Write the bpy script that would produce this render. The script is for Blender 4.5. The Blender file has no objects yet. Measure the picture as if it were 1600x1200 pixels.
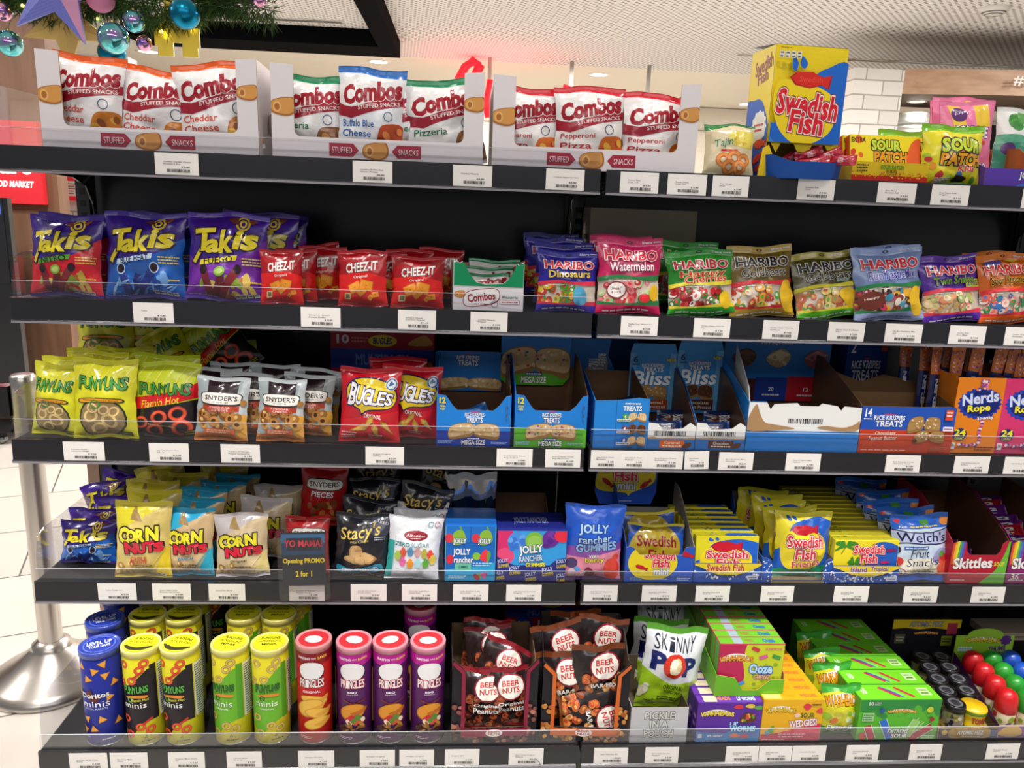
import bpy, bmesh, math, random, bisect
from mathutils import Vector, Matrix, noise
from mathutils.geometry import tessellate_polygon

S = bpy.context.scene
COL = S.collection
R = math.radians
PI = math.pi

# ------------------------------------------------------------------ camera
CAM_Z = 1.40
cam_d = bpy.data.cameras.new('camera'); cam = bpy.data.objects.new('camera', cam_d); COL.objects.link(cam)
cam_d.sensor_width = 36; cam_d.lens = 27.0; cam_d.clip_start = .02; cam_d.clip_end = 100
def aim(pitch, roll, yaw, loc):
    f = Vector((math.sin(yaw)*math.cos(pitch), math.cos(yaw)*math.cos(pitch), -math.sin(pitch)))
    r0 = Vector((math.cos(yaw), -math.sin(yaw), 0)); u0 = r0.cross(f)
    r = math.cos(roll)*r0 + math.sin(roll)*u0; u = -math.sin(roll)*r0 + math.cos(roll)*u0
    cam.matrix_world = Matrix(((r.x, u.x, -f.x, loc[0]), (r.y, u.y, -f.y, loc[1]), (r.z, u.z, -f.z, loc[2]), (0, 0, 0, 1)))
aim(0.225, 0.0375, 0.0698, (-0.2656, -1.5, CAM_Z))
S.camera = cam

# ------------------------------------------------------------------ light
S.view_settings.view_transform = 'Standard'; S.view_settings.look = 'None'
S.view_settings.gamma = 1; S.view_settings.use_curve_mapping = False
S.view_settings.exposure = -0.12
w = bpy.data.worlds.new('hall_light'); S.world = w; w.use_nodes = True
w.node_tree.nodes['Background'].inputs[0].default_value = (.96, .97, 1.0, 1)
w.node_tree.nodes['Background'].inputs[1].default_value = 0.26
def lamp(name, kind, loc, energy, color=(1, .97, .93), rot=(0, 0, 0), **kw):
    d = bpy.data.lights.new(name, kind); d.energy = energy; d.color = color
    for k, v in kw.items(): setattr(d, k, v)
    o = bpy.data.objects.new(name, d); COL.objects.link(o); o.location = loc; o.rotation_euler = rot
    return o
CEIL = 2.95
for k, x in enumerate((-1.75, -1.0, -.25, .5, 1.25, 2.0)):
    lamp('aisle_downlight', 'SPOT', (x, -.46, CEIL-.03), 27, rot=(R(4), 0, 0), spot_size=R(105), spot_blend=.6, shadow_soft_size=.035)
    lamp('lower_shelf_fill', 'SPOT', (x+.37, -.95, CEIL-.03), 185, rot=(R(16), 0, 0), spot_size=R(38), spot_blend=.9, shadow_soft_size=.03)  # second set of spots is added fill, aimed low to brighten the lower shelves
for x, y in ((-4, .8), (-2.2, 1.5), (.2, 3.2), (2.4, 3.0), (5.4, 2.6), (-1.9, 4.7), (1.3, 6.2), (4.7, 3.3), (3.6, 8.2), (-3.8, 6.6), (6.2, 8.0), (.2, 9.0)):
    lamp('hall_downlight', 'AREA', (x, y, CEIL-.05), 74, size=.5)
for x in (3.66, 4.2):
    lamp('shop_downlight', 'SPOT', (x, 5.32, 2.42), 26, spot_size=R(110), spot_blend=.6, shadow_soft_size=.05)
lamp('aisle_front_fill', 'AREA', (0, -2.8, CEIL-.05), 62, rot=(R(32), 0, 0), shape='RECTANGLE', size=5.0, size_y=1.2)  # added soft front fill from behind the camera, no fitting of the hall

# ------------------------------------------------------------------ materials
def lin(hexs):
    c = [int(hexs[i:i+2], 16)/255 for i in (0, 2, 4)]
    return [v/12.92 if v <= .04045 else ((v+.055)/1.055)**2.4 for v in c]
FIN = {'film': (.24, .5, .45, .30, 60), 'card': (.42, .32, .04, .05, 260), 'paper': (.75, .3, 0, .05, 300), 'matte': (.6, .35, 0, .05, 200),
       'plastic': (.3, .5, .15, .02, 90), 'rail': (.22, .55, .3, .03, 40), 'foil': (.3, .5, .2, .35, 60), 'dull': (.95, .04, 0, .02, 200), 'metal': (.28, .5, 0, .02, 30), 'wood': (.5, .4, 0, .02, 30)}
MATS = {}
def M(hexs, fin='film'):
    key = hexs+fin
    if key in MATS: return MATS[key]
    m = bpy.data.materials.new(fin+'_'+hexs); m.use_nodes = True; MATS[key] = m
    nt = m.node_tree; p = nt.nodes['Principled BSDF']
    ro, sp, coat, bump, sc = FIN[fin]
    p.inputs['Base Color'].default_value = (*lin(hexs), 1)
    p.inputs['Roughness'].default_value = ro; p.inputs['Specular IOR Level'].default_value = sp
    p.inputs['Coat Weight'].default_value = coat; p.inputs['Coat Roughness'].default_value = .12
    if fin in ('foil', 'metal'): p.inputs['Metallic'].default_value = .85 if fin == 'foil' else 1
    tc = nt.nodes.new('ShaderNodeTexCoord'); n = nt.nodes.new('ShaderNodeTexNoise'); n.inputs['Scale'].default_value = sc; n.inputs['Detail'].default_value = 2
    b = nt.nodes.new('ShaderNodeBump'); b.inputs['Strength'].default_value = bump; b.inputs['Distance'].default_value = .004 if fin in ('film', 'foil') else .001
    nt.links.new(tc.outputs['Object'], n.inputs['Vector']); nt.links.new(n.outputs['Fac'], b.inputs['Height']); nt.links.new(b.outputs['Normal'], p.inputs['Normal'])
    return m
def glow(hexs, strength):
    m = bpy.data.materials.new('lit_'+hexs); m.use_nodes = True; p = m.node_tree.nodes['Principled BSDF']
    p.inputs['Base Color'].default_value = (*lin(hexs), 1); p.inputs['Emission Color'].default_value = (*lin(hexs), 1); p.inputs['Emission Strength'].default_value = strength
    return m
def clear_mat(name, tint, gloss):
    m = bpy.data.materials.new(name); m.use_nodes = True; nt = m.node_tree; nt.nodes.clear()
    o = nt.nodes.new('ShaderNodeOutputMaterial'); t = nt.nodes.new('ShaderNodeBsdfTransparent'); t.inputs[0].default_value = (*tint, 1)
    g = nt.nodes.new('ShaderNodeBsdfGlossy'); g.inputs['Color'].default_value = (.9, .9, .92, 1); g.inputs['Roughness'].default_value = .05
    lw = nt.nodes.new('ShaderNodeLayerWeight'); lw.inputs[0].default_value = .25
    mp = nt.nodes.new('ShaderNodeMapRange'); mp.inputs['To Min'].default_value = gloss; mp.inputs['To Max'].default_value = .45
    mx = nt.nodes.new('ShaderNodeMixShader')
    nt.links.new(lw.outputs['Facing'], mp.inputs['Value']); nt.links.new(mp.outputs[0], mx.inputs[0])
    nt.links.new(t.outputs[0], mx.inputs[1]); nt.links.new(g.outputs[0], mx.inputs[2]); nt.links.new(mx.outputs[0], o.inputs[0])
    return m
CLEAR = clear_mat('clear_acrylic', (.96, .96, .97), .02)
GUARD_HIGHLIGHT = M('C9CCD2', 'plastic')  # pale grey that paints the bright line on the acrylic edges

# ------------------------------------------------------------------ objects
def prop(o, label=None, cat=None, group=None, kind=None):
    if label: o['label'] = label
    if cat: o['category'] = cat
    if group: o['group'] = group
    if kind: o['kind'] = kind
    return o
def empty(name, loc=(0, 0, 0), rot=(0, 0, 0)):
    o = bpy.data.objects.new(name, None); COL.objects.link(o); o.rotation_mode = 'YXZ'; o.location = loc; o.rotation_euler = rot; o.empty_display_size = .02
    return o
def link(name, me, parent=None):
    o = bpy.data.objects.new(name, me); COL.objects.link(o)
    if parent: o.parent = parent
    return o
class MB:
    """collects faces with materials and makes one mesh"""
    def __init__(s): s.v = []; s.f = []; s.m = []; s.mats = []; s.sm = []
    def mi(s, mat):
        if mat not in s.mats: s.mats.append(mat)
        return s.mats.index(mat)
    def add(s, vs, fs, mat, smooth=False):
        b = len(s.v); s.v += [tuple(v) for v in vs]; k = s.mi(mat)
        for f in fs: s.f.append([b+i for i in f]); s.m.append(k); s.sm.append(smooth)
    def box(s, x0, y0, z0, x1, y1, z1, mat):
        s.add([(x0, y0, z0), (x1, y0, z0), (x1, y1, z0), (x0, y1, z0), (x0, y0, z1), (x1, y0, z1), (x1, y1, z1), (x0, y1, z1)],
              [(0, 3, 2, 1), (4, 5, 6, 7), (0, 1, 5, 4), (1, 2, 6, 5), (2, 3, 7, 6), (3, 0, 4, 7)], mat)
    def prism(s, pts, y0, y1, mat, back=None):
        """outline in x,z extruded along y (front y0)"""
        n = len(pts); tri = tessellate_polygon([[Vector((p[0], p[1], 0)) for p in pts]])
        ar = sum(pts[i][0]*pts[(i+1) % n][1]-pts[(i+1) % n][0]*pts[i][1] for i in range(n))
        def fx(t):
            a, b, c = [pts[i] for i in t]
            return t if (b[0]-a[0])*(c[1]-a[1])-(c[0]-a[0])*(b[1]-a[1]) > 0 else (t[0], t[2], t[1])
        tri = [fx(t) for t in tri]
        F = [(p[0], y0, p[1]) for p in pts]; B = [(p[0], y1, p[1]) for p in pts]
        s.add(F, tri, mat); s.add(B, [t[::-1] for t in tri], back or mat)
        sides = [(i, i+n, (i+1) % n+n, (i+1) % n) for i in range(n)]
        if ar < 0: sides = [q[::-1] for q in sides]
        s.add(F+B, [q[::-1] for q in sides], back or mat)
    def lathe(s, prof, mat, n=32, smooth=True, c=(0, 0)):
        vs = []; fs = []
        for r, z in prof:
            for k in range(n): a = 2*PI*k/n; vs.append((c[0]+r*math.cos(a), c[1]+r*math.sin(a), z))
        for j in range(len(prof)-1):
            for k in range(n): fs.append((j*n+k, j*n+(k+1) % n, (j+1)*n+(k+1) % n, (j+1)*n+k))
        s.add(vs, fs, mat, smooth)
    def tube(s, pts, r, mat, n=8):
        vs = []; fs = []; P = [Vector(p) for p in pts]
        for i, p in enumerate(P):
            d = (P[min(i+1, len(P)-1)]-P[max(i-1, 0)]).normalized(); a = d.orthogonal().normalized(); b = d.cross(a)
            rr = r[i] if isinstance(r, (list, tuple)) else r
            for k in range(n): t = 2*PI*k/n; vs.append(p+a*rr*math.cos(t)+b*rr*math.sin(t))
        for i in range(len(P)-1):
            for k in range(n): fs.append((i*n+k, i*n+(k+1) % n, (i+1)*n+(k+1) % n, (i+1)*n+k))
        fs += [tuple(range(n))[::-1], tuple((len(P)-1)*n+k for k in range(n))]
        s.add(vs, fs, mat, True)
    def ball(s, c, r, mat, n=20, sq=(1, 1, 1)):
        vs = []; fs = []; m = n//2
        for j in range(m+1):
            t = PI*j/m
            for k in range(n): a = 2*PI*k/n; vs.append((c[0]+sq[0]*r*math.sin(t)*math.cos(a), c[1]+sq[1]*r*math.sin(t)*math.sin(a), c[2]+sq[2]*r*math.cos(t)))
        for j in range(m):
            for k in range(n): fs.append((j*n+k, (j+1)*n+k, (j+1)*n+(k+1) % n, j*n+(k+1) % n))
        s.add(vs, fs, mat, True)
    def mesh(s, name='part'):
        me = bpy.data.meshes.new(name); me.from_pydata(s.v, [], s.f)
        for m in s.mats: me.materials.append(m)
        me.polygons.foreach_set('material_index', s.m); me.polygons.foreach_set('use_smooth', s.sm); me.update()
        return me
    def obj(s, name, parent=None): return link(name, s.mesh(name), parent)

# ------------------------------------------------------------------ printing (flat shapes laid on a surface)
_G = {}
def glyphs(body, off):
    k = (body, round(off, 3))
    if k not in _G:
        cu = bpy.data.curves.new('lettering', 'FONT'); cu.body = body; cu.offset = off; cu.resolution_u = 2; cu.align_x = 'LEFT'
        o = bpy.data.objects.new('lettering', cu); me = o.to_mesh()
        _G[k] = ([(v.co.x, v.co.y) for v in me.vertices], [tuple(p.vertices) for p in me.polygons])
        o.to_mesh_clear(); bpy.data.objects.remove(o); bpy.data.curves.remove(cu)
    return _G[k]
class Art:
    def __init__(s, w, h, fin='film', seed=1): s.w, s.h, s.fin = w, h, fin; s.L = []; s.rnd = random.Random(seed)
    def put(s, vs, fs, col): s.L.append((vs, fs, col))
    def poly(s, pts, col):
        P = [(x*s.w, y*s.h) for x, y in pts]
        s.put(P, [tuple(t) for t in tessellate_polygon([[Vector((a, b, 0)) for a, b in P]])], col)
    def rect(s, x0, y0, x1, y1, col): s.poly([(x0, y0), (x1, y0), (x1, y1), (x0, y1)], col)
    def blob(s, pts, col, n=5):
        q = []; m = len(pts)
        for i in range(m):
            p0, p1, p2, p3 = [pts[(i+k-1) % m] for k in range(4)]
            for j in range(n):
                t = j/n
                q.append(tuple(.5*(2*p1[c]+(p2[c]-p0[c])*t+(2*p0[c]-5*p1[c]+4*p2[c]-p3[c])*t*t+(3*p1[c]-p0[c]-3*p2[c]+p3[c])*t**3) for c in (0, 1)))
        s.poly(q, col)
    def ell(s, cx, cy, rx, ry, col, rot=0, n=18):
        """rx, ry as parts of the width; round when equal"""
        c, d = math.cos(R(rot)), math.sin(R(rot)); P = []
        for k in range(n):
            a = 2*PI*k/n; x, y = rx*s.w*math.cos(a), ry*s.w*math.sin(a)
            P.append((cx*s.w+x*c-y*d, cy*s.h+x*d+y*c))
        s.put(P, [tuple(range(n))], col)
    def ring(s, cx, cy, rx, ry, k, col, rot=0, n=18):
        c, d = math.cos(R(rot)), math.sin(R(rot)); P = []
        for f in (1, k):
            for i in range(n):
                a = 2*PI*i/n; x, y = f*rx*s.w*math.cos(a), f*ry*s.w*math.sin(a); P.append((cx*s.w+x*c-y*d, cy*s.h+x*d+y*c))
        s.put(P, [(i, (i+1) % n, n+(i+1) % n, n+i) for i in range(n)], col)
    def bar(s, x0, y0, x1, y1, th, col):
        """stroke from point to point, th as part of the width"""
        a = Vector((x0*s.w, y0*s.h)); b = Vector((x1*s.w, y1*s.h)); d = (b-a).normalized(); n = Vector((-d.y, d.x))*th*s.w/2
        s.put([tuple(a+n), tuple(a-n), tuple(b-n), tuple(b+n)], [(0, 1, 2, 3)], col)
    def T(s, body, x0, y0, x1, y1, col, out=None, ow=.06, b=.012, sh=0, rot=0, arc=0, out2=None, only=None):
        b *= .55; ow *= .55
        base = glyphs(body, b)[0]
        if not base: return
        mx0 = min(v[0] for v in base); mx1 = max(v[0] for v in base); my0 = min(v[1] for v in base); my1 = max(v[1] for v in base)
        W = (x1-x0)*s.w; H = (y1-y0)*s.h; c, d = math.cos(R(rot)), math.sin(R(rot)); cx, cy = (x0+x1)/2*s.w, (y0+y1)/2*s.h
        passes = ([(out2, b+ow*1.9)] if out2 else [])+([(out, b+ow)] if out else [])+[(col, b)]
        if only is not None: passes = passes[-1:] if only else passes[:-1]
        for cc, o in passes:
            vs, fs = glyphs(body, o); P = []
            for vx, vy in vs:
                u = (vx-mx0)/(mx1-mx0)-.5; v = (vy-my0)/max(my1-my0, 1e-6)-.5
                x = u*W+sh*v*H; y = v*H+arc*H*(1-4*u*u)
                P.append((cx+x*c-y*d, cy+x*d+y*c))
            s.put(P, fs, cc)
    def seq(s, L, col, out, ow, b, sh=0):
        """separate letters: every outline first, then every face"""
        for k in (0, 1):
            for ch, x0, y0, x1, y1, r in L: s.T(ch, x0, y0, x1, y1, col[int(x0*997) % len(col)] if isinstance(col, tuple) else col, out, ow, b, sh, r, only=k)
    def lines(s, x0, y0, x1, y1, n, col, seed=3):
        """rows of print too small to read"""
        r = random.Random(seed); hh = (y1-y0)/n
        for i in range(n):
            x = x0; e = x1-(x1-x0)*r.uniform(0, .35)*(i > 0)
            while x < e:
                l = r.uniform(.06, .2)*(x1-x0); s.rect(x, y1-(i+.75)*hh, min(x+l, e), y1-(i+.3)*hh, col); x += l+.03*(x1-x0)
    def scat(s, x0, y0, x1, y1, n, rx, ry, cols, seed=5, hi=None):
        r = random.Random(seed)
        for i in range(n):
            x, y, a, k = r.uniform(x0, x1), r.uniform(y0, y1), r.uniform(0, 180), r.uniform(.75, 1.2)
            s.ell(x, y, rx*k, ry*k, cols[i % len(cols)], a, 9)
            if hi: s.ell(x-rx*.15, y+ry*.15, rx*k*.45, ry*k*.4, hi[i % len(hi)], a, 7)
    def facts(s, x0, y0, x1, y1, n=4, col='F4F4F4'):
        d = (x1-x0)/n
        for i in range(n): s.rect(x0+d*i, y0, x0+d*(i+.8), y1, col); s.lines(x0+d*(i+.12), y0, x0+d*(i+.68), y1, 2, '555555', i)
    def burst(s, cx, cy, r, k, n, col, ry=None):
        ry = ry or r; P = []
        for i in range(2*n):
            a = PI*i/n; f = 1 if i % 2 else k; P.append((cx+r*f*math.cos(a), cy+ry*f*math.sin(a)*s.w/s.h))
        s.poly(P, col)
    def emit(s, mb, fmap, rect=None, us=(), vs=(), fin=None, clip=None, diag=False):
        """lay every shape on the surface fmap(x, y, height): cut to the rect and along the surface's own grid"""
        x0, y0, x1, y1 = rect or (0, 0, s.w, s.h)
        bm = bmesh.new(); lay = bm.verts.layers.float.new('h')
        mats = []
        for k, (P, F, col) in enumerate(s.L):
            bv = []
            for p in P: v = bm.verts.new((p[0], p[1], 0)); v[lay] = k+1; bv.append(v)
            if col not in mats: mats.append(col)
            for f in F:
                try: fc = bm.faces.new([bv[i] for i in f]); fc.material_index = mats.index(col)
                except ValueError: pass
        def cut(co, no, clear=False):
            bmesh.ops.bisect_plane(bm, geom=bm.verts[:]+bm.edges[:]+bm.faces[:], dist=1e-7, plane_co=co, plane_no=no, clear_outer=clear)
        if any(p[0] < x0-1e-6 for P, F, c in s.L for p in P): cut((x0, 0, 0), (-1, 0, 0), True)
        if any(p[0] > x1+1e-6 for P, F, c in s.L for p in P): cut((x1, 0, 0), (1, 0, 0), True)
        if any(p[1] < y0-1e-6 for P, F, c in s.L for p in P): cut((0, y0, 0), (0, -1, 0), True)
        if any(p[1] > y1+1e-6 for P, F, c in s.L for p in P): cut((0, y1, 0), (0, 1, 0), True)
        if clip:
            n = len(clip)
            for i in range(n):
                (ax, ay), (bx, by) = clip[i], clip[(i+1) % n]
                if abs(ax-bx)+abs(ay-by) > 1e-6: cut((ax, ay, 0), (by-ay, ax-bx, 0))
            def inside(px, py):
                c = False
                for i in range(n):
                    (ax, ay), (bx, by) = clip[i], clip[(i+1) % n]
                    if (ay > py) != (by > py) and px < (bx-ax)*(py-ay)/(by-ay)+ax: c = not c
                return c
            gone = []
            for f in bm.faces:
                m = f.calc_center_median()
                if not inside(m.x, m.y): gone.append(f)
            bmesh.ops.delete(bm, geom=gone, context='FACES')
        for u in us: cut((u, 0, 0), (1, 0, 0))
        for v in vs: cut((0, v, 0), (0, 1, 0))
        if diag:
            du = (x1-x0)/(len(us)+1); dv = (y1-y0)/(len(vs)+1)
            for k in range(-len(vs), len(us)+1): cut((x0+k*du, y0, 0), (dv, -du, 0))
        # one height per shape: verts made by cuts take their face's shape
        base = len(mb.v); hs = {}
        for f in bm.faces:
            h = max(v[lay] for v in f.verts)
            for v in f.verts: hs[v] = max(hs.get(v, 0), h)
        bm.verts.index_update()
        if us:
            G = sorted({x0, x1, *[q for q in us if x0 < q < x1]}); H = sorted({y0, y1, *[q for q in vs if y0 < q < y1]})
            g0 = [[Vector(fmap(a, b, 0)) for b in H] for a in G]; g1 = [[Vector(fmap(a, b, .001)) for b in H] for a in G]
            def fm(x, y, h):                                   # same facets as the surface below
                i = min(max(bisect.bisect_right(G, x)-1, 0), len(G)-2); j = min(max(bisect.bisect_right(H, y)-1, 0), len(H)-2)
                u = (x-G[i])/(G[i+1]-G[i]); v = (y-H[j])/(H[j+1]-H[j])
                def bl(g):
                    if diag:
                        a, c = g[i][j], g[i+1][j+1]
                        return a+(g[i+1][j]-a)*u+(c-g[i+1][j])*v if u >= v else a+(g[i][j+1]-a)*v+(c-g[i][j+1])*u
                    return (g[i][j]*(1-u)+g[i+1][j]*u)*(1-v)+(g[i][j+1]*(1-u)+g[i+1][j+1]*u)*v
                p = bl(g0); return p+(bl(g1)-p)*(h*1000)
        else: fm = fmap
        bm.normal_update()
        idx = {}
        for v in bm.verts:
            if v in hs: idx[v] = len(mb.v); mb.v.append(tuple(fm(v.co.x, v.co.y, .0003+hs[v]*STEP)))
        for f in bm.faces:
            vs_ = [idx[v] for v in f.verts]
            if f.normal.z < 0: vs_.reverse()
            mb.f.append(vs_); mb.m.append(mb.mi(M(mats[f.material_index], fin or s.fin))); mb.sm.append(bool(us))
        bm.free()
STEP = .00004
def flat(x0=0., y=0., z0=0.):
    return lambda a, b, h: (x0+a, y-h, z0+b)
# ------------------------------------------------------------------ pouches, cartons, trays, cans
def bag_surface(w, h, t, seed, sb, st, crumple=1.0, bend=0.0):
    rn = random.Random(seed); ph = [rn.uniform(0, 6.28) for _ in range(8)]; kk = [rn.uniform(3, 5.5), rn.uniform(3, 5.5)]
    y0, y1 = sb*h, (1-st)*h; off = Vector((seed*3.1, seed*1.7, 0))
    am = .0029*crumple*(w/.13)
    ln = [(rn.uniform(.12, .88), rn.choice((0, 1)), rn.uniform(-.5, .5), rn.uniform(.18, .5)) for _ in range(9)]
    def prof(s, q):
        c = max(0., math.sin(PI*min(max(s, 0), 1)))**.72; d = max(0., 1-abs(2*q-1)**2.6)**.62
        return c*d
    def P(x, y, hgt, side=-1):
        s = x/w; q = min(max((y-y0)/(y1-y0), 0), 1)
        b = prof(s, q); d = max(0., 1-abs(2*q-1)**3)
        xx = (s-.5)*w*(1-.075*d*min(1, t/(w*.3)))
        n1 = noise.noise(Vector((s*2.2, q*2.6, side*.7))+off); n2 = noise.noise(Vector((s*5.5+q*1.5, q*6-s, side*1.3))+off)
        n3 = noise.noise(Vector((s*11, q*5, 5+side))+off)
        fold = am*.9*(math.exp(-q/.16)*math.sin(kk[0]*2*PI*s*.55+ph[0])+math.exp(-(1-q)/.16)*math.sin(kk[1]*2*PI*s*.55+ph[1]))
        cr = 0.
        for (lx, up, sl, ln_) in ln:                      # creases running in from the seals
            qq = 1-q if up else q
            dx = s-(lx+sl*qq)
            cr -= max(0., 1-qq/ln_)*math.exp(-(dx/.035)**2)*am*1.5*min(1, qq*9)
        edge = min(1, 5*min(s, 1-s))
        z = t/2*b*(1+.32*n1)+(am*1.5*n2*b+am*.9*n3*b)+cr*edge*b**.3+.0006
        yy = side*(z+hgt)+fold*edge
        vv = max(0., (y-h*.5)/h)
        yy += bend*vv*vv*4
        xx += am*1.2*math.sin(q*9+ph[2])*(1-d)*0+am*1.6*noise.noise(Vector((q*5, side*0, seed)))*abs(2*s-1)**4*d
        return Vector((xx, yy, y+am*.8*math.sin(s*7+ph[3])*((q*2-1) if abs(q*2-1) > .8 else 0)))
    return P, y0, y1
_BAG = {}
def bag_meshes(key, w, h, t, seed):
    k = (key, round(w, 3), round(h, 3), round(t, 3), seed)
    if k in _BAG: return _BAG[k]
    D = DESIGN[key]; o = D.get('o', {})
    sb, st = o.get('sb', .045), o.get('st', .06); fin = o.get('fin', 'film')
    P, y0, y1 = bag_surface(w, h, t, seed, sb, st, o.get('crumple', 1), o.get('bend', 0))
    nu, nv = (16, 20) if w*h > .012 else (12, 14)
    us = [w*i/nu for i in range(nu+1)]; vs = [y0+(y1-y0)*j/nv for j in range(nv+1)]
    mb = MB()
    for side in (-1, 1):
        V = [P(u, v, 0, side) for v in vs for u in us]; F = []
        for j in range(nv):
            for i in range(nu):
                q = (j*(nu+1)+i, j*(nu+1)+i+1, (j+1)*(nu+1)+i+1, (j+1)*(nu+1)+i); F += [(q[0], q[1], q[2]), (q[0], q[2], q[3])] if side < 0 else [q[::-1]]
        mb.add(V, F, M(o.get('base', 'FFFFFF') if side < 0 else o.get('back', o.get('base', 'FFFFFF')), fin), True)
    a = Art(w, h, fin, seed); D['f'](a)
    a.emit(mb, P, (0, y0, w, y1), us[1:-1], vs[1:-1], diag=True)
    out = [('pouch', mb.mesh('pouch'))]
    for nm, ya, yb, col in (('bottom_seal', 0, y0, o.get('cb', o.get('base', 'FFFFFF'))), ('top_seal', y1, h, o.get('ct', o.get('base', 'FFFFFF')))):
        if yb-ya < 1e-5: continue
        sbm = MB(); n = 4; rows = [ya+(yb-ya)*j/n for j in range(n+1)]
        for side in (-1, 1):
            V = []; F = []
            for j, v in enumerate(rows):
                for u in us:
                    p = P(u, v, 0, side); p.y += .0004*((j % 2)*2-1)
                    V.append(p)
            for j in range(n):
                for i in range(nu):
                    q = (j*(nu+1)+i, j*(nu+1)+i+1, (j+1)*(nu+1)+i+1, (j+1)*(nu+1)+i); F.append(q if side < 0 else q[::-1])
            sbm.add(V, F, M(col, fin), True)
        hd = D.get('head')
        if nm == 'top_seal' and hd:
            a2 = Art(w, h, fin, seed); hd(a2); a2.emit(sbm, lambda x, y, g: P(x, y, g+.0005), (0, ya, w, yb), us[1:-1], rows[1:-1])
        out.append((nm, sbm.mesh(nm)))
    _BAG[k] = out
    return out
def bag(key, name, cat, label, group, x, y, z, w, h, t, lean=0, yaw=0, roll=0, seed=1):
    r = empty(name, (x, y, z), (R(-lean), R(roll), R(yaw))); prop(r, label, cat, group)
    for nm, me in bag_meshes(key, w, h, t, seed): link(nm, me, r)
    return r
def bevel_mesh(o, wd=.0012, seg=2):
    m = o.modifiers.new('bevel', 'BEVEL'); m.width = wd; m.segments = seg; m.limit_method = 'ANGLE'
_CAR = {}
def carton_mesh(key, w, h, d):
    k = (key, round(w, 3), round(h, 3), round(d, 3))
    if k in _CAR: return _CAR[k]
    D = DESIGN[key]; o = D.get('o', {}); mb = MB(); c = .0012
    base = M(o.get('base', 'FFFFFF'), 'card'); side = M(o.get('side', o.get('base', 'FFFFFF')), 'card')
    # body with folded (chamfered) edges
    bm = bmesh.new(); bmesh.ops.create_cube(bm, size=1)
    for v in bm.verts: v.co = ((v.co.x)*w, (v.co.y+.5)*d, (v.co.z+.5)*h)
    bmesh.ops.bevel(bm, geom=bm.edges[:], offset=c, segments=2, affect='EDGES', profile=.5)
    bm.verts.index_update()
    mb.add([v.co[:] for v in bm.verts], [[v.index for v in f.verts] for f in bm.faces], base); bm.free()
    def lay(fn, W, H, fmap):
        a = Art(W, H, 'card'); fn(a); a.emit(mb, fmap, (c, c, W-c, H-c))
    if 'f' in D: lay(D['f'], w, h, lambda a, b, g: (a-w/2, -g, b))
    if 'top' in D: lay(D['top'], w, d, lambda a, b, g: (a-w/2, b, h+g))
    if 'left' in D: lay(D['left'], d, h, lambda a, b, g: (-w/2-g, d-a, b))
    if 'right' in D: lay(D['right'], d, h, lambda a, b, g: (w/2+g, a, b))
    _CAR[k] = mb.mesh('carton'); return _CAR[k]
def carton(key, name, cat, label, group, x, y, z, w, h, d, lean=0, yaw=0, roll=0):
    """closed printed box, y is its front face"""
    rise = d*math.sin(R(lean)) if lean > 0 else 0
    o = link(name, carton_mesh(key, w, h, d)); o.rotation_mode = 'YXZ'; o.location = (x, y, z+rise+.0003); o.rotation_euler = (R(-lean), R(roll), R(yaw))
    return prop(o, label, cat, group)
def panel(name, parent, pts, y, th, front, back, art=None, wh=None, off=(0, 0), rot=None, loc=None, label=None):
    mb = MB(); mb.prism(pts, 0, th, M(front, 'card'), M(back, 'card'))
    if art: a = Art(wh[0], wh[1], 'card'); art(a); a.emit(mb, flat(off[0], 0, off[1]), clip=[(p-off[0], q-off[1]) for p, q in pts])
    o = mb.obj(name, parent); o.location = loc or (0, y, 0)
    if rot: o.rotation_euler = rot
    if label: o['label'] = label
    return o
def tray(name, cat, label, group, x, y, z, w, d, hf, hs, hb, outer, inner, front=None, art=None, back_pts=None, yaw=0, th=.0015, side=None, hdr=None, side_art=None, lean=0):
    """open display box: front, back, two sides and a base; front = outline in parts of (w, hf)"""
    r = empty(name, (x, y, z), (R(-lean), 0, R(yaw))); prop(r, label, cat, group)
    fp = [((a-.5)*w, b*hf) for a, b in (front or [(0, 0), (1, 0), (1, 1), (0, 1)])]
    panel('front_panel', r, fp, 0, th, outer, inner, art, (w, hf), (-w/2, 0))
    bp = [((a-.5)*w, b*hb) for a, b in (back_pts or [(0, 0), (1, 0), (1, 1), (0, 1)])]
    panel('back_panel', r, bp, d-th, th, inner, outer)
    hs0 = side or (lambda D_: [(0, 0), (D_, 0), (D_, hb), (D_*.75, hs), (0, max(q for p, q in fp))])
    for sx in (-1, 1):
        pts = hs0(d-2*th-.0006)
        o = panel('side_panel', r, pts, 0, th, inner if sx < 0 else outer, outer if sx < 0 else inner, rot=(0, 0, R(90)), loc=(sx*w/2+(th if sx < 0 else 0), th+.0003, 0))
    mb = MB(); mb.box(-w/2+th, th+.0003, .0003, w/2-th, d-th-.0003, .0003+th, M(inner, 'card')); mb.obj('base_panel', r)
    if hdr:
        hp, hy, hart, hwh, hoff, hcol, hback = hdr
        panel('header_card', r, hp, hy, th, hcol, hback, hart, hwh, hoff)
    return r
_CAN = {}
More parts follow.
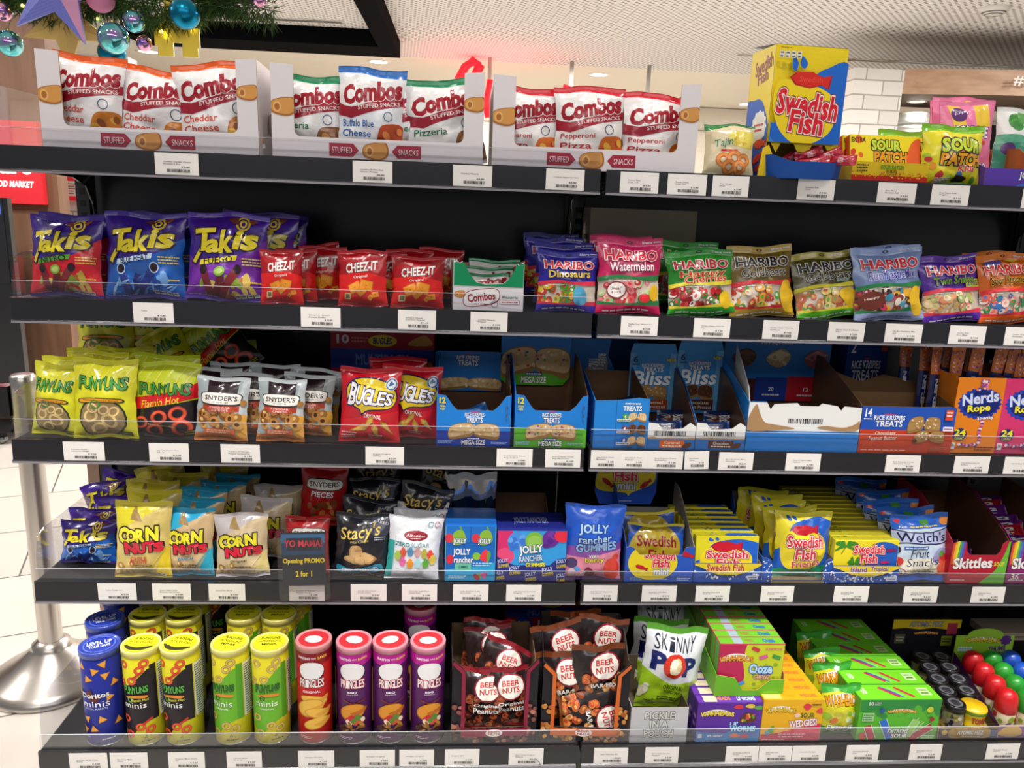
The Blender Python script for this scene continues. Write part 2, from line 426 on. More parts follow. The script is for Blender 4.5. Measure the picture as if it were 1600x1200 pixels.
def can(key, name, cat, label, group, x, y, z, rad, h, turn=0, lidturn=0):
    D = DESIGN[key]; o = D['o']; k = (key, round(rad, 4), round(h, 3))
    if k not in _CAN:
        mb = MB(); n = 48
        mb.lathe([(0, .001), (rad*.96, .001), (rad, .004), (rad, h-.012), (rad*.99, h-.011)], M(o['base'], 'card'), n)
        W = 2*PI*rad; H = h-.014
        a = Art(W, H, 'card'); D['f'](a)
        us = [W*i/n for i in range(1, n)]
        def fm(u, v, g):
            t = -PI/2+(u/W-.5)*2*PI
            return ((rad+g)*math.cos(t), (rad+g)*math.sin(t), .002+v)
        a.emit(mb, fm, (W*.12, .0025, W*.88, H), us)
        rim = MB(); rim.lathe([(rad*.97, 0), (rad*1.012, .0006), (rad*1.012, .0034), (rad*.99, .0036)], M('B8B8B8', 'metal'), n)
        lid = MB(); lm = M(o['lid'], 'plastic')
        lid.lathe([(rad*.98, h-.014), (rad*1.035, h-.0135), (rad*1.04, h-.002), (rad*1.02, h), (rad*.95, h), (rad*.93, h-.0015), (0, h-.0015)], lm, n)
        la = Art(2*rad, 2*rad, 'card'); D['lid'](la)
        la.emit(lid, lambda a_, b_, g: (a_-rad, b_-rad, h-.0015+g))
        _CAN[k] = [('can_body', mb.mesh()), ('base_rim', rim.mesh()), ('lid', lid.mesh())]
    r = empty(name, (x, y, z), (0, 0, R(turn))); prop(r, label, cat, group)
    for nm, me in _CAN[k]:
        c = link(nm, me, r)
        if nm == 'lid': c.rotation_euler = (0, 0, R(lidturn))
    return r
def bar_pack(key, name, cat, label, group, x, y, z, w, h, t, rot=(0, 0, 0)):
    """flat sealed wrapper that can lie at any angle"""
    r = empty(name, (x, y, z), tuple(R(a) for a in rot)); prop(r, label, cat, group)
    for nm, me in bag_meshes(key, w, h, t, 3): link(nm, me, r)
    return r
DESIGN = {}
def design(key, head=None, **o):
    def dec(fn): DESIGN[key] = {'f': fn, 'o': o, 'head': head}; return fn
    return dec
# ------------------------------------------------------------------ what is printed on each kind of pack
WH = 'F2F0EE'; BK = '14121A'; CRIM = '9C1428'
def nugget(a, cx, cy, r, c1='D89A50', c2='B06A28', c3='E8B878'):
    k = a.w/a.h
    q = lambda L: [(cx+r*x, cy+r*y*k) for x, y in L]
    a.blob(q([(-1.1, -.5), (-1.0, .5), (.6, .85), (1.15, .6), (1.2, -.4), (.3, -.85)]), c2)
    a.blob(q([(-1.0, -.38), (-.92, .46), (.6, .78), (1.02, .5), (1.05, -.3), (.3, -.7)]), c1)
    a.ell(cx-r*.55, cy-r*.05*k, r*.38, r*.48, c3); a.ell(cx-r*.55, cy-r*.05*k, r*.24, r*.32, c2)
def combos(band, fl, flc, food, sub):
    def f(a):
        a.poly([(0, .93), (1, .9), (1, 1), (0, 1)], band)
        a.poly([(-.02, .6), (.2, .54), (.6, .64), (1, .7), (1, .60), (.6, .52), (.2, .42), (-.02, .46)], 'A01A30')
        a.blob([(-.05, .8), (.3, .9), (.8, .9), (1.05, .86), (1.03, .72), (.6, .64), (.25, .55), (0, .6)], 'F4F2F2')
        a.T('Combos', .06, .61, .97, .84, 'A3142A', 'F6F4F4', .04, .1, rot=9, sh=.1)
        a.T('STUFFED SNACKS', .30, .555, .95, .60, 'F4E8E8', b=.02, rot=9)
        fl_ = fl.split('|')
        for i, s in enumerate(fl_): a.T(s, .07, .33-.11*i, .52+.04*(len(s) > 8), .41-.11*i, flc, b=.02)
        if sub:
            a.rect(.08, .14, .52, .19, flc); a.rect(.09, .145, .51, .185, WH); a.T(sub, .11, .15, .49, .18, flc, b=.02)
        a.ring(.78, .46, .07, .07, .85, '30406A')
        a.blob([(.62, .12), (.66, .33), (.8, .38), (1.0, .36), (1.02, .08), (.8, .04)], food[0])
        a.scat(.66, .1, .97, .34, 9, .06, .045, food[1:], 4)
    return f
design('combos_cheddar', base='F0EDF0', ct='E8601C')(combos('E8601C', 'Cheddar|Cheese', 'D8401C', ('C87820', 'E89A30', 'D8A83C', '8A4A18'), None))
design('combos_pizzeria', base='EEEDF0', ct='0E8A58')(combos('0E8A58', 'Pizzeria', '0E7A4C', ('8A5A34', 'B07840', '6A3C20', 'C89050'), 'BAKED PRETZEL'))
design('combos_blue', base='E8ECF4', ct='1C6CC0')(combos('1C6CC0', 'Buffalo Blue|Cheese', '1C5CA8', ('B84A20', 'D8602C', '9C3A18', 'E88A4C'), 'BAKED PRETZEL'))
design('combos_pepperoni', base='F2EEEE', ct='D81C30')(combos('D81C30', 'Pepperoni|Pizza', 'C01C30', ('D86A20', 'E89A30', 'C83A20', 'F0B840'), 'BAKED CRACKER'))
def takis(low, lab, labc, labt, rods, small=False):
    def f(a):
        a.blob([(-.1, -.1), (-.1, .47), (.3, .43), (.7, .52), (1.1, .72), (1.1, -.1)], low)
        a.scat(.14, .03, .86, .24, 22, .085, .04, ['D8B84C', 'C08C34', '8AA038', 'E0C868', 'B86830'] if rods[0] != '2A3C90' else ['3C78D8', '1C50B0', '7AB0F0'], 3)
        a.bar(.32, .06, .22, .34, .1, rods[0]); a.bar(.42, .06, .66, .36, .1, rods[1]); a.bar(.36, .04, .45, .28, .09, rods[2])
        a.ell(.22, .34, .05, .06, '2A1420'); a.ell(.66, .36, .05, .06, '2A1420')
        if rods[0] == '2A3C90':
            a.ring(.22, .34, .06, .07, .8, 'B8D8FF'); a.ring(.66, .36, .06, .07, .8, 'B8D8FF'); a.scat(.1, .05, .9, .2, 10, .06, .012, ['A8D0FF', '5A9CF0'], 8)
        else: a.ell(.43, .33, .075, .06, '8ABF3A', 20); a.ell(.43, .33, .05, .035, 'C8E080', 20)
        # letters stepping up to the right
        for k in (0, 1): a.bar(.20, .60, .07+.01*k, .40+.02*k, (.085, .05)[k], ('2A0C4A', 'F0DC28')[k])
        a.seq([('T', .09, .55, .36, .80, 6), ('a', .24, .53, .43, .68, 6), ('k', .43, .54, .61, .80, 6), ('i', .61, .58, .70, .80, 0), ('s', .70, .58, .90, .76, 4)], 'F0DC28', '2A0C4A', .09, .07, .22)
        a.ring(.70, .87, .085, .085, .72, 'E8C828'); a.ring(.70, .87, .045, .045, .5, 'E8C828'); a.blob([(.76, .92), (.86, .93), (.80, .88)], '8A4A28'); a.blob([(.52, .9), (.62, .93), (.64, .86)], '7A3C30')
        a.poly([(.16, .39), (.18, .45), (.66, .52), (.64, .46)], labc); a.T(lab, .22, .42, .60, .49, labt, b=.04, rot=7, sh=.15)
        a.lines(.72, .40, .97, .50, 3, 'E8D060'); a.lines(.82, .2, .95, .24, 1, 'F0D040')
        a.facts(.62, .02, .93, .085); a.lines(.05, .03, .4, .06, 1, 'D8D0E8')
    return f
RD = ('7A2430', '8C2C34', '6A1C28')
design('takis_nitro', base='3A1C8C', ct='3A1C8C', cb='341880', crumple=1.2)(takis('DC1C30', 'NITRO', '5AA838', '1A3014', RD))
design('takis_blue', base='3C2094', ct='3C2094', cb='38208C', crumple=1.2)(takis('1C64C4', 'BLUE HEAT', 'C8DCF4', '14306A', ('2A3C90', '24388A', '1C2C70')))
design('takis_fuego', base='46209C', ct='46209C', cb='4A1C90', crumple=1.2)(takis('7A2CA8', 'FUEGO', 'F0E020', '3A1450', RD))
@design('cheezit', base='A8121C', ct='B41822', cb='B01420', crumple=1.0)
def _(a):
    a.poly([(0, 0), (1, 0), (1, .52), (.6, .62), (0, .56)], 'E0201C')
    a.T('CHEEZ-IT', .17, .62, .83, .79, 'F6F2F0', '6A0810', .05, .05, sh=.12, rot=7)
    a.T('Original', .33, .5, .63, .56, 'F8F0E8', b=.02, rot=7)
    for x, y, r, s in ((.36, .34, 25, .16), (.6, .38, -12, .17), (.5, .28, 40, .13), (.78, .22, 10, .09), (.68, .17, 50, .07)):
        c, d = math.cos(R(r)), math.sin(R(r)); k = a.w/a.h
        for q, cc in ((1, 'D87818'), (.88, 'F09A28')): a.poly([(x+q*s*(i*c-j*d), y+q*s*(i*d+j*c)*k) for i, j in ((-.8, -.6), (.8, -.6), (.8, .6), (-.8, .6))], cc)
        a.ell(x, y, .015, .015, 'C06A18')
    a.rect(.14, .12, .27, .24, 'D8C890'); a.rect(.16, .14, .25, .22, '7A6A38'); a.lines(.03, .02, .4, .06, 2, 'F0B8A8')
def haribo(top, sub, subc, subo, hcol, hout, band, candies, low, lc='FFFFFF', extra=None):
    def f(a):
        a.rect(0, .12, 1, .46, 'D8C8B8'); a.scat(0, .14, .8, .42, 46, .065, .05, candies, hash(sub) % 50 if False else len(sub), ['F8E8E0']+candies)
        a.blob([(-.1, .40), (.3, .46), (.8, .44), (1.1, .48), (1.1, .53), (.6, .49), (.3, .51), (-.1, .46)], band)
        a.blob([(-.1, .17), (.4, .135), (1.1, .19), (1.1, .10), (.5, .09), (-.1, .11)], band)
        a.rect(0, 0, 1, .115, low)
        if extra: extra(a)
        a.T('HARIBO', .09, .70, .93, .84, hcol, hout, .075, .05, rot=0, arc=-.03)
        for i, s in enumerate(sub.split('|')): a.T(s, .16+.06*i, .56-.07*i, .88, .68-.075*i, subc, subo, .06, .035, rot=2)
        a.T('Share', .72, .925, .86, .965, 'E8E8F0', b=.02); a.lines(.88, .93, .98, .96, 1, 'E0E0EC')
        a.lines(.1, .03, .8, .07, 1, lc); a.lines(.15, .425, .6, .445, 1, 'F0F0F0')
    return f
HC = dict(sb=.02, st=.10)
def melon(a):
    a.ell(.28, .31, .16, .13, '8A3038'); a.ell(.28, .31, .14, .11, 'F4ECE8'); a.T("SWEET|".strip('|'), .2, .31, .36, .35, '8A2830', b=.02); a.T('& SOUR', .2, .265, .36, .3, '8A2830', b=.02)
    a.ell(.74, .2, .11, .08, '2C7A34'); a.ell(.74, .21, .09, .065, 'E83038'); a.ell(.9, .28, .08, .12, 'F2C020')
design('har_dino', base='2A249C', ct='2C289C', cb='3A2CA8', **HC)(haribo('', 'Dinosaurs', 'D8B83C', '1A1440', 'C82434', 'F4E8EC', 'D83048', ['D8B830', '4A9C30', 'E87828', '6A8838', 'C83828'], '3C2CA0', extra=lambda a: a.blob([(.62, .14), (.60, .36), (.72, .42), (.82, .3), (.80, .14)], '58B0D8')))
design('har_melon', base='CC2060', ct='D02868', cb='D0245C', **HC)(haribo('', 'Watermelon', 'F4E4EC', '7A1040', 'E01C40', 'F6ECEC', '2E7A44', ['E85860', 'F08890', 'B8D890', 'F4C8C0', 'C83840'], 'CC2058', extra=melon))
design('har_cherry', base='2C9430', ct='309A34', cb='2C9830', **HC)(haribo('', 'Happy|Cherries', 'C83424', 'F0E0B0', 'C81C2C', 'F2F4EC', 'E8D838', ['B81C24', 'D84040', '3C7A30', '8A141C', 'E8E8E0'], '34A030', extra=lambda a: (a.ell(.66, .36, .045, .045, 'C81820'), a.ell(.75, .35, .045, .045, 'C81820'), a.ell(.86, .22, .10, .13, 'F0C420'))))
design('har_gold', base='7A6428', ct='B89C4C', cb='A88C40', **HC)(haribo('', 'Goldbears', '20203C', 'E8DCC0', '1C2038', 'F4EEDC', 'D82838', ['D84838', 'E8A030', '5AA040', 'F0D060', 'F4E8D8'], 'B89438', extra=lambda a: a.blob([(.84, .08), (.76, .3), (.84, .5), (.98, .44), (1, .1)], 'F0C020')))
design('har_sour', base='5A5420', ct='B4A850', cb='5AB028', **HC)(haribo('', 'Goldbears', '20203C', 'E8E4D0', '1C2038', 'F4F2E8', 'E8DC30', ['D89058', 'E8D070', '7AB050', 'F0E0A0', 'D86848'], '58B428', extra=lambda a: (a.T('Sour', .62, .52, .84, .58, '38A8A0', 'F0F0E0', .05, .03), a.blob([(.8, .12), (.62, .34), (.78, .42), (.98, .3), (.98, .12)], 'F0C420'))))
design('har_mix', base='8CA4DC', ct='98B0E4', cb='B0BCE4', **HC)(haribo('', 'FunTasticMix', '3C3CA8', 'E8E8F8', 'D82438', 'F4F0F8', '2E8A50', ['8A3C28', 'E8B030', '3C2C2C', 'D83C60', '3CA0C0', 'F0E0D0'], 'A8B4E4', '8A8CC0', extra=lambda a: (a.ell(.2, .28, .18, .13, '7A3424'), a.T('Happy', .1, .29, .3, .33, 'F4E8E0', b=.03, rot=10), a.blob([(.82, .08), (.74, .3), (.84, .44), (.96, .4), (.96, .1)], 'F0C020'))))
design('har_zing', base='5A2CA8', ct='6434B0', cb='6C38B4', **HC)(haribo('', 'Twin Snakes', '7AA838', '2A1450', 'D81C3C', 'F4ECF4', 'E83850', ['D8A868', 'E8C890', 'A8C070', 'E88870', 'F0E0C0'], '5C30AC', extra=lambda a: (a.rect(.70, .50, .99, .62, 'B8C838'), a.T('Z!NG', .72, .52, .97, .60, '3A1C70', b=.05))))
design('har_streams', base='D86A1C', ct='E07C24', cb='E06A1C', **HC)(haribo('', 'Sour Streamers', '4A2414', 'F0C830', 'D8202C', 'F4DCC8', 'E02C34', ['E8604C', 'F0988C', '3C9C58', '3C78C0', 'F4D8D0'], 'E86820', extra=lambda a: (a.blob([(.1, .86), (.3, .97), (.4, .86), (.25, .8)], '5A4C9C'), a.blob([(.45, .93), (.6, .98), (.75, .92), (.6, .86)], 'F0D838'))))
def funyuns(hot):
    def f(a):
        for i in range(9): a.bar(-.1+.15*i, .72, .12+.15*i, 1.05, .012, 'F2EC7A')
        y = .03 if not hot else -.03
        if hot:
            a.poly([(0, 0), (1, 0), (1, .52), (0, .36)], '1C161C'); a.poly([(0, .36), (1, .54), (1, .75), (.75, .64), (0, .52)], 'D81C24')
            a.T('Flamin Hot', .14, .43, .74, .53, 'F4E040', b=.0, sh=.3, rot=9)
            for x, q, r in ((.13, .2, .12), (.42, .28, .13), (.7, .33, .14), (.75, .14, .16), (.34, .1, .13)):
                a.ring(x, q, r, r*.8, .55, 'C8341C', 15); a.ring(x, q, r*.92, r*.72, .72, 'E8603C', 15)
            a.T('Onion Flavored Rings', .25, .15, .65, .18, 'E8D890', rot=-6)
        else:
            a.ell(.5, .27, .39, .34, '2A3A22'); a.ell(.5, .27, .36, .31, '9C8458')
            for x, q, r, o in ((.32, .3, .13, 20), (.62, .24, .15, -20), (.45, .14, .13, 10), (.7, .36, .1, 40), (.36, .4, .11, 0), (.55, .38, .1, 30)):
                a.ring(x, q, r, r*.8, .5, 'B08A48', o); a.ring(x, q, r*.95, r*.74, .68, 'E4CC90', o)
            a.blob([(.14, .51), (.5, .535), (.82, .52), (.84, .47), (.5, .475), (.16, .455)], '2A3A1C'); a.blob([(.16, .505), (.5, .525), (.8, .51), (.8, .48), (.5, .485), (.18, .465)], 'E89C1C')
            a.T('Onion Flavored Rings', .2, .48, .78, .51, '3A2810', b=.0); a.ring(.42, .45, .1, .07, .7, '3C8A34')
        a.seq([(ch, .11+.113*i, .60+y+.012*(i % 2), .222+.113*i, .76+y-.02*(i % 2), (-4, 3)[i % 2]) for i, ch in enumerate('FUNYUNS')], ('4AA048', '3C8C3C'), '1E3416', .07, .035)
        a.lines(.05, .02, .4, .05, 1, '5A5A20'); a.rect(.76, .03, .93, .1, '3A3A1C'); a.lines(.78, .035, .92, .095, 2, 'D8D040')
    return f
design('funyuns', base='DCD828', ct='E4E034', cb='D8D424', crumple=1.2)(funyuns(0))
design('funyuns_hot', base='CCD824', ct='CCDC2C', cb='201820', crumple=1.1)(funyuns(1))
@design('snyders', base='A8B4B8', ct='D0D8DC', cb='D8843C')
def _(a):
    a.rect(.86, 0, 1, 1, 'C4CCD0'); a.rect(.22, .70, .80, 1, '2C1C24'); a.rect(0, 0, 1, .12, 'D88848')
    a.blob([(.84, .1), (.74, .3), (.86, .42), (1.0, .40), (1, .1)], 'F0B048'); a.rect(.14, .48, .86, .57, 'B8442C')
    a.scat(.1, .18, .86, .52, 22, .1, .085, ['B07838', 'C88C48', '8A5424', 'D8A050'], 6, ['E8C078', '5A3014'])
    a.blob([(.1, .66), (.16, .76), (.84, .76), (.9, .66), (.82, .58), (.18, .58)], '241820'); a.blob([(.12, .66), (.18, .75), (.82, .75), (.88, .66), (.8, .595), (.2, .595)], 'E8E4DC')
    a.T("SNYDER'S", .18, .645, .82, .72, '241820', b=.035); a.T('OF HANOVER', .35, .605, .65, .63, '4A3A3C', b=.0)
    a.rect(.26, .47, .74, .56, 'C85040'); a.T('CHEDDAR', .3, .52, .7, .55, 'F4E0D8', b=.02); a.T('CHEESE', .34, .478, .66, .508, 'F4E0D8', b=.02)
    a.rect(.2, .12, .78, .2, 'E8682C'); a.lines(.25, .13, .7, .19, 2, 'F4D8B8'); a.lines(.1, .04, .8, .08, 1, 'B06020'); a.ell(.93, .62, .06, .06, 'B08040')
@design('snyders_red', base='B41C20', ct='C02428', crumple=1.2)
def _(a):
    a.blob([(.12, .72), (.25, .82), (.85, .80), (.93, .70), (.8, .63), (.2, .64)], '2A1418'); a.blob([(.14, .72), (.26, .805), (.84, .785), (.91, .70), (.79, .645), (.21, .655)], 'F0E8DC')
    a.T("SNYDERS", .2, .685, .86, .765, '241820', b=.04); a.T('PIECES', .25, .52, .75, .61, 'F0E8EC', '5A1020', .05, .04, sh=.1)
    a.scat(.15, .12, .85, .42, 22, .09, .06, ['8A4A24', 'A8602C', '6A3418', 'C07838'], 3); a.facts(.1, .05, .5, .1)
@design('bugles', base='C81428', ct='CC1828', cb='C41826')
def _(a):
    a.poly([(0, 0), (1, 0), (1, .44), (0, .3)], 'D8202C')
    a.blob([(.12, .56), (.12, .78), (.42, .90), (.82, .82), (.97, .66), (.88, .48), (.5, .44), (.38, .38), (.33, .45)], '1E1A5A'); a.blob([(.14, .57), (.14, .77), (.42, .88), (.81, .80), (.95, .65), (.87, .49), (.5, .46), (.39, .41), (.34, .47)], 'F0D020')
    a.seq([(ch, .16+.123*i, .66-hh/2-.012*i, .285+.123*i, .66+hh/2-.012*i, -8) for i, (ch, hh) in enumerate(zip('BUGLES', (.30, .25, .22, .2, .18, .16)))], 'F4F2F4', '241C60', .10, .04, .05)
    a.T('ORIGINAL', .42, .34, .72, .40, 'F4E8E8', b=.03, rot=-6); a.ell(.86, .80, .1, .1, 'E8F0F4'); a.ring(.86, .80, .09, .09, .8, '2A5CA0'); a.blob([(.82, .78), (.85, .84), (.9, .8)], '2A5CA0')
    for x, y, s, r in ((.35, .2, .2, -10), (.5, .28, .17, 25), (.62, .16, .18, 70), (.8, .22, .16, 100)):
        c, d = math.cos(R(r)), math.sin(R(r)); a.poly([(x+s*(i*c-j*d), y+s*(i*d+j*c)*.75) for i, j in ((-.9, -.5), (.5, -.1), (.8, .5), (.2, .5))], 'C89434'); a.poly([(x+s*.8*(i*c-j*d), y+s*.8*(i*d+j*c)*.75) for i, j in ((-.8, -.4), (.5, -.1), (.7, .4), (.2, .4))], 'E8BC58')
    a.lines(.04, .05, .3, .15, 3, 'F0C8C8'); a.lines(.5, .05, .72, .12, 2, 'F0C8C8')
def corn(top, body, lab, labc, acc):
    def f(a):
        a.poly([(0, 1), (0, .62), (.45, .78), (1, 1)], top); a.poly([(.3, .78), (.36, .98), (.52, .76)], 'A88850')
        a.scat(.02, .05, .35, .22, 9, .08, .055, ['D8A85C', 'E8C078', 'B88840'], 4, ['F4DCA8'])
        for i in range(5): a.bar(.55+.09*i, .05, .95+.09*i, .42, .02, acc)
        a.blob([(.75, .02), (.85, .28), (1.02, .42), (1.02, 0)], acc)
        a.seq([q+(3,) for q in (('C', .06, .46, .30, .68), ('O', .24, .50, .44, .66), ('R', .43, .50, .60, .67), ('N', .60, .51, .82, .70))], 'ECE030', '1C140C', .13, .1)
        a.seq([q+(4,) for q in (('N', .20, .34, .44, .49), ('U', .44, .35, .60, .49), ('T', .60, .37, .76, .51), ('S', .74, .37, .92, .50))], 'D81C38', '1C0C10', .12, .12)
        for i, s in enumerate(lab.split('|')): a.T(s, .30, .25-.05*i, .62, .30-.05*i, labc, b=.03, rot=3)
        a.lines(.38, .12, .7, .2, 2, '7A5A34', 2); a.facts(.58, .03, .93, .08)
    return f
design('corn_chile', base='D8C070', ct='E0D040', cb='D0B858')(corn('E0D430', 'D8C070', 'CHILE|PICANTE', 'C8342C', 'E8CC28'))
design('corn_ranch', base='D8B888', ct='30A8D0', cb='30A0C8')(corn('30B0DC', 'D8B888', 'RANCH', '2090C0', '30B8D8'))
design('corn_original', base='DCC49C', ct='C8C0C0', cb='D8D0D0')(corn('C8C0C0', 'D8C090', 'Original', '2A2420', 'F0DC90'))
@design('stacys', base='1C1C24', ct='202028', cb='1A1A22', crumple=1.25)
def _(a):
    a.ell(.82, .84, .22, .2, '3A3C4C'); a.T("Stacy's", .08, .60, .82, .84, 'E8C460', b=.014, rot=9, sh=.2); a.T('Pita Chips', .28, .58, .62, .63, 'C0A050', sh=.2, rot=6)
    a.T('BAKED', .68, .86, .95, .89, 'C8C8D0', b=.01, rot=-10); a.lines(.72, .62, .92, .68, 2, 'C0C8D8')
    for p in ([(.28, .34), (.3, .53), (.48, .54), (.5, .4)], [(.18, .3), (.22, .37), (.45, .36), (.42, .24)], [(.5, .28), (.52, .44), (.64, .42), (.78, .34), (.66, .26)], [(.36, .26), (.4, .38), (.55, .34), (.55, .24)]): a.blob(p, 'C89C5C'); a.blob([((x-.45)*.85+.45, (y-.37)*.85+.375) for x, y in p], 'E4BC80')
    a.blob([(.06, .21), (.35, .16), (.8, .25), (.88, .22), (.86, .14), (.4, .06), (.08, .11)], '3090B0'); a.T('SIMPLY NAKED', .14, .125, .80, .18, 'E8F4F8', b=.03, arc=-.2, rot=4)
    a.facts(.36, .01, .88, .06)
@design('albanese', base='E4E6EC', ct='D8DCE4', st=.03, sb=.03)
def _(a):
    a.rect(0, 0, .12, .62, '2C9C98'); a.rect(.12, .0, .14, .7, 'C8D0D8'); a.ell(.52, .73, .23, .09, '8C1828'); a.T('Albanese', .34, .71, .70, .755, 'F4E8E8', b=.0, sh=.2); a.lines(.42, .68, .62, .7, 1, 'E8C8C8')
    a.T('ZERO', .13, .555, .42, .62, '1C8088', b=.04); a.T('SUGAR', .44, .555, .80, .62, '7AA0A8', b=-.0)
    for x, y, c in ((.3, .44, 'E05848'), (.44, .46, '50A0D0'), (.58, .46, 'D0A0A0'), (.71, .44, 'B8B048'), (.83, .42, 'D84838'), (.2, .38, 'A8C850'), (.3, .29, 'E868A8'), (.45, .26, 'F0981C'), (.6, .28, 'A8D8E0'), (.75, .28, '58B838'), (.88, .34, 'E8D048')):
        a.ell(x, y, .055, .075, c); a.ell(x, y+.065, .04, .04, c); a.ell(x-.05, y+.03, .02, .025, c); a.ell(x+.05, y+.03, .02, .025, c)
    a.lines(.2, .16, .7, .19, 1, 'A0B0C0'); a.ring(.78, .9, .05, .05, .8, '30A0A8'); a.ring(.9, .9, .05, .05, .8, 'B04058')
@design('jr_gummies', base='2058C8', ct='245CCC', cb='5A3078', st=.05)
def _(a):
    a.blob([(-.1, -.1), (-.1, .40), (.3, .47), (.75, .46), (1.1, .52), (1.1, -.1)], '8A4CA8'); a.blob([(-.1, -.1), (-.1, .30), (.4, .33), (1.1, .42), (1.1, -.1)], 'E88CA8')
    a.T('JOLLY', .22, .62, .74, .76, 'A8CCF4', '0E1E58', .1, .06, arc=.06); a.T('rancher', .22, .53, .80, .63, 'A8CCF4', '0E1E58', .1, .03, rot=4); a.T('GUMMIES', .18, .42, .90, .53, '8AB0E4', '141A58', .09, .07, rot=6)
    a.T('VERY', .42, .33, .6, .37, 'F4F0F4', '2A1440', .08, .04, rot=4); a.T('berry', .36, .25, .70, .335, 'F0E44C', '3A1440', .09, .05, rot=4)
    a.ell(.84, .18, .14, .19, 'E8402C'); a.ell(.9, .34, .06, .06, 'E8402C'); a.ell(.14, .24, .1, .09, '4A3A6A'); a.ell(.24, .15, .06, .06, '58A0E0'); a.blob([(.35, .08), (.42, .2), (.55, .12), (.5, .04)], '8A2438'); a.scat(.05, .02, .35, .12, 7, .08, .06, ['F0C8D0', 'E8A0B0'], 2)
def fish(a, cx, cy, s, col='C8182C', dk='A01024', rot=0):
    c, d = math.cos(R(rot)), math.sin(R(rot)); k = a.w/a.h
    P = [(-1, 0), (-.7, .26), (0, .34), (.55, .17), (.95, .3), (.9, -.3), (.55, -.15), (0, -.34), (-.7, -.28)]
    a.poly([(cx+s*(x*c-y*d), cy+s*(x*d+y*c)*k) for x, y in P], dk); a.poly([(cx+s*.92*(x*c-y*d), cy+s*.92*(x*d+y*c)*k+.003) for x, y in P], col)
def sfish(sub=None, subc='F0F4F8', tropical=False, low=True, ty=0.0):
    def f(a):
        a.blob([(.28, .82), (.6, .92), (.9, .88), (1.1, .7), (1.1, -.1), (-.1, -.1), (-.1, .3), (.12, .5)], '2060C8')
        a.blob([(.08, .5), (.22, .72), (.55, .79), (.85, .62), (.9, .36), (.7, .14), (.4, .09), (.14, .2)], 'F4DC28')
        a.blob([(.2, .9), (.22, .96), (.28, .9), (.25, .87)], '2060C8'); a.blob([(.3, .93), (.33, .97), (.37, .92), (.34, .89)], '2060C8')
        fish(a, .5, .75+ty, .26)
        a.T('Swedish', .18, .48, .84, .66, 'E01C38', 'F6F2F0', .09, .045, arc=.03, out2='9C1028'); a.T('Fish', .34, .29, .72, .47, 'E01C38', 'F6F2F0', .09, .045, out2='9C1028')
        if sub: a.T(sub, .34, .14, .76, .27, subc, '1C3C88' if subc != 'C81C38' else 'F4F0E0', .07, .03)
    return f
@design('sf_friends', base='E4D42C', ct='D8D034', cb='2A9C88', crumple=1.1)
def _(a):
    sfish()(a); a.rect(0, 0, 1, .12, '2C9890'); a.blob([(.02, .0), (.1, .14), (.4, .09), (.95, .2), (1.02, 0)], '2C9C70'); a.T('Friends', .3, .17, .8, .28, 'D82C60', 'F4E8A0', .07, .03, rot=8)
@design('sf_mini_bag', base='2458C0', ct='D8C830', cb='D8C830', sb=.05, st=.06)
def _(a): a.blob([(.02, .5), (.3, .95), (.75, .9), (.95, .5), (.7, .1), (.3, .08)], 'B8A028'); a.T('Swedish', .14, .5, .86, .75, '8C1428', b=.05, arc=.04); a.T('Fish', .35, .2, .7, .45, '8C1428', b=.05)
@design('welchs', base='CFE0F4', ct='2C68C8', cb='2458B8', sb=.10, st=.07)
def _(a):
    a.rect(0, .80, 1, 1, '2460C4'); a.ell(.1, .93, .06, .06, 'C83038'); a.ell(.55, .9, .08, .06, '3C8A34'); a.blob([(.85, .86), (.9, .98), (1, .97), (1, .84)], 'D88438')
    a.T('Real', .12, .815, .24, .845, 'F0F4F8', b=.02); a.lines(.3, .81, .8, .85, 1, 'F0D850')
    a.blob([(-.05, .55), (.2, .60), (.8, .56), (1.05, .6), (1.05, .79), (.7, .75), (.3, .76), (-.05, .79)], '1C2454'); a.blob([(-.05, .565), (.2, .615), (.8, .575), (1.05, .615), (1.05, .775), (.7, .735), (.3, .745), (-.05, .775)], 'B4BCE0')
    a.T("Welch's", .06, .61, .96, .75, '14183C', b=.02, rot=-2); a.rect(.18, .5, .6, .55, '3C6CB8'); a.lines(.2, .505, .58, .545, 1, 'D8E8F8')
    a.rect(0, .08, 1, .36, 'F0ECD8'); a.blob([(.7, .3), (.8, .5), (1, .46), (1, .28)], 'A8A0DC')
    a.T('Fruit', .30, .38, .62, .5, '20285C', b=-.005, sh=.1); a.T('Snacks', .24, .24, .82, .36, '20285C', b=-.005, sh=.1)
    a.scat(.82, .05, 1.0, .36, 9, .1, .08, ['E86048', 'F08C60', 'D83C3C'], 2); a.ell(.08, .32, .1, .08, 'D83838'); a.ell(.06, .5, .07, .07, '2A2440'); a.ell(.86, .42, .06, .06, '58A848'); a.lines(.25, .12, .78, .2, 2, 'A89878'); a.ring(.12, .14, .12, .09, .9, 'A83038'); a.T('REAL', .05, .13, .19, .17, '8A2830', b=.02)
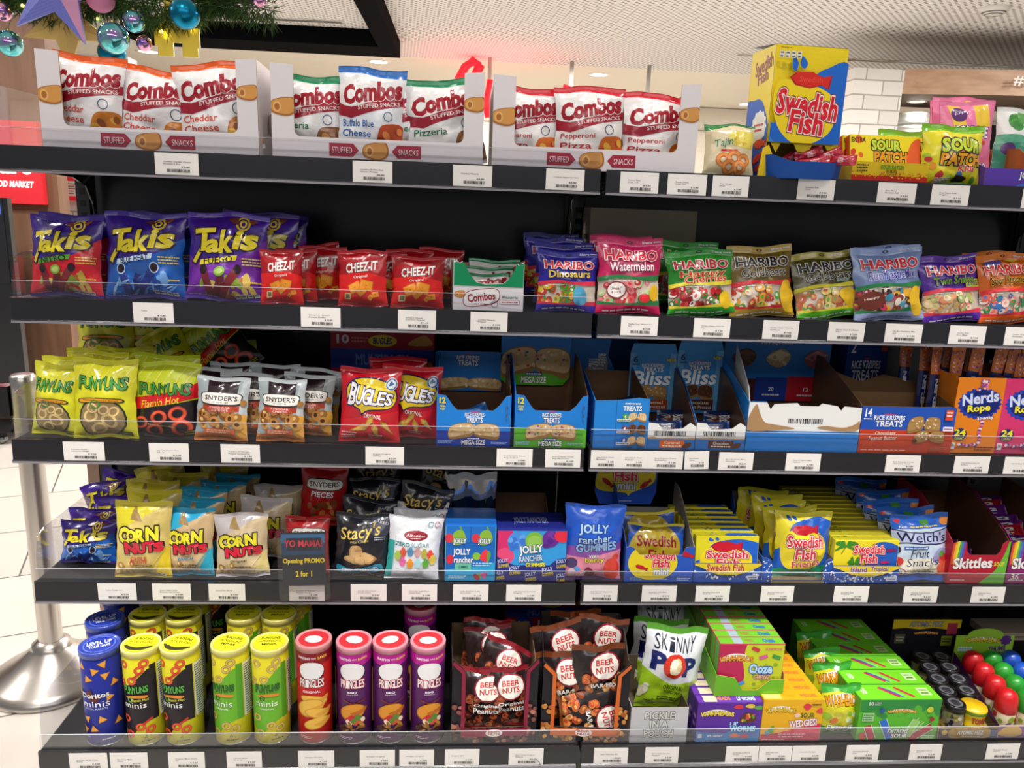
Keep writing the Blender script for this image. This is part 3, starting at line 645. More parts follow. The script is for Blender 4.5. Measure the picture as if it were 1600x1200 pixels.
@design('skinnypop', base='E8EAF0', ct='5CA830', cb='9CC828', st=.075, sb=.04, crumple=1.3)
def _(a):
    a.rect(0, .955, 1, 1, 'A8C4E4'); a.blob([(-.1, -.1), (-.1, .46), (.2, .44), (.5, .36), (1.1, .38), (1.1, -.1)], 'A8D028')
    for i, (ch, d) in enumerate(zip('SKiNNY', (0, .01, 0, 0, -.01, 0))): a.T(ch, .13+.118*i, .74+d, .225+.118*i, .90+d, '24283C', b=.005, rot=-4)
    a.T('P', .10, .50, .34, .72, '1C2468', b=.09); a.T('P', .64, .46, .88, .68, '1C2468', b=.09); a.ell(.49, .58, .20, .20, 'D8341C'); a.scat(.42, .53, .57, .64, 11, .065, .06, ['F4E8C0', 'E8D49C', 'F8F4E0'], 3)
    a.T('ORIGINAL', .36, .29, .70, .345, '28381C', b=.03, rot=-3); a.T('POPCORN', .4, .235, .66, .275, '28381C', b=.01, rot=-3); a.lines(.3, .14, .72, .2, 2, '3A5018'); a.lines(.12, .07, .34, .12, 2, '3A5018'); a.scat(.02, .16, .1, .3, 6, .06, .05, ['F0ECD8', 'D8D0B0'], 2); a.T('3', .22, .12, .25, .15, '28381C')
def beer(foot, nuts, top, line):
    def f(a):
        a.scat(0, .02, 1, .55, 40, .085, .065, nuts, 4, nuts[::-1]); a.rect(0, .93, 1, 1, top)
        a.ell(.62, .70, .30, .27, '8C1C2C'); a.ell(.62, .70, .27, .24, 'F0EAE0'); a.T('BEER', .44, .715, .80, .80, 'C8242C', b=.045, rot=2); a.T('NUTS', .44, .60, .80, .69, 'C8242C', b=.045, rot=2)
        for i, s in enumerate(line.split('|')): a.T(s, .34, .38-.09*i, .88, .45-.09*i+.02*i, 'F4F0EC', '2A1410', .07, .03)
    return f
design('beer_bar', base='241C1C', ct='7A3C20', cb='8A4A20', st=.09, crumple=1.3, fin='film')(beer('', ['B8602C', 'D88440', '8A3C1C', 'C8502C', 'E8A860'], '6A3018', 'BAR MIX'))
design('beer_peanut', base='2A1C1C', ct='8C1C28', cb='8C1C28', st=.08, crumple=1.3)(beer('', ['7A3420', '9C4A2C', '5A2418', 'B0603C'], '8C1C28', 'Original|Peanuts'))
def starb(a, cx, cy, s, txt, tc='F0E838', big=1):
    """generic burst of cream cloud behind the brand lettering"""
    a.blob([(cx-s*.9, cy-s*.1), (cx-s*.6, cy+s*.35*big), (cx, cy+s*.5*big), (cx+s*.6, cy+s*.35*big), (cx+s*.9, cy-s*.1), (cx, cy+s*.1)], 'F2EEE4')
    a.T(txt, cx-s, cy-s*.22, cx+s, cy+s*.22, tc, '3A1C14', .08, .06, arc=.28)
@design('war_bag', base='D8D428', ct='3CA038', cb='2C8C38', st=.07, crumple=1.2)
def _(a):
    a.poly([(0, .82), (.4, .9), (1, .78), (1, 1), (0, 1)], '3CA038'); starb(a, .5, .68, .44, 'WARHEADS', 'F0A020', .8)
    a.scat(.2, .3, .8, .52, 7, .09, .07, ['8CC040', 'E8E04C', 'D8E8B0', 'E88040'], 4); a.ell(.12, .4, .12, .09, '9CC838'); a.ell(.88, .44, .1, .08, 'E8E4E0'); a.blob([(-.1, -.1), (-.1, .2), (.3, .14), (.7, .12), (1.1, .24), (1.1, -.1)], '2C8C3C')
    a.T('EXTREME', .16, .12, .84, .22, 'F4F4F0', '143018', .08, .05, sh=.15); a.T('SOUR', .26, .02, .74, .12, 'F4F4F0', '143018', .08, .05, sh=.15)
@design('tajin', base='E8D8B0', ct='2C8A3C', cb='E0D0A8', st=.04, crumple=1.1)
def _(a):
    a.poly([(0, 1), (0, .86), (.5, .96), (1, 1)], '2C8A3C'); a.blob([(.5, .6), (.52, .84), (1.05, .84), (1.05, .55)], 'F0DC60'); a.T('Tajin', .16, .52, .54, .70, '2C7A34', 'F4F0E0', .05, .03, rot=10, sh=.2); a.T('gummy', .56, .68, .8, .74, 'D8A030', b=.0); a.T('rings', .6, .58, .84, .66, 'D8A030', b=.0)
    a.rect(.3, .46, .64, .5, 'D83C20')
    for x, y, s in ((.35, .3, .15), (.58, .34, .16), (.78, .3, .14), (.48, .18, .15), (.7, .17, .14)): a.ring(x, y, s, s*.9, .4, 'D8702C'); a.ring(x, y, s*.9, s*.8, .6, 'F09C50')
@design('spk_bag', base='E8DC20', ct='78BC28', cb='58A028', st=.08)
def _(a):
    a.blob([(-.1, .88), (.4, .9), (.7, .87), (1.1, .92), (1.1, 1.1), (-.1, 1.1)], '7CC02C'); a.scat(.05, .05, .95, .9, 14, .06, .05, ['E8A020', 'A8C828', 'D86838', '58A030', 'D83838', '3878C8'], 9)
    a.T('SOUR', .24, .52, .92, .76, 'C8DC38', '141410', .13, .09, arc=.06); a.T('PATCH', .24, .32, .94, .52, 'F0A41C', '141410', .13, .09, arc=-.05); a.T('Kids', .55, .22, .82, .32, 'E83C40', 'F4E8D8', .08, .05)
    a.facts(.22, .05, .45, .12); a.blob([(.5, .06), (.55, .16), (.7, .12), (.66, .04)], '282410')
@design('joyride', base='EC7CA8', ct='F080AC', cb='E878A4', st=.05, sb=.03)
def _(a):
    a.poly([(.12, 1), (.2, .70), (.92, .70), (.86, 1)], 'F0C83C'); a.poly([(.34, 1), (.4, .7), (.6, .7), (.58, 1)], 'EC7CA8'); a.ell(.3, .84, .13, .13, '5A3070'); a.T('JOY', .23, .83, .37, .88, 'F0D8F0', b=.02)
    a.T('JOYRIDE', .2, .54, .86, .70, 'F8F4F4', '4A2478', .1, .07, rot=-3); a.rect(.5, .49, .8, .53, 'D8482C'); a.T('80', .7, .2, .86, .28, 'F4ECF4', '5A3070', .06, .05); a.blob([(.6, 0), (.7, .14), (.9, .1), (.95, 0)], '5A2C60'); a.blob([(.75, .02), (.8, .14), (1, .1), (1, 0)], 'F0A030')
@design('joyride_green', base='F0F2EE', ct='E8ECE8', st=.05, sb=.03)
def _(a):
    a.scat(.05, .78, .95, .92, 16, .1, .08, ['3C8C3C', '2C7434', '58A04C'], 3); a.blob([(-.1, .62), (.3, .68), (.7, .6), (1.1, .66), (1.1, .3), (-.1, .3)], '5CB08C'); a.blob([(-.1, .5), (.5, .58), (1.1, .46), (1.1, .1), (-.1, .1)], '3C9478'); a.ell(.2, .5, .12, .1, '5A3070'); a.T('JOYRIDE', .3, .12, .9, .26, 'F8F4F4', '2A5A3C', .1, .07)
@design('skittle_pack', base='5A1C78', ct='6A2888', cb='6A2888', sb=.05, st=.05)
def _(a): a.T('Skittles', .12, .28, .88, .72, 'E4E0EC', '2A0C40', .06, .05, rot=0); a.scat(.05, .1, .95, .25, 9, .03, .03, ['D83038', '58A838', 'E8C030', '7A3CA0'], 2)
@design('skittle_red', base='B01C2C', ct='B8242C', cb='B8242C', sb=.05, st=.05)
def _(a): a.T('Skittles', .12, .28, .88, .72, 'F0E8E8', '5A0C18', .06, .05)
@design('fish_wrap', base='B01430', ct='C02038', cb='C02038', sb=.12, st=.12, crumple=1.6)
def _(a): a.T('Swedish', .2, .4, .8, .7, 'F0C8D0', b=.02, rot=5)
@design('treat_wrap', base='2470C4', ct='2C78CC', cb='2C78CC', sb=.06, st=.06, crumple=1.4)
def _(a): a.T('TREATS', .15, .3, .6, .65, 'F0F4F8', '143C80', .06, .05); a.blob([(.65, .2), (.66, .7), (.9, .75), (.95, .25)], 'C89858')
@design('dark_wrap', base='1C2C58', ct='2A4C90', cb='2A4C90', sb=.06, st=.06, crumple=1.6)
def _(a): a.blob([(.3, .2), (.35, .7), (.7, .75), (.75, .25)], '5A3424'); a.T('Bliss', .3, .4, .7, .7, 'E8ECF4', b=.03)
@design('nerd_rope', base='D8742C', ct='E08434', cb='E08434', sb=.04, st=.04, crumple=1.2)
def _(a):
    a.rect(0, .28, 1, .72, '1C2C6C'); a.T('Nerds', .12, .52, .88, .62, 'D8E0F0', b=.05, rot=90) if False else None
    a.scat(0, .02, 1, .25, 26, .12, .05, ['E8A8B8', '9C4CA0', 'F0D8E0', '7A3C90'], 2); a.scat(0, .75, 1, .98, 26, .12, .05, ['E8A8B8', '9C4CA0', 'F0D8E0', '7A3C90'], 3)
    for i, ch in enumerate('Nerds'): a.T(ch, .2, .66-.058*i-.04, .8, .66-.058*i, 'C8D4F0', b=.05, rot=-90)
    for i, ch in enumerate('Rope'): a.T(ch, .22, .40-.026*i-.02, .78, .40-.026*i, 'F0DC30', b=.05, rot=-90)
@design('pop_rock', base='30303C', ct='3C3C48', cb='3C3C48')
def _(a): a.scat(.1, .1, .9, .9, 8, .1, .1, ['8A8A60', '505060'], 2)
def share_head(a):
    a.T('Share', .68, .935, .84, .968, 'E8E8F4', b=.03); a.lines(.86, .935, .97, .968, 1, 'E0E0EC'); a.ell(.06, .93, .05, .05, 'FFFFFF') if False else None
    a.ring(.5, .955, .045, .02, .6, '141414')
for k_ in DESIGN:
    if k_.startswith('har_'): DESIGN[k_]['head'] = share_head
def cdesign(key, f, top=None, left=None, right=None, **o):
    DESIGN[key] = {'f': f, 'o': o}
    for nm, fn in (('top', top), ('left', left), ('right', right)):
        if fn: DESIGN[key][nm] = fn
def krisp(a, x0, y0, x1, y1, chips=True, bar='D8B888', seed=2, arch=True):
    """marshmallow cereal bar broken in two"""
    m = (x0+x1)/2; h = y1-y0
    for (p, q) in ((x0, m-.01), (m+.01, x1)):
        d = h*.12 if p == x0 else -h*.12
        a.blob([(p, y0+h*.1-d), (p+.01, y1-h*.2-d*.5), ((p+q)/2, y1), (q-.005, y1-h*.12+d*.5), (q, y0+h*.12+d), ((p+q)/2, y0)], '9C7440'); a.blob([(p+.005, y0+h*.22-d), (p+.015, y1-h*.22-d*.5), ((p+q)/2, y1-h*.04), (q-.01, y1-h*.16+d*.5), (q-.005, y0+h*.3+d), ((p+q)/2, y0+h*.2)], bar)
    a.scat(x0+.02, y0+h*.25, x1-.02, y1-h*.15, 26, (x1-x0)*.035, (x1-x0)*.022, ['F0DCB8', 'C8A068', 'E4C898'] if bar != '5A3424' else ['7A4A34', '4A2818', '8C5C40'], seed)
    if chips: a.scat(x0+.03, y0+h*.3, x1-.03, y1-h*.1, 16, (x1-x0)*.02, (x1-x0)*.018, ['D84038', '3C58B0', '3C9C48', 'E8B030', '7A3C90'], seed+3)
def rkt(a, x0, y0, x1, y1, small=True, o='1A3C88'):
    h = y1-y0
    a.T('RICE KRISPIES', x0, y0+h*.52, x1, y1-h*.12, 'F4F6F8', o, .05, .04, arc=.05); a.T('TREATS', x0+.02, y0, x1-.02, y0+h*.48, 'F4F6F8', o, .06, .05)
    a.lines((x0+x1)/2-.06, y1-h*.08, (x0+x1)/2+.06, y1+h*.06, 1, 'D83848')
def mega_front(green):
    def f(a):
        a.rect(0, 0, 1, .36 if green else .30, '58B02C' if green else '1C40A8')
        rkt(a, .38, .46, .64, .68); krisp(a, .17, .15, .84, .45, green)
        a.T('MEGA SIZE', .34, .03, .66, .12, 'F4F6F8', '143018' if green else '141C60', .05, .05); a.rect(.41, .13, .59, .18, '1C3C98'); a.lines(.42, .13, .58, .18, 1, 'F0F4F8')
        a.T('12', .035, .83, .12, .95, 'F0E030', '143C80', .06, .06); a.T('MEGA', .04, .76, .12, .80, 'F0E030', b=.03); a.T('SIZE', .045, .705, .11, .745, 'F0E030', b=.03)
        a.lines(.02, .05, .22, .12, 3, 'A8C8F0'); a.lines(.74, .05, .96, .1, 2, 'A8C8F0'); a.facts(.935, .55, .965, .85, 1, '2C7CD0'); 
    return f
def mega_head(green):
    def f(a):
        if green: a.blob([(-.1, -.1), (-.1, .24), (.5, .14), (1.1, .24), (1.1, -.1)], '58B02C')
        krisp(a, .02, .02 if not green else .14, .98, .34 if not green else .62, green, seed=5)
        if green: a.blob([(.2, .0), (.2, .16), (.5, .2), (.8, .16), (.8, .0)], '58B02C'); a.T('MEGA SIZE', .3, .03, .66, .14, 'F4F6F8', '143018', .05, .05); a.rect(.36, .16, .6, .21, '1C3C98'); a.lines(.37, .16, .59, .21, 1, 'F0F4F8')
        rkt(a, .32, .64 if not green else .86, .66, .93 if not green else 1.1)
    return f
def variety_front(a):
    a.rect(.40, 0, 1, 1, '2484D8'); a.rect(.395, 0, .405, 1, '1C60A8'); a.T('TREATS', .52, .78, .86, .88, 'F4F6F8', '143C80', .06, .05); a.lines(.55, .9, .84, .96, 1, 'F0F4F8')
    for y, n, c, bc, ch in ((.62, '4', '4CA838', 'E4C898', True), (.38, '4', '7A2430', '5A3424', False), (.14, '8', '1C3C98', 'D8B888', False)):
        krisp(a, .62, y-.06, .95, y+.13, ch, bc, 3); a.ell(.56, y+.05, .05, .05, c); a.T(n, .54, y+.01, .58, y+.08, 'FFFFFF', b=.03); a.rect(.42, y-.05, .66, y, 'F0F0F0'); a.lines(.43, y-.05, .65, y, 1, c)
def bliss_head(kind):
    dk = kind == 'choc'
    def f(a):
        a.rect(0, 0, .14, 1, '6AB0E8'); a.rect(.86, 0, 1, 1, '6AB0E8'); rkt(a, .26, .69, .74, .84); a.T('Bliss', .1, .46, .9, .70, 'F6F8FA', '1C58A0', .03, .045, sh=.12)
        krisp(a, .18, .22, .82, .46, False, '5A3424' if dk else 'B08850', 7); a.rect(.14, .05, .86, .22, '5A2C24' if dk else 'B0481C'); a.T('Chocolate' if dk else 'Caramel', .24, .145, .76, .2, 'F4E8D8', b=.02); a.T('Sea Salt Pretzel' if dk else 'Salt Pretzel', .18, .07, .82, .125, 'F4E8D8', b=.02)
        a.T('6', .07, .84, .17, .95, '143C80', b=.05); a.T('NEW', .78, .86, .97, .92, 'F0E040', '1C3C50', .05, .04); a.lines(.05, .79, .2, .83, 1, '143C80')
    return f
def barcode(a, x0, y0, x1, y1, col='282830'):
    r = random.Random(7); x = x0
    while x < x1: l = r.uniform(.006, .022)*(x1-x0)*2.2; a.rect(x, y0, min(x+l, x1), y1, col); x += l+r.uniform(.006, .018)*(x1-x0)*2
def bliss_front(kind):
    dk = kind == 'choc'
    def f(a):
        a.rect(0, .42, 1, 1, 'EDEDEA'); barcode(a, .14, .5, .8, .68); a.blob([(.0, .38), (.1, .46), (.25, .42), (.5, .44), (.7, .4), (.95, .45), (1, .36)], 'B08C5C') if not dk else a.blob([(0, .38), (.3, .44), (.6, .4), (1, .43), (1, .37)], 'A88458'); a.rect(0, 0, 1, .38, '2C74C0')
        a.rect(.26, .06, .78, .34, '5A2C24' if dk else 'E0681C'); a.T('Chocolate' if dk else 'Caramel', .36, .2, .68, .3, 'F4E8D8', b=.02); a.lines(.32, .08, .72, .18, 1, 'F4E0C8'); a.blob([(.74, .06), (.8, .24), (.92, .26), (.9, .1)], '5A3424')
    return f
def mini_head(a):
    a.rect(.62, 0, 1, .34, 'B81C2C'); a.rect(.32, 0, .62, .32, '1C3C9C'); a.rect(0, 0, .32, .3, '4A2028')
    a.T('TREATS', .32, .94, .7, 1.08, 'F4F6F8', '1A3C88', .05, .05); a.T('Mini SQUARES', .34, .76, .64, .84, 'F0F4F8', b=.03, rot=2); a.T('SQUARES', -.02, .93, .14, .97, 'E8E040', b=.02)
    for x, c, d in ((.18, '6A4434', '4A2C20'), (.50, 'E4D4A8', 'BCA478'), (.85, 'C88088', '9C5460')):
        a.blob([(x-.1, .56), (x-.06, .66), (x+.04, .71), (x+.12, .64), (x+.1, .52), (x, .46)], d); a.poly([(x-.1, .60), (x+.02, .53), (x+.12, .64), (x+.02, .7)], c); a.scat(x-.08, .5, x+.1, .66, 14, .018, .014, [c, d], 4)
    for x, s in ((.14, '9'), (.47, '20'), (.80, '12')): a.ell(x, .13, .045, .045, 'E8E8F0') if False else None; a.T(s, x-.025, .14, x+.025, .19, 'E8ECF4', b=.03); a.lines(x-.08, .06, x+.08, .11, 1, 'D8D0D8')
def mini_front(a):
    a.rect(0, .42, 1, 1, 'EEEEEC'); barcode(a, .36, .58, .66, .68); a.blob([(.0, .44), (.0, .66), (.06, .96), (.1, .78), (.15, .6), (.25, .55), (.42, .48), (.3, .45), (.1, .41)], 'B08A60'); a.blob([(.62, .5), (.7, .54), (.85, .51), (.95, .58), (.99, .66), (.98, .46), (.8, .44)], 'B08A60'); a.rect(0, 0, 1, .40, '1C80D4')
def rk14(a):
    a.rect(0, 0, 1, .5, 'C8401C'); a.rect(0, .5, 1, 1, '2454B8'); rkt(a, .13, .57, .46, .84); a.T('14', .03, .78, .1, .96, 'F4F6F8', b=.05); a.lines(.02, .71, .11, .76, 1, 'F0F4F8')
    a.T('Chocolatey', .16, .38, .38, .47, 'F4E4D0', b=.02, rot=2, sh=.1); a.T('Peanut Butter', .10, .28, .40, .37, 'F4E4D0', b=.02, rot=2, sh=.1)
    krisp(a, .5, .46, .84, .80, False, 'B08850', 3); krisp(a, .58, .24, .90, .50, False, 'B08850', 8); a.ell(.59, .28, .025, .02, '4A2818'); a.rect(.88, .74, .96, .96, 'E0481C'); a.lines(.89, .8, .95, .94, 2, 'F8F0E8'); a.rect(.87, .5, .98, .6, 'F0E8F0'); a.lines(.88, .52, .97, .58, 1, '8A3C98')
    a.lines(.02, .05, .5, .1, 1, 'E8A890'); a.facts(.76, .08, .95, .16, 4, 'D05838')
def rk_back(a):
    a.rect(0, 0, 1, .2, 'A8341C'); rkt(a, .14, .5, .84, .76); a.T('2', .08, .82, .2, .96, 'F4F6F8', b=.05); krisp(a, .1, .08, .75, .38, False, 'A07848', 3); a.rect(.8, .84, .95, .98, 'C8482C'); a.rect(.76, .26, .98, .34, 'E8E0E8')
def nerds(pink):
    def f(a):
        a.burst(.52, .66, .42, 1.12, 22, '1C3CA8' if not pink else '2444B4', .30); a.burst(.54, .66, .38, 1.08, 20, '14246C', .25)
        a.T('Nerds', .14, .66, .90, .81, 'D4DCF0', '2C4CC0', .07, .06, rot=9); a.T('Rope', .28, .53, .76, .65, 'F4E830', '141C50', .08, .06, rot=6)
        if not pink: a.T('Spooky', .52, .44, .86, .5, 'F4F0F4', '5A2C70', .07, .04, rot=6)
        for i in range(14): a.ell(.62+.02*math.sin(i*.7), .44-.023*i, .035, .03, ('B04880', 'F0D8E0', '6A3C90', 'E87898')[i % 4])
        for i in range(10): a.ell(.58-.04*i, .11+.01*math.sin(i), .035, .03, ('6A3C90', 'F0D8E0', 'B04880', 'E87898')[i % 4])
        a.ell(.2, .25, .15, .13, '1C2C6C'); a.T('24', .08, .23, .32, .32, 'F4E830', b=.06); a.T('COUNT', .1, .18, .3, .215, 'F4E830', b=.02); a.rect(.03, .05, .13, .14, 'F0F0F0'); a.T('90', .05, .085, .11, .125, '202028', b=.03); a.lines(.55, .03, .95, .1, 2, '8A3C14' if not pink else '7A1840')
        a.scat(.4, .84, .62, .98, 18, .03, .025, ['9C4CA0', 'F0D8E0', 'E87898'], 2)
    return f
def bugle_box(a):
    a.rect(0, .56, 1, .80, '2038A0'); a.T('MULTIPACK', .24, .60, .76, .74, '6A88D8', b=.06); a.T('10', .06, .86, .18, .97, 'E8D8E8', b=.06); a.lines(.2, .87, .36, .95, 2, 'D87888'); a.ell(.5, .9, .14, .06, 'E0C030'); a.T('BUGLES', .41, .86, .59, .94, '241C60', b=.06)
    a.blob([(.74, .86), (.9, .98), (.98, .86)], 'C89434'); a.blob([(.8, .54), (.96, .66), (.98, .54)], 'C89434'); a.blob([(.02, .25), (.06, .5), (.14, .44), (.12, .3)], 'D8A040'); a.ell(.2, .4, .1, .1, '2038A0'); a.T('10', .14, .36, .26, .48, 'F0F0F4', b=.07); a.T('BUGLES', .36, .34, .7, .5, 'E8D8E8', b=.05)
def jr_box(a):
    a.rect(0, 0, .02, 1, '78C8B0'); a.rect(.98, 0, 1, 1, '78C8B0'); a.rect(.02, .7, .98, 1, '2070C8')
    for x in (.28, .80): a.blob([(x-.13, .68), (x-.12, .86), (x-.02, .93), (x+.08, .9), (x+.12, .75), (x, .66)], '8AB83C'); a.ell(x+.02, .97, .02, .06, '68A038', 20); a.ell(x-.2, .78, .08, .1, 'D83848')
    a.rect(.495, .7, .505, 1, '184C98'); a.T('JOLLY', .16, .66, .42, .78, 'F0F4FC', '14246C', .1, .07); a.T('JOLLY', .64, .66, .90, .78, 'F0F4FC', '14246C', .1, .07); a.rect(.02, 0, .98, .64, '1C68C0'); a.blob([(.02, .0), (.02, .2), (.5, .26), (.98, .34), (.98, 0)], '30A8DC')
    a.T('JOLLY', .16, .45, .50, .6, 'F4F6FC', '141C60', .08, .07); a.T('rancher', .18, .34, .56, .45, 'F4F6FC', '141C60', .08, .04); a.rect(.2, .2, .52, .33, '68C0A0'); a.T('GUMMIES', .26, .24, .46, .29, '14405C', b=.03)
    a.ell(.62, .46, .08, .08, '8AC03C'); a.blob([(.68, .42), (.78, .58), (.88, .5), (.84, .36)], 'E83C48'); a.blob([(.84, .56), (.9, .5), (.86, .36), (.83, .36)], '58A848'); a.ell(.1, .4, .07, .1, 'D83040'); a.scat(.5, .05, .8, .14, 5, .07, .04, ['C8304C', 'D868A0', '8AB030'], 2); a.lines(.08, .05, .42, .12, 2, 'C8E4F8'); a.lines(.55, .28, .92, .36, 2, 'B8E0F8')
def jr_purple(a):
    a.rect(0, .32, 1, 1, '38A0E8'); a.blob([(-.02, .35), (-.02, 1.02), (.2, 1.02), (.24, .7), (.12, .4)], 'D83070'); a.ell(.12, .5, .13, .13, 'E84C80'); a.ell(.28, .78, .13, .15, '4C90E8'); a.scat(.18, .62, .38, .92, 14, .04, .04, ['68A8F0', '3878D8'], 4)
    a.ell(.53, .80, .13, .14, '80BC40'); a.ell(.53, .78, .1, .1, '98CC58'); a.ell(.76, .84, .12, .13, '6A2C98'); a.scat(.68, .7, .86, .95, 10, .04, .04, ['7A3CA8', '58208A'], 2); a.ell(.93, .9, .12, .1, 'E83048')
    a.T('JOLLY', .32, .52, .66, .72, 'F4F6FC', '141450', .08, .07, rot=6); a.T('RANCHER', .32, .40, .66, .52, 'C8DCF8', '141450', .08, .06, rot=6); a.T('GUMMIES', .42, .28, .70, .38, 'F0E830', '141450', .07, .06)
    a.poly([(0, 0), (1, 0), (1, .48), (.86, .44), (.74, .3), (.3, .3), (.16, .38), (0, .5)], '2A2C80')
    for x, y in ((.08, .36), (.25, .22), (.02, .12), (.48, .1), (.72, .2), (.92, .36), (.93, .08)): a.T('JOLLY', x-.07, y, x+.09, y+.09, 'C8D0F0', b=.05, rot=8); a.T('GUMMIES', x-.06, y-.08, x+.1, y-.01, 'E0C838', b=.04, rot=8)
def sf_tray(sub):
    def f(a):
        a.blob([(.04, .5), (.14, .95), (.5, 1.1), (.72, .8), (.74, .4), (.55, .1), (.2, .12)], 'F0D828'); a.T('Swedish', .28, .66, .72, .90, 'E01C38', 'F4F0EC', .08, .05, rot=-4, out2='9C1028'); a.T('Fish', .40, .42, .64, .66, 'E01C38', 'F4F0EC', .08, .05, out2='9C1028')
        if sub: a.T('mini', .42, .22, .64, .40, 'F0F4F8', '1C3C88', .08, .06)
        fish(a, .88, .8, .12, rot=-20); fish(a, .24, .42, .1, rot=-20); a.facts(.08, .06, .26, .14, 4, '88A8E0'); a.lines(.76, .06, .96, .16, 2, 'C8D8F4'); a.lines(.42, .08, .62, .14, 1, 'C8D8F4')
    return f
def splash_front(trop):
    def f(a):
        a.rect(0, .0, 1, .3, '2058C0'); a.scat(0, .2, 1, .62, 60, .02, .016, ['F4F6FC', '2868D0'], 3); 
        a.blob([(-.05, 1.0), (.1, .8), (.3, .5), (.5, .4), (.7, .48), (.9, .75), (1.05, 1.05), (1.0, 1.2), (0, 1.2)], 'E4CC28')
        if trop:
            a.T('Tropical', .56, .66, .82, .98, '7A3C98', 'E8E0A0', .08, .05); a.T('Island', .26, .66, .5, .96, '7A3C98', 'E8E0A0', .08, .05); a.scat(0, .1, 1, .5, 50, .014, .012, ['F4F6FC', '68A0E0'], 7)
        else: a.T('Swedish Fish', .18, .62, .74, .98, 'B81C34', 'E8D0A0', .06, .04)
        a.rect(.8, .2, .96, .4, 'E8ECF4'); a.lines(.82, .22, .94, .38, 1, '5878B0')
    return f
def sf_carton(a):
    sfish()(a)
def sf_trop(a):
    a.blob([(.5, .7), (.7, .96), (1.02, .8), (1.05, .1), (.7, .2), (.5, .4)], '2460C0')
    for x, y, s in ((.17, .84, .2), (.33, .42, .12)):
        a.bar(x-.06, y-.45*s*2, x, y, .014, '4A7A28')
        for k in range(7): t = -.3+k*.62; a.blob([(x, y), (x+s*.5*math.cos(t), y+s*1.1*math.sin(t)+.06), (x+s*math.cos(t), y+s*1.7*math.sin(t)-.04), (x+s*.5*math.cos(t), y+s*.7*math.sin(t)-.03)], '3C8A2C')
    a.T('Swedish', .30, .66, .78, .88, 'E01C38', 'F4F0EC', .08, .05, arc=.06, out2='9C1028'); a.T('Fish', .42, .44, .68, .66, 'E01C38', 'F4F0EC', .08, .05, out2='9C1028'); fish(a, .88, .76, .09, '8C1C60', '6A1448'); fish(a, .8, .46, .08, 'B8286C', '8C1C50'); a.lines(.4, .36, .72, .42, 1, '8C3C60'); a.rect(0, 0, 1, .32, 'D8D0B0')
def big_fish(a):
    for i in range(12):
        for j in range(14): a.ell(.04+.085*i+.04*(j % 2), .5+.037*j, .006, .006, 'E0C420')
    a.blob([(.45, .72), (.7, .84), (1.05, .82), (1.05, -.1), (-.1, -.1), (-.1, .52), (.02, .42), (.2, .5)], '1C68CC')
    a.blob([(.0, .6), (.1, .74), (.5, .72), (.82, .64), (.9, .5), (.82, .36), (.55, .27), (.32, .28), (.1, .40)], 'F4D820')
    a.blob([(-.05, .34), (.25, .2), (.5, .24), (.72, .18), (1.05, .24), (1.05, .12), (.5, .1), (-.05, .2)], '2C88E0')
    a.blob([(.22, .84), (.23, .92), (.30, .87), (.28, .81)], '1C68CC'); a.blob([(.33, .86), (.35, .92), (.43, .87), (.39, .83)], '1C68CC')
    fish(a, .5, .75, .30, 'D8281C', 'A81410', -4); a.T('Swedish', .34, .735, .66, .775, 'E84834', b=.03)
    a.T('Swedish', .06, .47, .92, .66, 'E01C30', 'F4F0EC', .06, .06, arc=.02, rot=-5, out2='8C1424'); a.T('Fish', .26, .35, .74, .52, 'E01C30', 'F4F0EC', .06, .06, rot=-5, out2='8C1424')
    a.facts(.03, .9, .34, .95, 4, 'E8E8E8'); a.lines(.03, .965, .18, .98, 1, '8A7A20'); a.T('SOFT & CHEWY CANDY', .62, .165, .92, .195, 'F4F4F0', b=.03)
def big_left(a):
    a.blob([(-.1, -.1), (-.1, .55), (.3, .62), (.7, .58), (1.1, .3), (1.1, -.1)], '2058B8'); a.T('Swedish', .2, .82, .95, .94, '8C1C50', b=.04, rot=10); a.T('Fish', .35, .74, .8, .83, '8C1C50', b=.04, rot=10); a.burst(.6, .4, .3, 1.15, 12, 'E8E8E0'); a.lines(.4, .36, .8, .44, 2, 'C83038')
    fish(a, .75, .27, .28, 'D8402C'); fish(a, .7, .16, .24, 'D8402C', rot=20); fish(a, .8, .08, .2, 'C8342C')
def spk_box(a):
    a.rect(0, 0, 1, 1, 'F0D81C'); a.scat(.0, 0, .18, 1, 8, .05, .04, ['D83828', 'E86820'], 3); a.T('SOUR', .30, .60, .72, .88, 'C8DC38', '141410', .13, .09); a.T('PATCH', .34, .30, .80, .58, 'F09C1C', '141410', .13, .09); a.T('KIDS', .54, .12, .76, .28, 'E83840', 'F4E8D8', .08, .05); a.T('EXTRA', .02, .8, .22, .92, '2A2A20', b=.03); a.blob([(.8, .3), (.86, .8), (1, .9), (1, .2)], 'E86028'); a.blob([(.22, .16), (.26, .3), (.42, .24), (.4, .12)], '58A0D0'); a.blob([(.82, .1), (.84, .28), (.92, .28), (.94, .1)], '58A830')
def spk_tray(a):
    a.rect(0, 0, 1, .34, 'C8281C'); a.scat(0, .22, 1, .5, 90, .008, .008, ['C8281C', 'E8C81C'], 3); a.T('SOUR PATCH', .36, .66, .66, .86, '58A028', '28280C', .05, .05); a.T('KIDS', .44, .5, .58, .64, '3C3414', b=.04); a.lines(.05, .5, .2, .9, 3, '3C3414'); a.T('EXTRA', .45, .34, .57, .44, '8A3C10', b=.02)
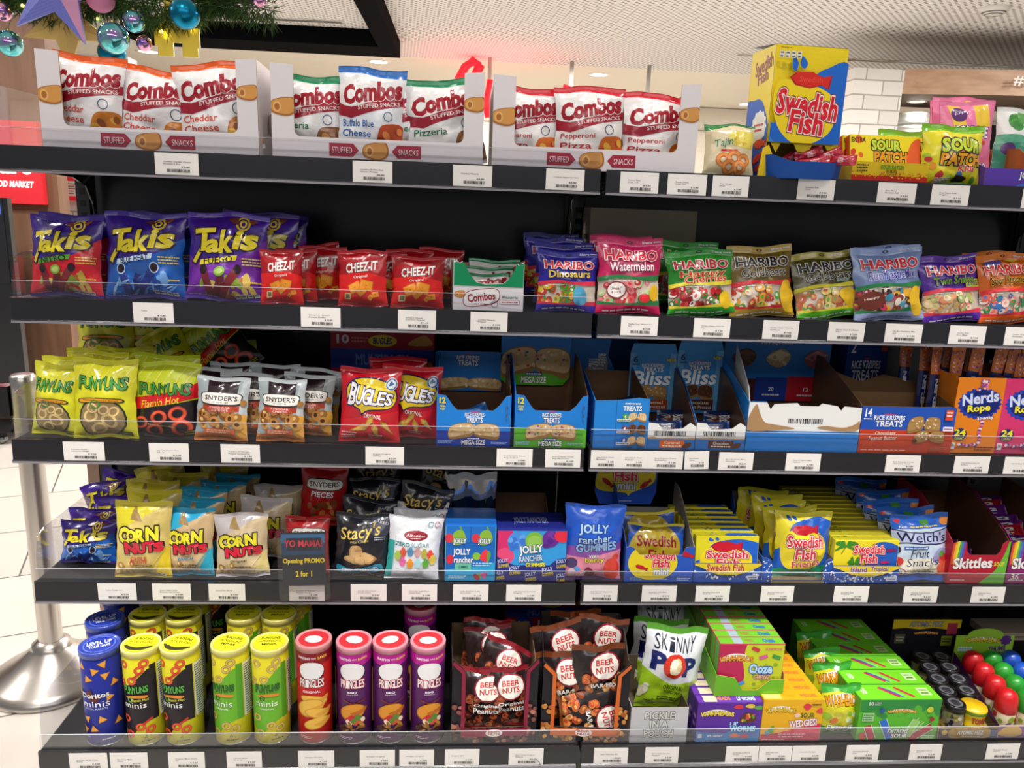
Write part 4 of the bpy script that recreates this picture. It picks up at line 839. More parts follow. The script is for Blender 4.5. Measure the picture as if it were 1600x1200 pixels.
def ooze(a):
    a.rect(.42, 0, 1, 1, 'C8D42C'); a.blob([(.3, -.1), (.42, .3), (.38, .7), (.5, 1.1), (1.1, 1.1), (1.1, -.1)], 'C8D42C'); starb(a, .27, .68, .26, 'WARHEADS', 'F0A828'); a.scat(.45, .05, .95, .6, 16, .035, .03, ['98B828', 'A8C430', '8AAC28'], 3); a.T('Ooze', .48, .40, .84, .60, 'B8DCF4', '1C58B0', .12, .07); a.T('CHEWZ', .56, .28, .82, .38, 'E8B8A8', '6A2020', .08, .05)
    for x, y, r, c in ((.55, .9, -25, 'C8384C'), (.68, .74, 15, 'D85C98'), (.88, .74, -20, '3C9C48'), (.37, .2, 25, '4898D8'), (.08, .22, 80, 'E8D868'), (.9, .2, 70, '8C2430')):
        c_, d = math.cos(R(r)), math.sin(R(r)); a.poly([(x+.065*(i*c_-j*d*.45), y+.065*(i*d+j*c_*.45)*a.w/a.h) for i, j in ((-1, -1), (1, -1), (1, 1), (-1, 1))], c)
    a.lines(.7, .88, .95, .94, 1, 'E86098')
def ooze_top(a): a.rect(0, 0, 1, 1, '6CB82C'); a.rect(.22, 0, .36, 1, '9CB0B8'); a.T('WARHEADS', .4, .3, .54, .7, 'B03050', b=.03); a.T('Ooze', .68, .25, .86, .75, '3C78C8', '143050', .07, .05)
def worms(a):
    a.blob([(-.1, -.1), (-.1, .26), (.4, .22), (.6, .3), (1.1, .34), (1.1, -.1)], '2888D0'); starb(a, .31, .70, .26, 'WARHEADS', 'F0D838'); a.T("Lil'", .52, .40, .64, .52, 'A8D8F4', '142C60', .1, .06); a.T('WORMS', .52, .26, .92, .42, 'A8DCF8', '142C70', .12, .08)
    for x, y, c in ((.62, .88, 'D83848'), (.8, .9, 'E0C048'), (.93, .86, '58A048'), (.6, .16, 'E07840'), (.75, .14, 'C83C48'), (.88, .18, '4878C0')): a.blob([(x-.07, y), (x-.02, y+.06), (x+.06, y+.05), (x+.07, y-.02), (x, y-.04)], c)
    a.blob([(.66, .52), (.72, .72), (.84, .74), (.92, .6), (.84, .5)], '5A3420'); a.scat(.7, .55, .88, .7, 9, .03, .02, ['D84848', '58A048', 'E0B040'], 2); a.T('WILD BERRY', .18, .14, .42, .2, 'F0F4F8', b=.03); a.rect(.04, .12, .1, .22, 'D8D8E8'); a.lines(.03, .02, .5, .06, 1, 'C8DCF0')
def worms_top(a): a.rect(0, 0, 1, 1, '6A34A8'); a.rect(.1, .1, .3, .9, 'E8D8B8'); a.T('HEADS', .3, .3, .52, .75, 'F0902C', b=.05); a.T("Lil' WORMS", .62, .25, .9, .75, 'D8ECF8', '1C2C60', .06, .05)
def wedgies(a):
    a.blob([(-.1, -.1), (-.1, .12), (.3, .2), (1.1, .42), (1.1, -.1)], 'D8385C'); starb(a, .3, .72, .25, 'WARHEADS', 'F0C828'); a.T('SOUR', .64, .56, .86, .68, '2C5020', 'E8D030', .05, .06); a.T('WEDGIES!', .46, .34, .92, .52, 'F4E4E8', '8C1430', .09, .07, rot=6)
    a.blob([(.66, .82), (.72, .9), (.8, .84), (.74, .74)], 'D83848'); a.blob([(.88, .7), (.96, .8), (1, .66)], 'D84848'); a.ell(.58, .62, .05, .04, 'F0C8B0'); a.scat(.05, .1, .2, .35, 5, .04, .03, ['58A848', '4898C0'], 2); a.lines(.3, .08, .75, .2, 2, 'F0C8C8'); a.lines(.03, .03, .4, .07, 1, 'F4D0D0'); a.lines(.8, .84, .95, .92, 1, '3C3020')
def wedgies_top(a): a.rect(0, 0, 1, 1, 'E8A81C'); a.rect(.02, .1, .3, .9, 'F0D878'); a.T('WARHEADS', .34, .3, .56, .7, 'E89018', b=.03); a.T('WEDGIES', .62, .3, .9, .7, 'E8603C', b=.05)
def xsour(a):
    a.rect(0, .7, 1, 1, '2C8C40'); a.scat(0, .6, 1, .78, 12, .05, .04, ['2C8C40', '58B838'], 3); starb(a, .52, .70, .18, 'WARHEADS', 'F0B428', .8)
    for x0, y0, x1, y1, c in ((.2, .02, .12, .36, 'C02848'), (.42, .02, .3, .5, '2C70D0'), (.6, .04, .78, .5, '68B838'), (.66, .02, .92, .34, 'B82840'), (.62, .1, .72, .5, '98D070')): a.bar(x0, y0, x1, y1, .1, 'D8E8D8'); a.bar(x0, y0, x1, y1, .085, c)
    a.T('EXTREME', .38, .17, .64, .27, 'F4F6F4', '143018', .08, .06, sh=.1); a.T('SOUR', .43, .06, .63, .16, 'F4F6F4', '143018', .08, .06, sh=.1); a.T('10', .1, .86, .16, .95, 'F0F4F0', b=.05); a.lines(.17, .86, .25, .95, 2, 'F0F4F0'); a.rect(.04, .48, .18, .68, 'A8D8A0'); a.lines(.05, .5, .17, .66, 3, '2C7038'); a.ell(.86, .76, .04, .04, 'C8D038'); a.ell(.27, .75, .03, .03, '2C4CA8'); a.ell(.9, .52, .03, .03, 'A82038'); a.ell(.07, .12, .04, .05, 'D83848'); a.lines(.8, .04, .96, .14, 2, 'E0F0D8')
def xsour_top(a):
    a.rect(0, 0, 1, 1, '74D028')
    for x0, x1, c in ((.34, .56, '2C58B8'), (.32, .5, 'C03048'), (.42, .58, '8CD060'), (.52, .68, 'C03048')): a.bar(x0, .8, x1, .15, .04, c)
    a.T('10', .08, .35, .14, .75, 'E8F4E0', b=.05); a.rect(.78, .25, .92, .75, 'C8E8A8'); a.lines(.8, .3, .9, .7, 2, '58902C')
def fizz_head(a):
    a.poly([(0, .68), (0, 1), (1, 1), (1, .72), (.8, .66), (.6, .72), (.4, .66), (.2, .72)], 'D0B41C'); a.T('ATOMIC FIZZ', .24, .76, .74, .94, '8C94A4', '14141C', .06, .06, sh=.1); starb(a, .5, .52, .18, 'WARHEADS', 'E89C28', .8)
    a.rect(.05, .18, .2, .5, '5A6050'); a.rect(.74, .1, .9, .44, '8A9C28'); a.rect(.8, .5, .95, .88, 'B03850'); a.lines(.76, .2, .88, .38, 2, '202820'); a.lines(.07, .25, .18, .45, 2, 'C0C0A0')
def fizz_front(a): a.blob([(.2, .1), (.2, .9), (.5, .98), (.86, .9), (.86, .1), (.5, .02)], 'A8842C'); a.T('ATOMIC FIZZ', .32, .36, .76, .78, 'E0E0DC', '14141C', .06, .06, sh=.1); a.rect(.88, .2, .98, .8, '2C4C88'); a.ell(.1, .6, .05, .05, 'C8A038'); a.lines(.4, .1, .7, .25, 1, 'C8C8C0')
def thumb_head(a):
    starb(a, .46, .62, .30, 'WARHEADS', 'E8D030', .8); a.T('THUMB', .58, .30, .88, .46, '6A3490', b=.06, rot=4); a.T('DIPPERS', .56, .12, .86, .27, '6A3490', b=.06, rot=4); a.burst(.86, .64, .08, 1.3, 8, '5A2C88'); a.rect(.05, .3, .3, .4, '88C8D8'); a.lines(.06, .3, .3, .46, 2, 'E8F4E8')
def thumb_front(a): a.blob([(.0, .3), (.1, .9), (.3, .9), (.36, .3), (.2, .1)], 'D8A838'); a.T('Thumb', .4, .52, .7, .9, 'F4E8F4', '4A1C58', .06, .05); a.T('Dippers', .4, .1, .74, .48, 'F4E8F4', '4A1C58', .06, .05)
def skit_front(g):
    def f(a):
        if g: a.blob([(.55, -.05), (.8, .3), (.92, .7), (.98, 1.05), (1.05, 1.0), (1.05, -.05)], '6CB83C'); a.rect(.85, .35, 1, 1, '74C040') if False else None
        for k, c in enumerate(('E0582C', 'F0B42C', 'E8E050', '58B04C', '4878C8', '7A48A8')):
            x = .02+.035*k; a.poly([(x, 1), (x+.036, 1), (x+.022, .7), (x+.03, .45), (x+.0, .45), (x-.012, .7)], c)
        a.T('Skittles', .06, .36, .74, .62, 'F4F0F0', '8A1020' if g else '4A1040', .05, .06, rot=2); a.T('sour' if g else 'berry', .77, .42, .95, .52, 'F0E040', b=.03); a.lines(.05, .06, .3, .12, 1, 'E8C0C8')
        if not g: a.T('36', .08, .1, .22, .24, 'F4E8F0', b=.04, sh=.1)
    return f
def joy_front(a): a.T('JOYRIDE', .52, .4, .98, .85, 'F4F0F8', '2A1450', .07, .06); a.blob([(.5, .1), (.7, .32), (.98, .3), (.98, .08)], '4868C8')
def pickle_front(a):
    for s, y in (('PICKLE', .66), ("IN A", .42), ('POUCH', .14)): a.T(s, .24 if len(s) > 4 else .34, y, .76 if len(s) > 4 else .66, y+.21, 'D8D8D4', '2C2C30', .09, .06)
def beer_front(col, nut, line):
    def f(a):
        a.scat(.0, 0, 1, .17, 60, .03, .024, nut, 3); a.scat(0, .1, .14, .34, 12, .03, .024, nut, 5); a.scat(.86, .1, 1, .34, 12, .03, .024, nut, 6)
        a.poly([(.11, .13), (.16, .13), (.15, .66), (.02, .73), (.0, .70), (.11, .62)], col); a.poly([(.84, .13), (.89, .13), (.90, .62), (1., .70), (.99, .74), (.86, .66)], col); a.rect(.11, .06, .89, .14, col); a.ell(.5, .09, .1, .05, 'F0EAE4'); a.T('BEER', .43, .095, .57, .115, 'A02030', b=.05); a.T('NUTS', .43, .07, .57, .09, 'A02030', b=.05)
    return f
def combo_green(a):
    a.blob([(.16, .18), (.18, .68), (.45, .85), (.64, .8), (.64, .36), (.4, .16)], '8C1428'); a.blob([(.17, .2), (.19, .66), (.45, .82), (.63, .78), (.63, .4), (.4, .2)], 'F4F2F2'); a.T('Combos', .2, .36, .6, .68, 'A3142A', b=.06, rot=7); a.lines(.3, .22, .56, .28, 1, '8C1428'); nugget(a, .09, .62, .06); a.T('Pizzeria', .7, .48, .92, .58, '0E7A4C', b=.02); a.rect(.66, .26, .95, .42, 'C89098'); a.rect(.67, .28, .94, .40, 'F4F0F0'); a.lines(.69, .3, .92, .38, 1, 'A03040'); a.ring(.59, .26, .05, .05, .85, '606068')
def mini_top(a): a.rect(0, 0, 1, 1, '2C74C8')
def combos_front(a):
    for x, s, d in ((.335, 'STUFFED', 1), (.635, 'SNACKS', -1)):
        p = [(x-.068, .045), (x+.045, .045), (x+.072, .115), (x+.045, .185), (x-.068, .185)] if d > 0 else [(x+.068, .045), (x-.045, .045), (x-.072, .115), (x-.045, .185), (x+.068, .185)]
        a.poly(p, 'A82840'); a.T(s, x-.055+(0 if d > 0 else .015), .08, x+.04+(0 if d > 0 else .015), .145, 'F0E4E4', b=.0)
    nugget(a, .485, .115, .05); nugget(a, .055, .55, .05); nugget(a, .955, .66, .042)
@design('doritos_can', base='1C2C98', lid='3C50B0')
def _(a):
    for x, y, r in ((.38, .9, 0), (.5, .86, 40), (.57, .93, 80), (.44, .77, 20), (.58, .8, 60), (.6, .55, 30), (.4, .31, 70), (.53, .31, 20), (.37, .18, 50), (.46, .2, 10), (.65, .7, 10), (.33, .6, 30), (.66, .25, 0)):
        P = []
        for k in range(3): t = R(r+120*k+90); P.append((x+.045*math.cos(t), y+.045*math.sin(t)*a.w/a.h))
        a.poly(P, 'B87420'); a.poly([((px-x)*.85+x, (py-y)*.85+y+.002) for px, py in P], 'E8A43C')
    a.poly([(.43, .545), (.55, .60), (.50, .5)], '5A2418'); a.poly([(.40, .60), (.46, .67), (.50, .5), (.42, .57)], '5A2418'); a.T('Doritos', .37, .56, .60, .62, 'F4F4F4', '14183C', .05, .04, rot=3); a.T('minis', .38, .46, .60, .525, 'F0F2F8', b=.0); a.T('COOL RANCH', .40, .43, .58, .45, 'D0D8F0', b=.02); a.lines(.52, .07, .62, .1, 1, 'C8D0F0'); a.lines(.38, .1, .42, .12, 1, 'C8D0F0')
DESIGN['doritos_can']['lid'] = lambda a: (a.ell(.5, .5, .43, .43, '2438A0'), a.T('LEVEL UP', .2, .5, .8, .68, 'E8ECF8', b=.03), a.T('YOUR GAME', .24, .34, .76, .46, 'E8ECF8', b=.03), a.ring(.5, .5, .4, .4, .94, '6A80D0'))
def fun_can(hot):
    def f(a):
        body = '201C20' if hot else '6CB82C'
        a.poly([(.30, .62), (.46, .70), (.60, .86), (.66, .86), (.66, .30), (.52, .24), (.44, .1), (.30, .2)], body); a.poly([(.62, .9), (.68, .9), (.68, .28), (.62, .28)], body if hot else '58A428')
        fn = 'C8342C' if hot else 'B09040'; fc = 'E8603C' if hot else 'D8BC70'
        for x, y in ((.40, .91), (.54, .86), (.47, .74), (.58, .93), (.52, .22), (.42, .13), (.39, .3), (.36, .7), (.6, .18)): a.ring(x, y, .045, .038, .45, fn, 25); a.ring(x, y, .040, .034, .65, fc, 25)
        if hot: a.bar(.47, .76, .56, .84, .02, fn); a.bar(.54, .25, .62, .31, .02, fn); a.bar(.42, .16, .36, .11, .02, fn)
        a.seq([(ch, .385+.031*i, .59+.004*i, .4155+.031*i, .675+.002*i, (-3, 3)[i % 2]) for i, ch in enumerate('FUNYUNS')], '58B848' if hot else '3C7C30', '141C10', .08, .04)
        a.blob([(.41, .56), (.5, .585), (.59, .575), (.58, .55), (.5, .555), (.42, .545)], 'E08C30'); a.ring(.45, .53, .025, .025, .7, '58B848' if hot else '2C5020'); a.T('minis', .39, .44, .58, .50, 'F4F4F0', b=.0)
        if hot: a.T('Flamin Hot', .46, .515, .60, .545, 'E8E040', sh=.2, rot=3)
        else: a.T('ORIGINAL', .43, .405, .55, .422, 'F0F4E0', b=.02)
        a.poly([(.545, .095), (.575, .095), (.56, .125)], '3A3A14'); a.poly([(.552, .1), (.568, .1), (.56, .117)], 'D8D028'); a.lines(.52, .05, .62, .075, 1, '3A3A14'); a.rect(.685, .3, .80, .9, 'E8ECE0'); a.lines(.69, .32, .795, .88, 22, '3A443C')
    return f
design('fun_hot_can', base='E4DC28', lid='E8E080')(fun_can(1)); design('fun_green_can', base='E8DC2C', lid='E8E080')(fun_can(0))
def yl(a): a.ell(.5, .5, .44, .44, 'E8E020'); a.blob([(.1, .4), (.25, .2), (.5, .14), (.75, .22), (.88, .4), (.6, .32), (.4, .3)], '3A3820'); a.T('INTRODUCING', .2, .5, .8, .6, '3A3C14', b=.02); a.T('FUNYUNS', .25, .66, .75, .78, '3A4C14', b=.04)
DESIGN['fun_hot_can']['lid'] = yl
DESIGN['fun_green_can']['lid'] = lambda a: (a.ell(.5, .5, .44, .44, 'E8E024'), a.T('INTRODUCING', .2, .5, .8, .6, '3A3C14', b=.02), a.T('FUNYUNS', .25, .66, .75, .78, '3A4C14', b=.04), a.T('MINIS', .3, .34, .7, .45, '3A4C14', b=.04))
def pring(bbq):
    def f(a):
        top = 'B81C90' if bbq else '8C1420'; body = '581C60' if bbq else 'D0201C'
        a.blob([(.1, .9), (.3, .88), (.5, .86), (.7, .88), (.9, .9), (.9, 1.05), (.1, 1.05)], top); a.T('BURSTING', .37, .925, .49, .95, 'F4E8F0', b=.05, arc=-.1); a.T('WITH', .50, .93, .545, .945, 'F4E8F0', b=.03); a.T('FLAVOR', .555, .925, .65, .952, 'F0D030', b=.05, arc=.1, rot=5)
        a.ell(.5, .795, .125, .10, '14101C'); a.ell(.5, .80, .118, .092, 'F0EEF0')
        # tall letters of the name
        a.seq([(ch, .388+.0285*i, .628-.002*abs(3.5-i), .4155+.0285*i, .715-.002*i*(i < 4), 0) for i, ch in enumerate('PRINGLES')], 'F4F0F0', 'C01838' if bbq else '8A0C14', .10, .035)
        a.T('BBQ' if bbq else 'ORIGINAL', .46 if bbq else .42, .565, .54 if bbq else .58, .59, 'F4F0F4', b=.05)
        if bbq: a.lines(.45, .545, .55, .56, 1, 'D8B8D8')
        cs = [(.52, .48, .13, .05, -12), (.48, .40, .13, .09, 20), (.55, .34, .12, .05, -8), (.54, .23, .12, .06, 15)] if not bbq else [(.5, .36, .12, .085, 15)]
        if bbq: a.bar(.42, .49, .5, .45, .014, '7A2C1C'); a.bar(.5, .45, .62, .49, .012, '7A2C1C')
        for x, y, rx, ry, r in cs: a.ell(x, y, rx, ry, 'B8741C' if bbq else 'C88C24', r); a.ell(x, y+.004, rx*.92, ry*.88, 'D8902C' if bbq else 'E8B84C', r); a.blob([(x-.02, y-.01), (x+.06, y+.02), (x+.13, y+.045), (x+.12, y-.0), (x+.03, y-.035)], 'E0A03C' if not bbq else 'B8641C')
        if bbq: a.scat(.42, .24, .6, .31, 12, .03, .025, ['C02C30', 'D84838', 'F0D8C0', '58802C'], 3); a.scat(.4, .14, .6, .23, 22, .035, .012, ['4A2C14', '8C5C24', '2C1C14', 'B87C30'], 4); a.rect(.285, .2, .305, .8, 'C88430')
        a.lines(.38, .06, .5, .09, 2, 'E0B8D8' if bbq else 'F0B8A8')
    return f
design('pring_red', base='C81E1C', lid='D89090')(pring(0)); design('pring_bbq', base='551A5C', lid='D890A0')(pring(1))
def plid(a): a.ell(.5, .5, .44, .44, 'C83038'); a.ell(.5, .48, .25, .19, 'EDE4E0'); a.ring(.5, .5, .46, .46, .94, 'E09098')
DESIGN['pring_red']['lid'] = plid; DESIGN['pring_bbq']['lid'] = plid
cdesign('rk_back_box', rk_back, base='1C4090', side='1C3880'); cdesign('rk14_box', rk14, base='2454B8')
cdesign('bugle_multi', bugle_box, base='A81428')
cdesign('jr_box', jr_box, base='1C68C0', side='2070C0'); cdesign('jr_purple', jr_purple, top=lambda a: (a.rect(0, 0, 1, 1, '242C84'), a.T('JOLLY RANCHER', .25, .3, .75, .7, 'A8B4E0', b=.04)), base='2A2C80')
cdesign('sf_carton', sf_carton, top=lambda a: (a.rect(0, 0, 1, 1, 'D0C828'), a.blob([(.5, 0), (.55, .9), (.9, .9), (.95, 0)], '2060C8'), a.ell(.25, .5, .02, .02, '2060C8'), a.ell(.33, .5, .02, .02, '2060C8')), base='E0D428')
cdesign('sf_trop', sf_trop, top=lambda a: a.rect(0, 0, 1, 1, 'C8C030'), base='F0DC2C')
cdesign('big_fish', big_fish, left=big_left, top=lambda a: a.rect(0, 0, 1, 1, '3A3834'), base='F0D41C', side='E8CC20')
cdesign('spk_box', spk_box, left=lambda a: a.rect(0, 0, 1, 1, 'D84020'), base='E8D01C')
cdesign('ooze', ooze, top=ooze_top, left=lambda a: a.rect(0, 0, 1, 1, '58A82C'), base='C02858'); cdesign('worms', worms, top=worms_top, left=lambda a: (a.rect(0, 0, 1, 1, '4A2080'), a.lines(.2, .3, .8, .7, 2, 'C8A8E0')), base='5A2C9C')
cdesign('wedgies', wedgies, top=wedgies_top, base='E8B01C'); cdesign('xsour', xsour, top=xsour_top, left=lambda a: a.rect(0, 0, 1, 1, '58A82C'), base='58B82C')
cdesign('grey_case', lambda a: (a.T('2010459', .42, .48, .58, .62, '3A342C', b=.03), a.T('K5037329', .41, .30, .59, .43, '5A5448', b=.02)), left=lambda a: (a.rect(.2, .2, .8, .8, 'D0C8B8'), a.lines(.25, .25, .75, .75, 4, '303030')), base='B4A490')
def nerd_front(p): return nerds(p)
# ------------------------------------------------------------------ display boxes of their own shape
def round_notch(x0, x1, y0, y1, r=.03, asp=2.2, n=5):
    """lower edge of a cut-out with round corners, from upper left to upper right"""
    p = [(x0, y1)]
    for k in range(n+1): t = PI+PI/2*k/n; p.append((x0+r+r*math.cos(t), y0+r*asp+r*asp*math.sin(t)))
    for k in range(n+1): t = -PI/2+PI/2*k/n; p.append((x1-r+r*math.cos(t), y0+r*asp+r*asp*math.sin(t)))
    return p+[(x1, y1)]
def snack_display(label, x, y, z, w, h):
    cut = round_notch(.105, .905, .24, .985)
    front = [(0, 0), (1, 0), (1, 1)]+cut[::-1]+[(0, 1)]
    r = empty('display_box', (x, y, z)); prop(r, label, 'display box', 'white snack display boxes on the top shelf')
    d = .23; th = .003; fp = [((a-.5)*w, b*h) for a, b in front]
    panel('front_panel', r, fp, 0, th, 'E6E0E4', 'A98A66', combos_front, (w, h), (-w/2, 0))
    rn = random.Random(len(label)); top = [(w/2-w*k/14, h*.93+rn.uniform(-.004, .006)) for k in range(15)]
    panel('back_panel', r, [(-w/2, 0), (w/2, 0)]+top, d, th, '5A4030', 'D8D2D4')
    sp = [(0, 0), (d-th*2, 0), (d-th*2, h*.93), (d*.3, h*.99), (0, h)]
    def side_art(a):
        a.blob([(.35, .3), (.4, .5), (.9, .52), (.95, .3), (.65, .2)], '3A1420'); a.T('Combos', .4, .3, .92, .46, 'A3142A', b=.04); a.blob([(.5, .7), (.55, .92), (.95, .9), (.9, .66)], '8A4A2C')
    for sx in (-1, 1):
        panel('side_panel', r, sp, 0, th, '6A4C38' if sx < 0 else 'DCD4D4', 'DCD4D4' if sx < 0 else '6A4C38', rot=(0, 0, R(90)), loc=(sx*w/2+(th if sx < 0 else 0), th+.0005, 0))
    mb = MB(); a = Art(d-th*2, h, 'card'); side_art(a); a.emit(mb, lambda u, v, g: (w/2+.0003+g, th+u, v)); o = mb.obj('side_print', r)
    mb = MB(); mb.box(-w/2+th, th+.0005, .0003, w/2-th, d-.0005, .003, M('6A4C38', 'card')); mb.obj('base_panel', r)
def fish_dispenser(x, y, z, w, h):
    r = empty('candy_dispenser', (x, y, z), (0, 0, R(5))); prop(r, 'tall yellow and blue candy dispenser box with red sweets in its mouth', 'dispenser box')
    d = .10; low = h*.28
    notch = [(-w/2, low), (-w/2+w*.05, low), (-w*.36, low*.72), (-w*.3, low*.98), (-w*.12, low*.98), (-w*.06, low*.78), (w*.1, low*.74), (w*.14, low*.96), (w*.32, low*.98), (w*.42, low*.7), (w/2, low)]
    panel('front_panel', r, notch+[(w/2, h), (-w/2, h)], 0, .0015, 'F0D41C', '8A6A44', lambda a: (big_fish(a),) , (w, h), (-w/2, 0)) if False else None
    mb = MB(); mb.prism(notch+[(w/2, h), (-w/2, h)], 0, .0015, M('F0D41C', 'card'), M('7A5C3C', 'card'))
    a = Art(w, h, 'card'); big_fish(a); a.emit(mb, flat(-w/2, 0, 0), (0.0008, low*1.0, w-.0008, h-.0008)); mb.obj('front_panel', r)
    def sidep(sx):
        mb = MB(); x_ = sx*w/2
        mb.box(min(x_, x_-sx*.0015), .0018, 0, max(x_, x_-sx*.0015), d, h, M('E8CC20', 'card'))
        if sx < 0: a = Art(d-.002, h, 'card'); big_left(a); a.emit(mb, lambda u, v, g: (x_-g, d-u, v))
        mb.obj('side_panel', r)
    sidep(-1); sidep(1)
    mb = MB(); mb.box(-w/2, d+.0003, 0, w/2, d+.002, h, M('D8B81C', 'card')); mb.obj('back_panel', r)
    # lid flap slightly raised
    mb = MB(); mb.prism([(-w/2, 0), (w/2, 0), (w/2, d*.98), (-w/2, d*.98)], 0, .0015, M('2E2C2A', 'card')); o = mb.obj('top_flap', r); o.location = (0, .001, h+.001); o.rotation_euler = (R(-84), 0, 0); 
    # curved catch tray
    mb = MB(); n = 12; top = []; 
    pts = [(-w*.56, 0), (-w*.5, -.028), (-w*.3, -.047), (0, -.054), (w*.3, -.047), (w*.5, -.028), (w*.56, 0)]
    V = []; F = []
    for zz, s in ((0, .93), (low*.46, 1.0)):
        for px, py in pts: V.append((px*s, py*s-.001, zz+(.012 if zz and abs(px) > w*.45 else 0)))
    for k in range(6): F.append((k, k+1, 8+k, 7+k))
    mb.add(V, F, M('1C50A4', 'card'), True); mb.add([(p[0]*.98, p[1]*.97-.0005, p[2]) for p in V], [f[::-1] for f in F], M('2C64B8', 'card'), True)
    mb.add([(p[0]*.93, p[1]*.93-.001, .0006) for p in pts], [tuple(range(7))], M('2C64B8', 'card')); o = mb.obj('catch_tray', r)
    mb = MB(); mb.prism([(-w*.62, 0), (-w*.45, 0), (-w*.42, low*.55), (-w*.5, low*.9), (-w*.58, low*.8)], 0, .0015, M('F0CC1C', 'card')); o = mb.obj('tear_flap', r); o.location = (0, -.012, 0)
    c, s = math.cos(R(5)), math.sin(R(5))
    for i, (dx, dy, dz, ry, rz) in enumerate(((-.035, .02, .028, 60, 10), (-.01, -.012, .026, 80, -15), (.025, -.018, .03, 95, 20), (.03, .01, .038, 70, -10), (-.03, -.02, .02, 85, 35), (-.01, .005, .042, 75, 0), (.045, -.02, .036, 88, -25))):
        bar_pack('fish_wrap', 'wrapped_candy', 'wrapped candy', 'small dark red wrapped sweet lying in mouth of yellow dispenser', 'red sweets in the dispenser', x+dx*c-dy*s, y+dx*s+dy*c, z+dz, .022, .058, .012, (rz, ry, rz*2))
def green_box(x, y, z, w):
    h = .098*w/.145; hf = h
    top = [(1, 1), (.96, 1.02), (.93, .96), (.90, 1.0), (.86, .86), (.78, .66), (.70, .58), (.45, .56), (.32, .60), (.24, .74), (.16, .94), (.12, 1.02), (.08, .98), (.04, 1.05), (0, 1.0)]
    def art(a): combo_green_s(a)
    r = tray('display_box', 'display box', 'small white display box with jagged green rim beside red cracker bags', None, x, y, z, w, .13, hf, h*.95, h*.9, 'E8E4E8', 'B09474', front=[(0, 0), (1, 0)]+top,
             art=lambda a: (a.rect(0, 0, 1, .55, 'E8E4E8'), combo_green_half(a)), yaw=3)
    # green rim printed round the torn opening
    mb = MB(); P = [((a-.5)*w*.985, b*hf) for a, b in [(0.0, .52), (1, .50)]+[(p, min(q, 1.02)-.012) for p, q in top]]; mb.prism(P, -.0012, -.0004, M('10905C', 'card')); o = mb.obj('green_rim', r); o['label'] = 'green torn rim'
    for i, (dx, dy, dz, rx, rz) in enumerate(((0, .05, .012, -38, 4), (.012, .085, .03, -30, -8), (-.012, .02, .0, -20, 0))):
        bag('combos_pizzeria', 'snack_bag', 'snack bag', ['white snack bag on top inside the small green rimmed box', 'white snack bag at the back of the small green rimmed box', 'white snack bag at the front of the small green rimmed box'][i], 'snack bags in the green rimmed box', x+dx, y+dy+.01, z+.003, w*.78, h*(.86, .98, .72)[i], .025, (18, 12, 8)[i], rz, 0, 4)
def combo_green_half(a):
    b = Art(a.w, a.h*.55, 'card'); combo_green(b); a.L += b.L
def mega_tray(label, x, y, z, w, hf, hdx, hw, hz0, hz1, green):
    front = [(0, 0), (1, 0), (1, 1), (.93, .98), (.84, .80), (.76, .70), (.28, .70), (.22, .78), (.12, .98), (0, 1)]
    front = [(a, b) for a, b in front]
    hd = ([(hdx-hw/2, hz0+.012), (hdx-hw*.4, hz0), (hdx+hw*.4, hz0), (hdx+hw/2, hz0+.02), (hdx+hw*.5, hz1), (hdx-hw/2, hz1)] if green else [(hdx-hw/2, hz0), (hdx+hw/2, hz0), (hdx+hw/2, hz1-.004), (hdx+hw*.45, hz1), (hdx-hw*.45, hz1), (hdx-hw/2, hz1-.004)])
    r = tray('cereal_bar_display', 'display box', label, 'large blue cereal bar display boxes', x, y, z, w, .21, hf, hf*1.15, hf*1.15, '2080D8', '6A4C38', front=front, art=mega_front(green), yaw=0,
             side=lambda D_: [(0, 0), (D_, 0), (D_, hf*1.45), (D_*.6, hf*1.4), (0, hf*.99)], hdr=(hd, .198, mega_head(green), (hw, hz1-hz0), (hdx-hw/2, hz0), '2078CC', '8A6A50'))
    for i, (dx, dy, dz, ry) in enumerate(((-.03, .06, .04, 70), (.02, .10, .05, 100), (.035, .05, .035, 85)) if not green else ((0, .12, .006, 90),)):
        bar_pack('treat_wrap', 'wrapped_bar', 'cereal bar', 'blue wrapped cereal bar lying in the %s footed display box' % ('green' if green else 'dark blue'), 'wrapped bars in the blue display boxes', x+dx-.03, y+dy+.01, z+dz-.02, .045, .10, .016, (-15, ry, 0))
def variety_tray(x, y, z, w, h):
    r = tray('cereal_bar_display', 'display box', 'open blue cereal bar box listing three flavours, at the shelf joint', None, x, y, z, w, .2, h, h*1.05, h*1.2, '2484D8', '6A5038', front=[(0, 0), (1, 0), (1, 1.03), (.8, 1.05), (.45, 1.0), (0, .98)], art=variety_front, side=lambda D_: [(0, 0), (D_, 0), (D_, h*1.25), (D_*.8, h*1.25), (0, h*.98)])
    for dx, dy, s in ((-.02, .06, 1), (.015, .1, 2)):
        bar_pack('dark_wrap', 'wrapped_bar', 'cereal bar', 'dark blue wrapped cereal bar lying in the open three flavour box', 'wrapped bars in the three flavour box', x+dx-.04, y+dy, z+.055, .04, .09, .016, (-10, 85, 10*s))
